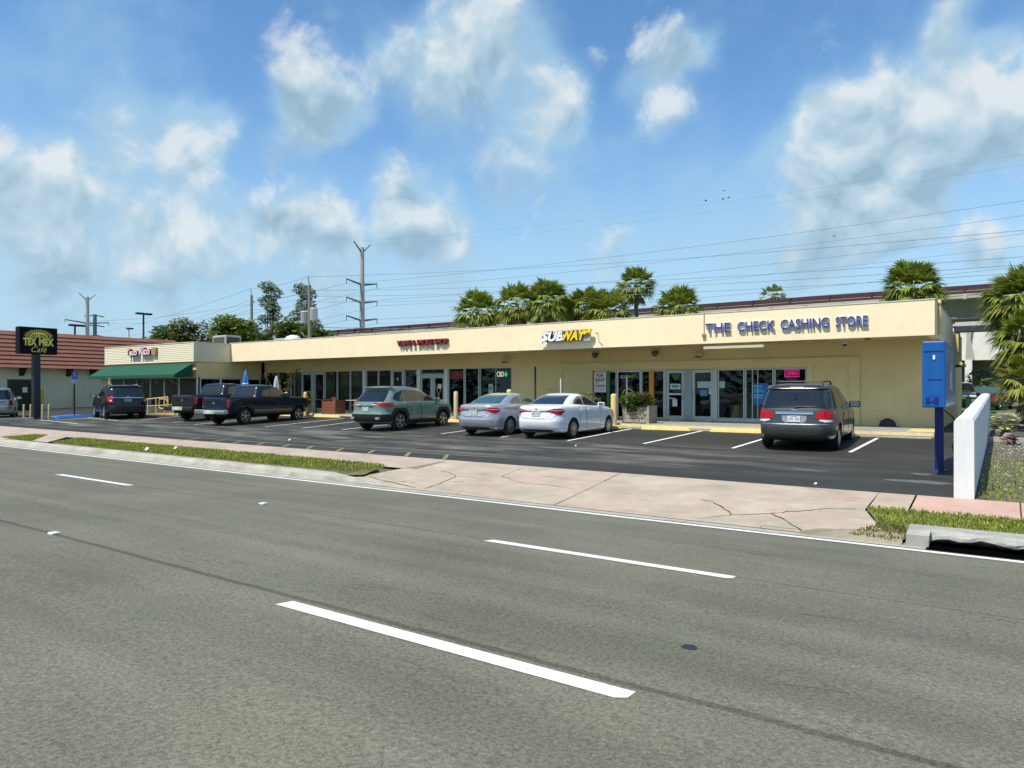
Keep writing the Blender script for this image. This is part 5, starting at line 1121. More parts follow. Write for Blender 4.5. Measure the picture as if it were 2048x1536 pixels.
outlined('Taco', t, 'word', (1.36, .42), (-45.40, 22.78, 3.86), PINK, MAR, .20, .02, .032); outlined('Rico', t, 'word', (1.25, .48), (-43.80, 22.78, 3.86), PINK, MAR, .20, .02, .032)
MB().box(-42.5, -42.05, 22.85, 23.0, 3.84, 4.28).build('blank_panel', mat('tan_panel', (.34,.25,.12), .7), t)

# black pole sign, facing the lot
px, py = -43.55, 17.03; ts = thing('pole_sign', 'black pole sign with a yellow sunburst reading TEX MEX Cafe', 'sign', (px, py, zg(px, py)))
BK = mat('sign_black', (.004,.004,.005), .75, spec=.2); GOLD = mat('sign_gold', (.90,.74,.13), .6)
MB().bbox(px-.30, px+.22, 16.15, 18.02, 3.68, 5.14, .03).build('cabinet', BK, ts); fx = px+.226
MB().bbox(px-.17, px+.17, py-.17, py+.17, zg(px,py)-.05, 3.70, .03).build('pole', mat('pole_dark', (.018,.022,.026), .5), ts)
text('TEX', 'lettering', GOLD, ts, (.64, .42), (fx, 16.34, 4.13), '+x', .006, .05); text('MEX', 'lettering', GOLD, ts, (.74, .42), (fx, 17.09, 4.13), '+x', .006, .05)
text('Café', 'lettering', GOLD, ts, (.76, .30), (fx, 16.72, 3.78), '+x', .006, -.005, .35)
b = MB()
cy, cz = 17.08, 4.62
for k in range(17):
    a = math.pi*(k+.5)/17; r0, r1 = .50, .70+.03*(k % 2); w_ = math.pi/17*.40
    b.poly([(fx, cy+1.05*r0*math.cos(a-w_), cz+.62*r0*math.sin(a-w_)), (fx, cy+1.05*r0*math.cos(a+w_), cz+.62*r0*math.sin(a+w_)), (fx, cy+1.05*r1*math.cos(a), cz+.62*r1*math.sin(a))][::-1])
b.poly([(fx, cy+1.05*.44*math.cos(math.pi*k/14), cz+.62*.44*math.sin(math.pi*k/14)) for k in range(15)])
b.poly([(fx, cy-.63, cz-.045), (fx, cy+.63, cz-.045), (fx, cy+.63, cz-.02), (fx, cy-.63, cz-.02)]); b.build('sunburst', GOLD, ts)
text('TACO', 'lettering', BK, ts, (.34, .11), (fx+.004, 16.70, 4.64), '+x', .003, .03); text('RICO', 'lettering', BK, ts, (.34, .11), (fx+.004, 17.12, 4.64), '+x', .003, .03)

# disabled parking sign on its blue painted kerb
hx, hy = -44.4, 19.35; hz = zg(hx, hy)
t = thing('parking_sign', 'blue and white disabled parking sign on a thin dark post', 'sign', (hx, hy, hz))
MB().tube([(hx,hy,hz),(hx,hy,2.72)], .045, 8).build('post', mat('post_maroon', (.03,.012,.016), .6), t)
MB().bbox(hx+.05, hx+.07, hy-.155, hy+.155, 2.36, 2.78, .008).build('panel', mat('sign_blue', (.02,.10,.42), .4), t)
MB().bbox(hx+.05, hx+.07, hy-.155, hy+.155, 2.08, 2.34, .008).build('panel', mat('sign_pale_blue', (.45,.52,.58), .5), t)
b = MB(); x_ = hx+.075
b.lathe([(.03,0),(.03,.003)], (x_, hy-.02, 2.70), 10, 'x'); b.add([(x_,hy-.035,2.67),(x_,hy-.005,2.67),(x_,hy-.0,2.57),(x_,hy+.07,2.57),(x_,hy+.09,2.48),(x_,hy+.065,2.47),(x_,hy+.05,2.545),(x_,hy-.035,2.545)], [tuple(range(8))])
rg = [(x_, hy+.0+.085*math.cos(a), 2.50+.085*math.sin(a)) for a in [math.pi*(.75+i*.1) for i in range(12)]]; b.tube(rg, .009, 5); b.build('wheelchair_symbol', SWHITE, t)
BPAINT = mat('blue_kerb_paint', (.03,.17,.48), .7, var=.15, vscale=5)
t = thing('wheel_stop', 'blue painted concrete wheel stop under the disabled parking sign', 'wheel stop', (-42.2, 18.6, .18))
MB().prism([(-42.30,17.55,zg(-42.2,17.6)),(-42.30,17.55,zg(-42.2,17.6)+.13),(-42.22,17.55,zg(-42.2,17.6)+.15),(-42.10,17.55,zg(-42.2,17.6)+.15),(-42.02,17.55,zg(-42.2,17.6)+.02)], (-.3,2.1,.055)).build('stop', BPAINT, t)
struct(gpoly('blue_ramp', [(-42.35,17.6),(-42.8,19.7),(-46.5,20.3),(-45.5,18.5)], .013, BPAINT))
MB().box(-43.2,-43.04,14.3,16.72,.02,.24).build('white_kerb', mat('cream_kerb', (.62,.55,.40), .8, var=.1)).__setitem__('kind', 'structure')

# bollards and wheel stops
def bollard(x, y, h, r, m, label, z=None, group=None, lean=0):
    z = zg(x, y) if z is None else z
    o = MB().lathe([(r*.99,0),(r,.03),(r,h-.09),(r*.93,h-.04),(r*.7,h-.008),(r*.3,h)], (0,0,0), 16).build('bollard', m, None, True); o.location = (x, y, z-.01); o.rotation_euler = (lean, lean*.5, 0)
    return tag(o, label, 'bollard', group)
PY = mat('pale_yellow_post', (.72,.52,.20), .6, var=.12, vscale=7)
G1 = 'yellow bollards along the walkway'
bollard(-12.25, 24.42, 1.30, .115, PY, 'thick yellow bollard between the white sedan and the wooden planter', group=G1)
bollard(-30.9, 25.0, 1.28, .10, PY, 'yellow bollard left of the red brown wooden bench', group=G1)
bollard(-32.0, 24.6, 1.28, .10, PY, 'yellow bollard just ahead of the navy truck', group=G1)
bollard(-20.35, 24.85, 1.35, .10, mat('cream_post', (.62,.50,.30), .7, var=.15), 'cream bollard behind the roof of the silver sedan', group=G1)
bollard(-17.35, 24.75, 1.45, .11, mat('lemon_post', (.66,.62,.13), .6), 'lemon yellow bollard behind the silver sedan windows', group=G1)
TANP = mat('tan_post', (.50,.40,.20), .7, var=.15)
for (x, y), n in zip(((-44.26,16.72),(-43.98,16.95),(-42.95,17.12),(-42.62,17.30)), ('leftmost, beside the pewter minivan', 'just left of the black pole sign', 'just right of the black pole sign', 'rightmost of the low posts by the pole sign')):
    bollard(x, y, .82, .055, TANP, 'low thin tan post '+n, group='low tan posts round the pole sign')
GY = mat('golden_post', (.55,.42,.02), .6)
bollard(-56.3, 22.4, 1.45, .085, GY, 'golden yellow bollard just right of the dark door', group='golden bollards by the beige wall'); bollard(-56.3, 24.5, 1.45, .085, GY, 'golden yellow bollard against the plain beige wall', group='golden bollards by the beige wall')
def wheel_stop(x, y, L_, label, m, rz=0, dz=0):
    b = MB(); h = .13; a = L_/2; w0, w1 = .085, .05
    b.add([(-a,-w0,0),(a,-w0,0),(a,w0,0),(-a,w0,0),(-a+.07,-w1,h),(a-.07,-w1,h),(a-.07,w1,h),(-a+.07,w1,h)], [(0,3,2,1),(4,5,6,7),(0,1,5,4),(1,2,6,5),(2,3,7,6),(3,0,4,7)])
    bm = bmesh.new()
    o = b.build('wheel_stop', m); o.location = (x, y, zg(x, y)+.008+dz); o.rotation_euler = (0, 0, rz)
    bm.from_mesh(o.data); bmesh.ops.bevel(bm, geom=bm.edges[:], offset=.012, segments=1, affect='EDGES'); bm.to_mesh(o.data); bm.free()
    return tag(o, label, 'wheel stop', 'yellow concrete wheel stops')
WS = mat('stop_yellow', (.78,.58,.20), .75, var=.16, vscale=6, bump=.3)
wheel_stop(-9.98, 23.98, 1.85, 'clean yellow wheel stop in the empty space by the wooden planter', WS, .02)
wheel_stop(-7.45, 24.05, 1.85, 'clean yellow wheel stop partly hidden by the grey green minivan', WS, .02)
wheel_stop(-4.7, 24.1, 1.85, 'yellow wheel stop under the front of the grey green minivan', WS)
wheel_stop(-12.45, 24.0, 1.6, 'yellow wheel stop at the foot of the thick bollard', WS, -.25)
wheel_stop(-15.3, 24.0, 1.8, 'yellow wheel stop ahead of the silver sedan', WS); wheel_stop(-17.9, 24.2, 1.8, 'worn yellow wheel stop between the crossover and the silver sedan', WS)
wheel_stop(-20.4, 24.1, 1.8, 'yellow wheel stop under the front of the sage crossover', WS); wheel_stop(-25.2, 24.05, 1.5, 'broken yellow wheel stop left of the sage crossover', WS, .05)
wheel_stop(-28.3, 24.25, 1.95, 'yellow wheel stop ahead of the red brown planter bench', WS); wheel_stop(-31.0, 24.2, 1.8, 'yellow wheel stop just ahead of the navy truck nose', WS)

# things on the walkway
def leaves(b, c, R, n, s, r, squash=1., flat=.5, droop=0.):
    for i in range(n):
        while True:
            p = Vector((r.uniform(-1,1), r.uniform(-1,1), r.uniform(-1,1)))
            if .05 < p.length < 1: break
        p = p*(p.length**-.35); q = Vector(c)+Vector((p.x*R, p.y*R, p.z*R*squash)); a = r.uniform(0, 6.28); k = s*r.uniform(.6, 1.4)
        u = Vector((math.cos(a), math.sin(a), r.uniform(-flat, flat)-droop)).normalized(); w = u.cross(Vector((r.uniform(-.4,.4), r.uniform(-.4,.4), 1))).normalized()
        b.add([q, q+u*k*.5+w*k*.28, q+u*k, q+u*k*.5-w*k*.28], [(0,1,2,3)])
    return b
LEAF = mat('leaf_green', (.115,.165,.024), .5, island=.5, var=.2, vscale=2, transl=.3); LEAFY = mat('leaf_yellow', (.20,.20,.03), .5, island=.45, transl=.35); LEAFR = mat('leaf_ruddy', (.14,.10,.035), .6, island=.4, transl=.25); LEAFD = mat('leaf_dark', (.085,.135,.022), .5, island=.55, var=.3, vscale=.6, transl=.25)
BARK = mat('bark', (.12,.09,.06), .9, var=.3, vscale=8); OLDW = mat('weathered_wood', (.31,.28,.22), .85, var=.35, vscale=2.5, stretch=(1,1,9)); DKW = mat('dark_wood_planter', (.07,.06,.04), .8, var=.3, vscale=3)
r = random.Random(21)
t = thing('wooden_planter', 'weathered grey wooden planter box overflowing with green and ruddy shrubs', 'planter', (-11.6, 25.2, ZW))
b = MB()
for i in range(4): b.bbox(-12.02, -11.10, 24.86+.006*(i%2), 24.90, ZW+.03+i*.155, ZW+.175+i*.155, .008)
b.box(-12.1,-12.02,24.84,25.6,ZW,ZW+.68); b.box(-11.10,-11.0,24.84,25.6,ZW,ZW+.68); b.box(-12.02,-11.1,25.56,25.6,ZW,ZW+.66); b.build('box', OLDW, t)
MB().box(-12.0,-11.1,24.91,25.55,ZW+.5,ZW+.6).build('soil', DIRT, t)
b = MB()
for c_, R_ in (((-11.95,25.1,ZW+.85),.33), ((-11.6,25.05,ZW+.90),.36), ((-11.25,25.1,ZW+.84),.32), ((-11.7,24.9,ZW+.62),.20)): leaves(b, c_, R_*1.05, 620, .11, r, .8)
b.build('shrub', LEAF, t); b = MB(); leaves(b, (-11.3,25.0,ZW+.95), .34, 380, .10, r, .7); leaves(b, (-11.75,24.87,ZW+.55), .16, 90, .07, r, 1.2); b.build('shrub', LEAFR, t)
b = MB(); leaves(b, (-11.55,25.0,ZW+.62), .46, 260, .08, r, .28); b.build('shrub', LEAFD, t)
t = thing('low_planter', 'dark planter with yellow green shrubs behind the white sedan', 'planter', (-14.6, 25.9, ZW))
MB().bbox(-16.3,-13.3,25.7,26.2,ZW,ZW+.5,.02).build('box', DKW, t)
b = MB(); leaves(b, (-14.3,25.9,ZW+.85), .38, 300, .12, r, 1.0); leaves(b, (-13.75,25.85,ZW+.7), .3, 200, .1, r, .9); b.build('shrub', LEAFY, t)
b = MB(); leaves(b, (-16.0,25.9,ZW+.95), .36, 110, .16, r, 1.3); leaves(b, (-15.3,25.9,ZW+.75), .25, 70, .14, r, 1.1); b.build('shrub', LEAF, t)
for x, y, n, h in ((-15.3, 25.6, 'behind the white sedan roof', 1.75), (-12.75, 26.6, 'in front of the sandwich shop window', 1.75)):
    tag(MB().tube([(x,y,ZW),(x,y,ZW+h)], .03, 8).build('slim_post', mat('post_white', (.7,.7,.66), .5)), 'slim white post '+n, 'post', 'slim white posts on the walkway')
tag(MB().box(-17.02,-16.95,26.2,26.26,ZW,2.75).build('brown_post', mat('post_brown', (.045,.028,.022), .6)), 'dark brown square post before the blank cream wall', 'post')
t = thing('planter_bench', 'red brown wooden planter bench with plants beside the yellow bollard', 'bench', (-29.5, 25.8, ZW))
RW = mat('red_wood', (.22,.075,.032), .7, var=.25, vscale=3, stretch=(1,1,6))
b = MB()
for i in range(4): b.bbox(-30.0, -29.05, 25.42, 25.46, ZW+.02+i*.16, ZW+.17+i*.16, .008)
b.box(-30.05,-29.98,25.4,26.1,ZW,ZW+.72); b.box(-29.07,-29.0,25.4,26.1,ZW,ZW+.72); b.box(-30.0,-29.05,26.05,26.1,ZW,ZW+.7); b.build('box', RW, t)
b = MB(); leaves(b, (-29.5,25.75,ZW+.72), .4, 60, .1, r, .3); b.build('plants', LEAFR, t)
CH = mat('dark_red_paint', (.13,.022,.018), .6)
def chair(x, y, label, m=CH):
    t = thing('chair', label, 'chair', (x, y, ZW), 'outdoor chairs before the left shops')
    MB().bbox(x-.21,x+.21,y-.21,y+.21,ZW+.43,ZW+.46,.01).build('seat', m, t); MB().bbox(x-.21,x+.21,y+.19,y+.22,ZW+.55,ZW+.88,.01).build('backrest', m, t)
    for sx in (-.19,.19):
        for sy in (-.19,.19): MB().tube([(x+sx,y+sy,ZW),(x+sx,y+sy,ZW+(.88 if sy > 0 else .44))], .015, 6).build('leg', m, t)
def table(x, y, label, m):
    t = thing('cafe_table', label, 'table', (x, y, ZW), 'cafe tables before the left shops')
    MB().bbox(x-.36,x+.36,y-.36,y+.36,ZW+.71,ZW+.745,.012).build('tabletop', m, t); MB().tube([(x,y,ZW+.02),(x,y,ZW+.71)], .035, 8).build('pedestal', BLACK, t); MB().box(x-.25,x+.25,y-.25,y+.25,ZW,ZW+.025).build('base', BLACK, t)
table(-28.0, 25.9, 'small cafe table with a pale top just left of the sage crossover', mat('tabletop_pale', (.5,.48,.42), .5)); chair(-28.75, 26.5, 'dark red chair between the planter bench and the pale cafe table'); chair(-27.3, 26.2, 'dark red chair right of the pale cafe table')
chair(-30.45, 26.4, 'dark red chair left of the planter bench')
table(-31.6, 26.3, 'green topped cafe table behind the two left bollards', mat('tabletop_green', (.06,.10,.03), .5)); table(-36.9, 25.9, 'cafe table under the blue umbrella', mat('tabletop_dark', (.06,.06,.05), .5)); table(-34.15, 26.2, 'cafe table under the pale striped umbrella', MATS['tabletop_dark'])
t = thing('potted_shrub', 'grey pot with a yellow flowering shrub between the two yellow bollards', 'potted plant', (-31.35, 25.5, ZW))
MB().lathe([(.17,0),(.2,.05),(.25,.5),(.22,.5)], (-31.35,25.5,ZW), 16).build('pot', mat('pot_grey', (.22,.22,.18), .8), t, True); b = MB(); leaves(b, (-31.35,25.5,ZW+.85), .30, 170, .14, r, 1.3); b.build('shrub', LEAFY, t)
def umbrella(x, y, z0, z1, m1, label):
    t = thing('patio_umbrella', label, 'umbrella', (x, y, ZW), 'closed patio umbrellas')
    MB().tube([(x,y,ZW),(x,y,z1+.04)], .022, 8).build('pole', mat('pole_grey', (.3,.3,.3), .4, .5), t)
    b = MB(); n = 32
    prof = [(.015,z1),(.07,z1-.12),(.12,z1-.42),(.17,z0+.28),(.22,z0+.02),(.16,z0)]
    for k, (R_, z) in enumerate(prof):
        for i in range(n):
            a = 2*math.pi*i/n; rr = R_*(1+(.28 if i % 4 == 0 else (-.22 if i % 4 == 2 else 0))*min(1, k*.4)); b.v.append((x+rr*math.cos(a), y+rr*math.sin(a), z-(.05 if (k > 3 and i % 4 == 0) else 0)))
    b.f = [(k*n+i, k*n+(i+1)%n, (k+1)*n+(i+1)%n, (k+1)*n+i) for k in range(len(prof)-1) for i in range(n)]; cn = b.build('canopy', m1, t, True, sharp=60)
    b = MB(); b.lathe([(.20,.0),(.185,.05)], (x,y,z0+.32), 20); b.build('tie', SWHITE, cn)
umbrella(-36.9, 25.5, 1.75, 2.90, mat('umbrella_blue', (.05,.22,.52), .8, var=.15, vscale=6), 'bright blue folded patio umbrella rising behind the navy truck'); umbrella(-34.15, 25.6, 1.35, 2.55, mat('umbrella_pale', (.45,.55,.56), .8, var=.55, vscale=9, stretch=(1,1,.1)), 'pale blue and white folded patio umbrella right of the blue one')
t = thing('frangipani', 'small bare limbed frangipani with tufts of yellow leaves beside the umbrellas', 'tree', (-34.0, 25.9, ZW))
b = MB(); lt = []
b.tube([(-34.0,25.9,ZW),(-34.0,25.9,ZW+.8)], [.06,.05], 7)
for tip in ((-35.3,25.7,2.55),(-34.8,25.9,2.75),(-34.6,26.2,2.45),(-33.2,25.8,2.6),(-33.5,26.0,2.2),(-32.95,26.1,2.8),(-33.8,26.1,1.75)):
    mid = ((-34.0+tip[0])/2+.1*(1 if tip[0] > -34 else -1), (25.9+tip[1])/2, ZW+.8+(tip[2]-ZW-.8)*.42); b.tube([(-34.0,25.9,ZW+.75), mid, tip], [.045,.035,.025], 6); lt.append(tip)
b.build('trunk', BARK, t); b = MB()
for c_ in lt: leaves(b, c_, .2, 26, .2, r, 1.0)
b.build('crown', LEAFY, t)
# ramp and its yellow railing in front of the wing
struct(MB().prism([(-41.6,21.9,zg(-41,21.9)),(-38.3,22.1,zg(-38,22.1)),(-38.3,22.1,.46),(-41.2,21.9,.36)], (0,1.15,0)).build('ramp', mat('ramp_yellow', (.62,.45,.19), .8, var=.25, vscale=3)))
t = thing('handrail', 'pale yellow tube handrail on the ramp right of the black SUV', 'handrail', (-40, 21.95, .4)); HR = mat('rail_yellow', (.72,.55,.24), .5)
for y_ in (22.0,):
    MB().tube([(-42.3,y_,1.12),(-39.2,y_,1.33),(-39.12,y_,1.25),(-39.12,y_,.85),(-39.25,y_,.82)], .03, 8).build('top_rail', HR, t, True); MB().tube([(-42.3,y_,.74),(-38.2,y_,.90)], .025, 8).build('lower_rail', HR, t, True)
    for x_ in (-42.2,-41.3,-40.4,-39.5,-38.5): MB().tube([(x_,y_,.3),(x_,y_,1.12+(x_+42.3)*.068)], .028, 8).build('post', HR, t, True)
MB().tube([(-40.0,21.98,1.2),(-39.3,21.98,1.2),(-39.15,21.98,1.1),(-39.15,21.98,.75),(-39.3,21.98,.66),(-39.9,21.98,.66),(-40.02,21.98,.76),(-40.02,21.98,1.1),(-39.9,21.98,1.2)], .028, 8).build('guard_loop', HR, t, True)
# writing and neon in the windows
def sheet(name, x0, x1, z0, z1, m, label, cat, y=27.655, th=.004): return thing(name, label, cat, ((x0+x1)/2, y, z0)), MB().box(x0, x1, y, y+th, z0, z1)
t, b = sheet('rent_poster', -14.80, -14.22, 1.62, 2.48, None, 'white poster with dark red writing FOR RENT in the window', 'poster', 27.612); b.build('sheet', mat('poster_white', (.72,.68,.66), .6), t)
PR_ = mat('poster_red', (.22,.012,.02), .6)
text('FOR', 'writing', PR_, t, (.36, .15), (-14.69, 27.609, 2.28), '-y', .002, .035); text('RENT', 'writing', PR_, t, (.46, .15), (-14.74, 27.609, 2.08), '-y', .002, .035)
b = MB()
for k in range(8): b.box(-14.74+k*.06, -14.70+k*.06, 27.608, 27.611, 1.86, 1.95)
b.box(-14.74,-14.6,27.608,27.611,2.0,2.025); b.box(-14.74,-14.28,27.608,27.611,1.77,1.785); b.box(-14.70,-14.3,27.608,27.611,1.70,1.712); b.build('small_print', mat('poster_pink', (.35,.10,.11), .6), t)
t = thing('window_decal', 'white and yellow sandwich shop lettering reading SUBWAY on the dark window', 'decal', (-13.2, 27.66, 2.2))
text('SUB', 'writing', mat('decal_white', (.5,.5,.45), .5), t, (.37, .14), (-13.58, 27.655, 2.22), '-y', .003, .03, .28); text('WAY', 'writing', mat('decal_yellow', (.5,.40,.03), .5), t, (.38, .14), (-13.22, 27.655, 2.22), '-y', .003, .03, .28)
b = MB(); a_ = [math.pi*(1-k/14) for k in range(15)]
for k in range(14):
    p = lambda a, R_: (-13.2+R_*math.cos(a), 27.655, 1.55+R_*.9*math.sin(a))
    b.quad(p(a_[k],.20), p(a_[k+1],.20), p(a_[k+1],.28), p(a_[k],.28))
b.poly([(-13.05,27.655,1.55),(-12.86,27.655,1.55),(-12.93,27.655,1.44)]); b.build('arch_arrow', mat('decal_gold', (.55,.30,.02), .5), t)
MB().box(-13.4,-12.95,27.653,27.656,.95,1.40).build('green_panel', mat('decal_green', (.03,.16,.05), .5), t); MB().box(-13.32,-13.06,27.648,27.652,1.42,1.62).build('sheet', mat('sheet_grey', (.42,.45,.42), .6), t)
t = thing('door_notice', 'green arrow and white notices stuck on the left shop door', 'notice', (-11.1, 27.64, 1.2))
MB().poly([(-11.28,27.64,2.36),(-10.86,27.64,2.36),(-11.06,27.64,2.08)][::-1]).build('arrow', mat('arrow_green', (.02,.13,.02), .5), t); MB().box(-11.30,-10.86,27.635,27.64,1.75,1.97).build('sheet', mat('sheet_white', (.62,.64,.6), .6), t); MB().box(-11.24,-10.92,27.63,27.634,1.82,1.92).build('print', mat('print_green', (.05,.30,.16), .6), t)
MB().box(-11.2,-11.0,27.635,27.64,1.05,1.35).build('sheet', MATS['sheet_white'], t)
t = thing('paper_notice', 'pale teal paper notices on the check cashing door and window', 'notice', (-9.7, 27.64, 1.5)); PT = mat('sheet_teal', (.36,.50,.45), .6)
MB().box(-10.15,-9.5,27.635,27.64,1.80,2.06).build('sheet', PT, t); MB().box(-9.3,-9.05,27.66,27.664,1.80,2.06).build('sheet', PT, t); MB().box(-9.68,-9.5,27.64,27.645,1.55,1.79).build('sheet', MATS['sheet_white'], t); MB().box(-10.05,-9.75,27.64,27.645,1.48,1.72).build('sheet', mat('sheet_blue', (.06,.22,.34), .6), t)
t, b = sheet('blue_poster', -7.98, -7.38, 1.15, 1.98, None, 'bright blue poster with pale writing in the right shop window', 'poster', 27.66); b.build('sheet', mat('poster_blue', (.004,.13,.36), .5), t); PB_ = mat('poster_pale', (.16,.55,.75), .5)
text('CHECK', 'writing', PB_, t, (.30,.075), (-7.93,27.656,1.72), '-y', .002, .02); text('CASHING', 'writing', PB_, t, (.40,.075), (-7.93,27.656,1.63), '-y', .002, .02)
b = MB(); b.box(-7.93,-7.62,27.656,27.658,1.85,1.89); b.box(-7.93,-7.55,27.656,27.658,1.5,1.54); b.box(-7.93,-7.6,27.656,27.658,1.42,1.46); b.lathe([(.05,0),(.035,.002)], (-7.85,27.657,1.27), 12); b.build('small_print', PB_, t)
def neon(name, s_, x, w_, z, h, col, st, label, border=True, face=None):
    t = thing(name, label, 'neon sign', (x+w_/2, 27.66, z)); e = mat('neon_'+name, tuple(v*.3 for v in col), .4, emit=col, estr=st)
    text(s_, 'lettering', e, t, (w_*.72, h*.55), (x+w_*.14, 27.65, z+h*.22), '-y', .008, -.005)
    if border: MB().tube([(x,27.65,z),(x+w_,27.65,z),(x+w_,27.65,z+h),(x,27.65,z+h),(x,27.65,z)], .012, 6).build('border', e, t)
    if face: MB().box(x-.03,x+w_+.03,27.66,27.67,z-.03,z+h+.03).build('back_panel', face, t)
    return t
neon('open_sign_pink', 'OPEN', -6.78, .50, 2.22, .24, (.75,.03,.22), .9, 'glowing magenta neon sign reading OPEN in the right shop window', True, mat('neon_back', (.09,.002,.05), .6, emit=(.20,.0,.10), estr=.35))
neon('open_sign_red', 'OPEN', -22.98, .82, 2.30, .34, (.30,.035,.02), .35, 'dull red sign reading OPEN in the smoke shop window', True, mat('open_back', (.05,.008,.006), .5))
t = thing('cbd_sign', 'pale lit sign reading CBD with a green leaf in the smoke shop window', 'neon sign', (-19.8, 27.65, 2.3))
text('CBD', 'lettering', mat('neon_pale', (.5,.5,.4), .4, emit=(.75,.75,.6), estr=.7), t, (.42,.24), (-20.10,27.64,2.36), '-y', .008, .01)
b = MB(); b.poly([(-19.56,27.64,2.33),(-19.47,27.64,2.46),(-19.56,27.64,2.62),(-19.65,27.64,2.46)]); b.build('leaf', mat('neon_green', (.01,.3,.05), .4, emit=(.02,.65,.12), estr=.8), t)
t, b = sheet('window_notice', -20.60, -20.34, 1.55, 2.0, None, 'single pale notice in the smoke shop window under the CBD sign', 'notice', 27.655); b.build('sheet', mat('notice_pale', (.45,.52,.50), .6), t); MB().box(-20.55,-20.40,27.652,27.655,1.7,1.9).build('print', mat('print_teal', (.1,.22,.2), .6), t)
t = thing('door_tape', 'yellow tape crossed over the smoke shop right hand door', 'tape', (-23.7, 27.58, 1)); TP = mat('tape_yellow', (.40,.26,.03), .6)
for x0, x1 in ((-24.0,-23.45),(-23.45,-24.0)): MB().prism([(x0-.02,27.585,2.1),(x0+.03,27.585,2.1),(x1+.03,27.585,.75),(x1-.02,27.585,.75)], (0,.005,0)).build('strip', TP, t)
MB().box(-23.78,-23.55,27.58,27.584,1.78,2.02).build('sheet', MATS['sheet_white'], t)
for x0, z0 in ((-26.66,2.25), (-25.36,2.55)): tag(MB().box(x0,x0+.10,27.60 if x0 < -26 else 27.655,27.605 if x0 < -26 else 27.66,z0,z0+.12).build('sticker', MATS['sheet_white']), 'small white sticker '+('on the narrow middle door' if x0 < -26 else 'at the window corner left of the double doors'), 'sticker')
t = thing('wet_floor_sign', 'yellow folding wet floor sign standing inside the check cashing window', 'floor sign', (-8.85, 28.5, .475)); YF = mat('floor_sign_yellow', (.70,.48,.02), .4)
for s2 in (-1, 1): MB().prism([(-9.02,28.5+s2*.22,.475),(-8.68,28.5+s2*.22,.475),(-8.76,28.5+s2*.02,1.12),(-8.94,28.5+s2*.02,1.12)], (0,.012*s2,0)).build('panel', YF, t)
# scraps
r = random.Random(31)
for x, y, s2, n in ((-21.0,11.15,.08,'beside the kerb below the grass strip'), (-20.4,11.7,.06,'in the grass strip above the larger scrap'), (-19.6,15.2,.045,'on the lot near the yellow hatching'), (-2.9,14.05,.03,'near the front edge of the lot'), (-10.2,17.9,.03,'behind the white sedan')):
    z = zg(x,y)+(.17 if y < 12.4 else .012); b = MB(); b.add([(x-s2,y-s2*.6,z),(x+s2,y-s2*.5,z+.01),(x+s2*.8,y+s2*.6,z+s2*1.0),(x-s2*.6,y+s2*.7,z+s2*.4),(x,y,z+s2*1.3)], [(0,1,4),(1,2,4),(2,3,4),(3,0,4)])
    tag(b.build('litter', mat('litter_white', (.75,.74,.68), .8)), 'crumpled white scrap '+n, 'litter', 'white scraps of litter')

# ------------------------------------------------------------------ palms, trees, poles, wires
PALM = mat('palm_green', (.20,.255,.032), .5, island=.45, var=.25, vscale=.9, transl=.3); PALMY = mat('palm_yellow', (.27,.27,.045), .55, island=.4, transl=.3); PALMD = mat('palm_dry', (.22,.15,.07), .8, island=.4); PBARK = mat('palm_bark', (.17,.14,.10), .9, var=.35, vscale=6, bump=.6)
def fan(b, base, d, up, pet, size, n, r, droop=.35, spread=2.2, wd=.034):
    d = d.normalized(); s = d.cross(up); s = s.normalized() if s.length > 1e-3 else Vector((1,0,0)); nn = s.cross(d).normalized(); h = base+d*pet-Vector((0,0,1))*pet*.10
    b.add([base-s*.012, base+s*.012, h+s*.01, h-s*.01], [(0,1,2,3)])
    for k in range(n):
        a = (k/(n-1)-.5)*spread+r.uniform(-.04,.04); L_ = size*(1-.32*abs(a)/(spread/2))*r.uniform(.88,1.08); v = d*math.cos(a)+s*math.sin(a)+nn*(.10*math.cos(a*2))
        v.normalize(); q = v.cross(nn).normalized()*wd*size*1.6; m = h+v*L_*.55; m.z -= droop*L_*.10; t = h+v*L_*.97; t.z -= droop*L_*r.uniform(.35,.8)
        b.add([h, m-q, m+q, t], [(0,1,2),(1,3,2)])
def palm(x, y, zc, R, label, seed, trunk_r=.16, n=38, low=-.55, dry=10, name='cabbage_palm', group='cabbage palms behind the shops', z0=.4, nb=16, m=PALM, seen=None):
    R *= 1.14; n = int(n*1.5)
    r = random.Random(seed); t = thing(name, label, 'palm', (x, y, z0), group)
    b = MB(); h = zc-z0; pts = [(x+.05*math.sin(i*1.3+seed), y, z0+h*i/8) for i in range(9)]
    b.tube(pts, [trunk_r*(1.25-.3*min(1,i/3)) for i in range(9)], 12); b.build('trunk', PBARK, t, True)
    c = Vector((x, y, zc)); g = MB(); g2 = MB(); dd = MB()
    for i in range(n):
        z = low+(1-low)*(i+.5)/n; a = i*2.39996+r.uniform(-.2,.2); e = math.asin(max(-1,min(1,z))); d = Vector((math.cos(a)*math.cos(e), math.sin(a)*math.cos(e), math.sin(e)))
        fan(g if r.random() < .8 else g2, c+Vector((0,0,r.uniform(-.15,.15))), d, Vector((0,0,1)) if abs(z) < .93 else Vector((math.sin(a),-math.cos(a),0)), R*r.uniform(.42,.58), R*r.uniform(.52,.66), nb, r, .75 if z < .3 else .38)
    g.build('crown', m, t); g2.build('young_fronds', PALMY, t)
    if dry:
        for i in range(int(dry*1.8)):
            a = r.uniform(0, 6.28); d = Vector((math.cos(a)*.55, math.sin(a)*.55, -.9)); fan(dd, c-Vector((0,0,.25)), d, Vector((0,0,1)), R*.35, R*.5, 12, r, .4)
        dd.build('dry_fronds', PALMD, t)
    return t
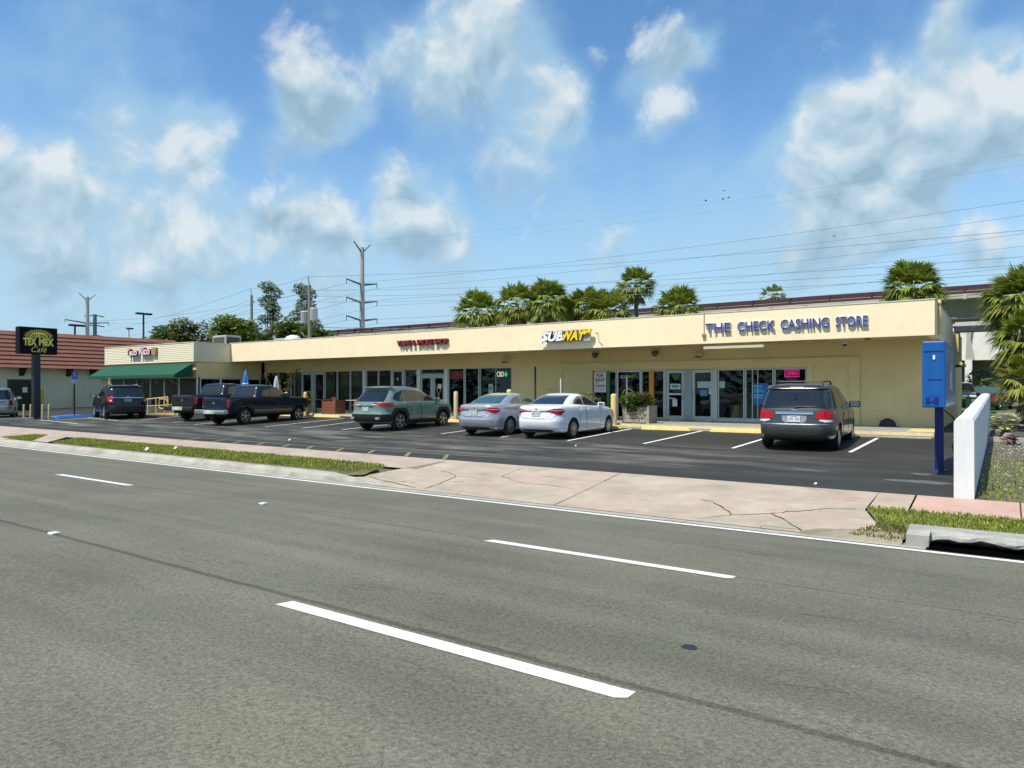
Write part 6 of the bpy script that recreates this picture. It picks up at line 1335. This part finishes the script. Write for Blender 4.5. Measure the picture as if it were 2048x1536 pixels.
palm(-31.75, 41.3, 7.45, 1.75, 'bushy cabbage palm at the left end of the row behind the roof', 1, n=44)
palm(-28.4, 41.5, 7.75, 1.7, 'tall leafy cabbage palm second from the left, above the smoke shop lettering end', 2, n=42)
palm(-26.6, 42.6, 7.95, 1.75, 'cabbage palm with the highest crown of the left cluster', 3, n=44, dry=5)
palm(-27.6, 46.6, 7.4, 1.6, 'cabbage palm partly behind the left cluster', 4, n=40, dry=5)
palm(-25.0, 45.2, 7.6, 1.75, 'rounded cabbage palm above the white SUB letters', 5, n=44, dry=5)
palm(-22.9, 44.8, 7.1, 1.75, 'low domed cabbage palm at the right end of the left cluster', 6, n=44, dry=8)
palm(-23.5, 50.65, 9.85, 1.55, 'slim tall cabbage palm standing alone above the yellow WAY letters', 7, .17, n=40, dry=12)
palm(-18.9, 47.75, 7.4, 1.75, 'wide cabbage palm left of the blue lettering', 8, n=44, dry=5)
palm(-4.5, 48.0, 7.7, 1.75, 'large cabbage palm above the right corner of the shop roof', 9, .2, n=56, dry=8)
palm(-17.2, 66, 10.2, 1.2, 'small far palm top peeking over the dark red rails', 10, n=22, dry=0)
# spiky date palm left of the cluster
t = thing('date_palm', 'spiky feather palm just left of the bushy cabbage palms', 'palm', (-37.0, 45.5, .4)); r = random.Random(40)
MB().tube([(-37,45.5,.4),(-37,45.5,6.2)], .2, 10).build('trunk', PBARK, t, True); b = MB()
for k in range(18):
    a = k*2.4; e = r.uniform(.25,1.1); d = Vector((math.cos(a)*math.cos(e), math.sin(a)*math.cos(e), math.sin(e))); s = d.cross(Vector((0,0,1))).normalized(); p = Vector((-37,45.5,6.2)); L_ = 2.0
    for j in range(16):
        u = j/15; q = p+d*L_*u-Vector((0,0,1))*L_*.35*u*u
        for sg in (-1,1): b.add([q-d*.03, q+d*.03, q+s*sg*.42*(1-.75*u)+d*.25], [(0,1,2)])
b.build('crown', PALM, t)
# right hand edge: a big fan palm and lower ones
palm(.75, 34.2, 5.2, 1.55, 'huge dark fan palm at the right edge of the picture', 11, .22, n=80, low=-.85, dry=8, group='fan palms at the right edge', nb=18)
palm(1.0, 31.0, 3.5, 1.4, 'mid height fan palm hanging over the lot at the right edge', 12, .15, n=44, low=-.7, dry=4, group='fan palms at the right edge', nb=20)
palm(.75, 29.6, 2.0, 1.12, 'low yellow green fan palm whose leaves droop near the white wall end', 13, .12, n=26, low=-.5, dry=3, group='fan palms at the right edge', nb=20, m=PALMY)
palm(1.6, 36.5, 4.2, 1.8, 'shaded fan palm behind the huge one', 14, .16, n=44, low=-.8, dry=3, group='fan palms at the right edge', nb=14)

def tree(name, x, y, z0, h, crown, label, seed, n, s, m, group=None, trunk_r=.2, lean=0, cat='tree'):
    """crown: list of (dx, dy, z, radius)"""
    r = random.Random(seed); t = thing(name, label, cat, (x, y, z0), group)
    b = MB(); b.tube([(x,y,z0),(x+lean*.3,y,z0+h*.3),(x+lean,y,z0+h*.62)], [trunk_r,trunk_r*.75,trunk_r*.5], 8)
    for dx, dy, z, R_ in crown:
        p0 = (x+lean*.7, y, z0+h*r.uniform(.35,.55)); p2 = (x+dx, y+dy, z); p1 = tuple((a+c_)/2+r.uniform(-.2,.2) for a, c_ in zip(p0, p2)); b.tube([p0,p1,p2], [trunk_r*.45,trunk_r*.32,trunk_r*.14], 6)
    b.build('trunk', BARK, t, True); b = MB()
    tot = sum(c_[3]**2 for c_ in crown)
    for dx, dy, z, R_ in crown: leaves(b, (x+dx, y+dy, z), R_, int(n*R_**2/tot), s, r, .8, .6)
    b.build('crown', m, t); return t
EUC = mat('euc_green', (.21,.26,.14), .5, island=.55, transl=.3)
r0 = random.Random(55)
# two airy trees
cr = [(-.3,0,12.6,.8),(.4,.2,11.9,.9),(-.8,.3,11.1,.9),(.7,-.2,10.4,.8),(-.9,0,9.2,.7),(.2,.4,9.6,.7),(-.2,0,7.7,.6),(.9,.3,8.4,.5)]
tree('slender_tree', -63.6, 46.8, .5, 12.5, cr, 'thin wispy tree left of its twin above the roof units', 61, 2300, .34, EUC, 'two thin wispy trees', .2, .3)
cr = [(-.4,0,12.4,.8),(.5,.2,11.8,.9),(.0,.3,10.6,1.1),(1.0,-.2,9.9,.8),(-.9,0,9.6,.8),(1.1,.4,8.6,.9),(-.3,0,8.0,.8),(1.7,.3,7.2,.7)]
tree('slender_tree', -60.7, 48.8, .5, 12.3, cr, 'thin wispy tree right of its twin, near the wooden utility pole', 62, 2900, .34, EUC, 'two thin wispy trees', .2, -.3)
# leafy mass behind the wing roof
def crown_blob(w, z, n, seed, h=1.6):
    r = random.Random(seed); return [(r.uniform(-w,w), r.uniform(-1.5,1.5), z+r.uniform(-h,h), r.uniform(1.1,1.9)) for _ in range(n)]
for k, (x, y, z, w, lab, m) in enumerate(((-85,47.5,7.6,2.4,'dark spreading tree at the left end of the tree mass by the lamp post',LEAFD),(-78.5,48,8.2,3.0,'broad tree with an olive crown left of the tall frond',mat('leaf_olive',(.17,.18,.05),.5,island=.5,transl=.25)),(-73.5,49.5,8.3,2.4,'bright green tree behind the first rooftop unit',mat('leaf_bright',(.17,.22,.03),.5,island=.5,transl=.3)),(-68.5,49,6.9,2.2,'dense green tree left of the wispy pair',LEAFD),(-58.5,46,6.3,2.2,'leafy tree below the wispy pair',LEAF),(-53.5,44.5,5.9,1.7,'low bushy tree just left of the wooden utility pole',LEAF))):
    tree('leafy_tree', x, y, .5, z, crown_blob(w, z, 9, 70+k, 1.3), lab, 80+k, 4600, .46, m, 'leafy trees behind the left roof', .22)
t = thing('banana_plant', 'pale green upright fronds sticking out of the tree mass', 'plant', (-75.8, 50, .5)); b = MB(); r = random.Random(90)
MB().tube([(-75.8,50,.5),(-75.8,50,7.2)], .14, 8).build('stem', BARK, t)
for k in range(9):
    a = k*.7; e = r.uniform(.8,1.35); d = Vector((math.cos(a)*math.cos(e), math.sin(a)*math.cos(e), math.sin(e))); s = d.cross(Vector((0,1,.1))).normalized(); p = Vector((-75.8,50,7.2)); L_ = r.uniform(1.6,2.4)
    for j in range(6): u, v = j/6, (j+1)/6; wu, wv = .28*math.sin(math.pi*min(.95,u+.08)), .28*math.sin(math.pi*min(.97,v+.08)); dr = lambda q: Vector((0,0,-1))*L_*.3*q*q; b.add([p+d*L_*u-s*wu+dr(u), p+d*L_*u+s*wu+dr(u), p+d*L_*v+s*wv+dr(v), p+d*L_*v-s*wv+dr(v)], [(0,1,2,3)])
b.build('crown', PALMY, t)
# bushes at the right, beyond the shop corner
for k, (x, y, w, z, lab) in enumerate(((-4.0,64,1.6,1.6,'dark hedge bush under the white office block'),(-1.6,66,1.9,2.0,'spreading shrub before the office ground floor'),(.9,60,1.8,1.9,'dark shrub behind the fan palms'))):
    tree('shrub', x, y, .45, 2.2, [(a-w, b_, z*.9, 1.1) for a, b_ in ((0,0),(w,.4),(2*w,0))]+[(0,0,z*1.35,.9)], lab, 95+k, 1500, .28, LEAFD, 'shrubs beyond the shop corner', .1, cat='shrub')
for k, (x, y, z, lab) in enumerate(((4.5,82,6,'round tree beside the office block'),(-9,84,5.5,'tree behind the shop corner'))):
    tree('leafy_tree', x, y, .45, z, crown_blob(2.2, z, 8, 190+k), lab, 195+k, 1500, .4, LEAFD, 'trees near the office block', .2)
# pale shrub and a log on the dirt lot
t = thing('pale_shrub', 'small shrub with whitish yellow leaves on the dirt lot', 'shrub', (-.02, 25.3, .29)); r = random.Random(33)
b = MB(); leaves(b, (-.02,25.3,.75), .34, 150, .2, r, .9); b.build('foliage', mat('leaf_pale', (.48,.46,.20), .6, island=.3, transl=.25), t); MB().tube([(-.02,25.3,.28),(0,25.3,.7)], .03, 6).build('stem', BARK, t)
tag(MB().tube([(-.15,27.6,.36),(.05,25.2,.36),(.1,23.9,.33)], [.13,.15,.14], 10).build('log', mat('log_grey', (.30,.27,.22), .9, var=.3), None, True), 'grey fallen log lying across the side lot kerb', 'log')
t = thing('dry_plant', 'small reddish dry plant at the end of the log', 'plant', (.12, 23.6, .26)); b = MB(); leaves(b, (.12,23.6,.38), .2, 80, .14, r, .7); b.build('foliage', mat('leaf_red', (.16,.05,.05), .7, island=.4), t)
t = thing('wheelie_bin', 'green wheelie bin standing beyond the far end of the white wall', 'bin', (-1.45, 45.3, .37))
MB().bbox(-1.75,-1.2,45.0,45.6,.40,1.30,.04).build('body', mat('bin_green', (.12,.32,.14), .5), t); MB().bbox(-1.78,-1.17,44.95,45.62,1.30,1.36,.02).build('lid', mat('bin_lid', (.08,.22,.1), .5), t)
for s2 in (-1.7,-1.25): MB().lathe([(.1,-.03),(.1,.03)], (s2,45.58,.46), 12, 'x').build('wheel', TYRE, t)
t = thing('flat_canopy', 'pale green flat roofed shelter under the fan palms', 'shelter', (-.5, 50.5, .4)); MB().bbox(-1.45,1.6,49.5,52,1.55,1.92,.03).build('roof', mat('canopy_green', (.50,.62,.54), .6), t)
for x in (-1.35, 1.5):
    for y in (49.6, 51.9): MB().tube([(x,y,.4),(x,y,1.56)], .05, 8).build('post', mat('post_dark', (.05,.06,.05), .6), t)

t = thing('crossbeam', 'dark beam with a pale top crossing in front of the white office block', 'beam', (-.5, 47.6, .4))
MB().prism([(-2.5,47.2,5.32),(4,47.2,5.32),(4,47.2,5.0),(-2.2,47.2,5.0)], (0,.9,0)).build('beam', mat('beam_dark', (.035,.035,.033), .8), t); MB().box(-2.35,4,47.3,48.0,5.325,5.55).build('capping', mat('beam_pale', (.5,.5,.46), .8), t); MB().tube([(2.6,47.6,.4),(2.6,47.6,5.0)], .3, 12).build('column', CONC, t)
# transmission poles and their wires
GALV = mat('pole_concrete', (.36,.37,.35), .75, var=.12, vscale=1.2); ARM = mat('arm_steel', (.13,.15,.17), .5, .3)
def transmission(x, y, z1, label, levels, armL, r0=.42, r1=.24, top=True):
    t = thing('transmission_pole', label, 'utility pole', (x, y, .5), 'tall transmission poles')
    MB().tube([(x,y,.4),(x,y,z1)], [r0,r1], 14).build('pole', GALV, t, True)
    for z in levels:
        for sg in (-1, 1):
            a = MB().tube([(x,y+sg*r1,z),(x,y+sg*armL,z+.38)], [.14,.08], 8).build('arm', ARM, t, True)
            MB().tube([(x,y+sg*armL,z+.38),(x,y+sg*armL,z-.18)], .05, 6).build('insulator', ARM, a)
    if top:
        for sg in (-1, 1): MB().tube([(x,y+sg*r1*.8,z1-.5),(x,y+sg*1.35,z1+.55)], [.10,.06], 8).build('top_arm', ARM, t, True)
    return t
LV = (14.35, 12.2, 10.05)
transmission(-63.3, 59.6, 18.8, 'tall grey transmission pole with paired arms right of the wooden pole', LV, 2.45)
transmission(-131.9, 59.6, 18.0, 'far grey transmission pole with a forked top above the brown roof', (13.4, 9.4), 3.6, .40, .28)
t = thing('lattice_pole', 'thin far pole with many short cross arms right of the forked pole', 'utility pole', (-150, 69.2, .5)); MB().tube([(-150,69.2,.5),(-150,69.2,16.9)], [.45,.34], 10).build('pole', ARM, t)
for k in range(5):
    z = 16.5-k*2.0; MB().tube([(-150,67.2,z-.2+.15*(k%2)),(-150,69.2,z+.25),(-150,71.0,z)], .11, 6).build('cross_arm', ARM, t)
def sagline(p, q, sag, n=24): return [(p[0]+(q[0]-p[0])*i/n, p[1]+(q[1]-p[1])*i/n, p[2]+(q[2]-p[2])*i/n-4*sag*(i/n)*(1-i/n)) for i in range(n+1)]
WIRE = mat('wire_dark', (.13,.15,.17), .4, .4)
def wire(p, q, sag, r_, label, group): return tag(MB().tube(sagline(p, q, sag), r_, 5).build('power_line', WIRE), label, 'power line', group)
GW = 'wires strung between the transmission poles'
for k, z in enumerate(LV):
    lv = ('top', 'middle', 'lowest')[k]
    for sg, sd in ((-1, 'nearer'), (1, 'farther')):
        y = 59.6+sg*2.45; z0_ = z-.18
        wire((-63.3,y,z0_), (40,y,z0_+1.9), 1.35, .013, lv+' power line on the '+sd+' side of the tall pole, running right', GW)
        wire((-131.9,59.6+sg*3.2,(13.4,9.4,9.2)[k]+.2), (-63.3,y,z0_), 1.3, .016, lv+' power line on the '+sd+' side of the tall pole, running left', GW)
for sg, sd in ((-1,'nearer'),(1,'farther')): wire((-63.3,59.6+sg*1.35,19.3), (40,59.6+sg*1.35,19.6), 2.2, .005, 'faint topmost ground wire on the '+sd+' side of the tall pole', GW)
def woodpole(x, y, z1, label, trans, arms):
    t = thing('wooden_pole', label, 'utility pole', (x, y, .5), 'wooden utility poles'); WP = mat('pole_wood', (.20,.18,.13), .9, var=.3, vscale=2, stretch=(6,6,.5))
    MB().tube([(x,y,.4),(x-.12,y,z1)], [.20,.14], 10).build('pole', WP, t, True); xs = x-.1
    MB().tube([(xs,y,z1-.1),(xs-.18,y,z1+.75)], .045, 6).build('top_pin', ARM, t)
    for dz in arms: MB().bbox(xs+.08,xs+.50,y-.06,y+.06,z1-dz-.05,z1-dz+.08,.02).build('crossarm', ARM, t)
    for sg, dz in trans:
        c_ = (xs+sg*.62, y-.05, z1-dz); b = MB(); b.lathe([(.30,0),(.34,.06),(.34,1.0),(.36,1.03),(.30,1.1)], c_, 18); tr = b.build('transformer', mat('transformer_grey', (.50,.52,.48), .5, var=.06), t, True)
        b = MB(); b.tube([(c_[0]+.12,c_[1],c_[2]+1.08),(c_[0]+.15,c_[1],c_[2]+1.38)], .04, 6); b.tube([(c_[0]-.12,c_[1],c_[2]+1.08),(c_[0]-.1,c_[1],c_[2]+1.38)], .04, 6); b.build('bushing', ARM, tr)
        b = MB(); b.tube([(c_[0]+.2*sg,c_[1],c_[2]),(c_[0]+.35*sg,c_[1],c_[2]-.7),(c_[0]+.05*sg,c_[1],c_[2]-1.1),(xs+.1*sg,y,c_[2]-1.2)], .025, 5); b.build('cable_loop', WIRE, t)
    return t
woodpole(-49.9, 40.9, 10.9, 'wooden utility pole carrying two grey transformers', ((-1,3.35),(1,3.15)), (.55,1.05,1.55))
woodpole(-73.0, 51.3, 12.9, 'darker utility pole half hidden by the wispy tree, with a small transformer', ((1,4.6),), (.8,))
GD = 'wires of the wooden poles'
for k, (dz, dx) in enumerate(((-.75,-.28),(.5,.3),(1.0,.3),(1.5,.3))):
    n_ = ('highest','second highest','third','lowest')[k]
    wire((-50.0+dx,40.9,10.9-dz), (-73.1,51.3,12.9-dz*1.1), .25, .014, n_+' wire from the wooden pole to the pole in the wispy tree', GD); wire((-73.1,51.3,12.9-dz*1.1), (-150,62,10.5-dz*1.5), 1.0, .014, n_+' wire running left from the pole in the wispy tree', GD)
    wire((-50.0+dx,40.9,10.9-dz), (30,58,11.2-dz*.9) if k else (30,58,12.5), 1.1, .013, n_+' wire running right from the wooden pole', GD)
wire((-49.7,40.9,7.2), (-1.9,40.0,5.15), .30, .022, 'dark service cable drooping over the palms to the right corner of the roof', GD)
wire((-1.9,40.0,5.1), (6,46,6.4), .15, .03, 'thick dark cable leaving the roof corner towards the fan palms', GD)
def lamp(x, y, z1, label, heads):
    t = thing('lot_lamp', label, 'lamp post', (x, y, .4), 'parking lot lamp posts'); MB().tube([(x,y,.4),(x,y,z1)], [.14,.10], 10).build('pole', mat('lamp_pole', (.05,.045,.05), .5), t)
    for dy in heads: MB().bbox(x-.25,x+.25,y+dy-.42,y+dy+.42,z1-.02,z1+.20,.03).build('lamp_head', mat('lamp_head_dark', (.02,.018,.02), .5), t)
    if len(heads) > 1: MB().tube([(x,y+heads[0],z1+.05),(x,y+heads[-1],z1+.05)], .05, 6).build('arm', MATS['lamp_pole'], t)
    return t
lamp(-84.7, 44.6, 10.75, 'tall dark lamp post with two box heads above the brown roof end', (-.45,.55))
lamp(-85.9, 37.5, 8.9, 'short lamp top showing above the brown roof left of the forked pole', (-.2,.6))
t = thing('roof_pipe', 'thin white vent pipe with a tilted cap on the brown roof end', 'vent pipe', (-62.5, 31.6, 5.9)); MB().tube([(-62.5,31.6,5.9),(-62.5,31.6,7.0)], .09, 8).build('pipe', mat('pipe_white', (.7,.7,.66), .5), t); MB().bbox(-62.65,-62.35,31.45,32.0,7.0,7.12,.03).build('cap', MATS['lamp_head_dark'], t)
t = thing('flood_lamp', 'grey flood lamp panel tilted beside the wooden pole', 'flood lamp', (-51.6, 38.5, 4.2)); MB().tube([(-51.3,38.5,4.2),(-51.5,38.5,6.0)], .03, 6).build('stand', ARM, t); MB().prism([(-51.95,38.5,6.35),(-51.75,38.5,6.45),(-51.3,38.5,5.85),(-51.5,38.5,5.7)], (0,.1,0)).build('panel', mat('panel_grey', (.25,.27,.30), .4), t)
# birds
for k, (x, y, z, a) in enumerate(((-19.6,59.45,17.85,.3),(-19.2,59.7,17.95,.5),(-19.5,59.5,18.55,.1),(-20.8,58.6,17.7,.2),(-11.9,64.8,14.7,.4))):
    t = thing('bird', ('small dark bird flying lowest of the close trio','small dark bird flying rightmost of the close trio','small dark bird flying highest of the close trio','tiny bird flying left of the close trio','tiny bird flying alone farther right below the big cloud')[k], 'bird', (x, y, z), 'birds in flight'); BB = mat('bird_dark', (.015,.015,.018), .7)
    b = MB(); b.lathe([(.01,-.22),(.055,-.1),(.06,.03),(.035,.13),(.012,.19)], (0,0,0), 8, 'x'); o = b.build('body', BB, t, True, local=True); s2 = .8; t.scale = (.6,.6,.6)
    for sg in (-1,1): MB().add([(-.06,0,.02),(.07,0,.02),(.04,sg*.22,.12+a*.1),(-.1,sg*.45,.02+a*.15),(-.09,sg*.2,.11+a*.1)], [(0,1,2,4),(4,2,3)]).build('wing', BB, t, local=True)
    t.rotation_euler = (0, 0, k*1.1)
# unseen tree belt added behind the camera to darken reflections in glass and paint
r = random.Random(77); b = MB()
for k in range(46):
    x = -130+k*4.2+r.uniform(-2,2); y = -32+r.uniform(-5,5); h = r.uniform(5,9.5)
    leaves(b, (x, y, h*.55), h*.5, 170, 1.5, r, 1.0)
tag(b.build('reflected_tree_belt', LEAFD), 'unseen belt of trees added across the road to darken reflections', 'trees', kind='stuff')
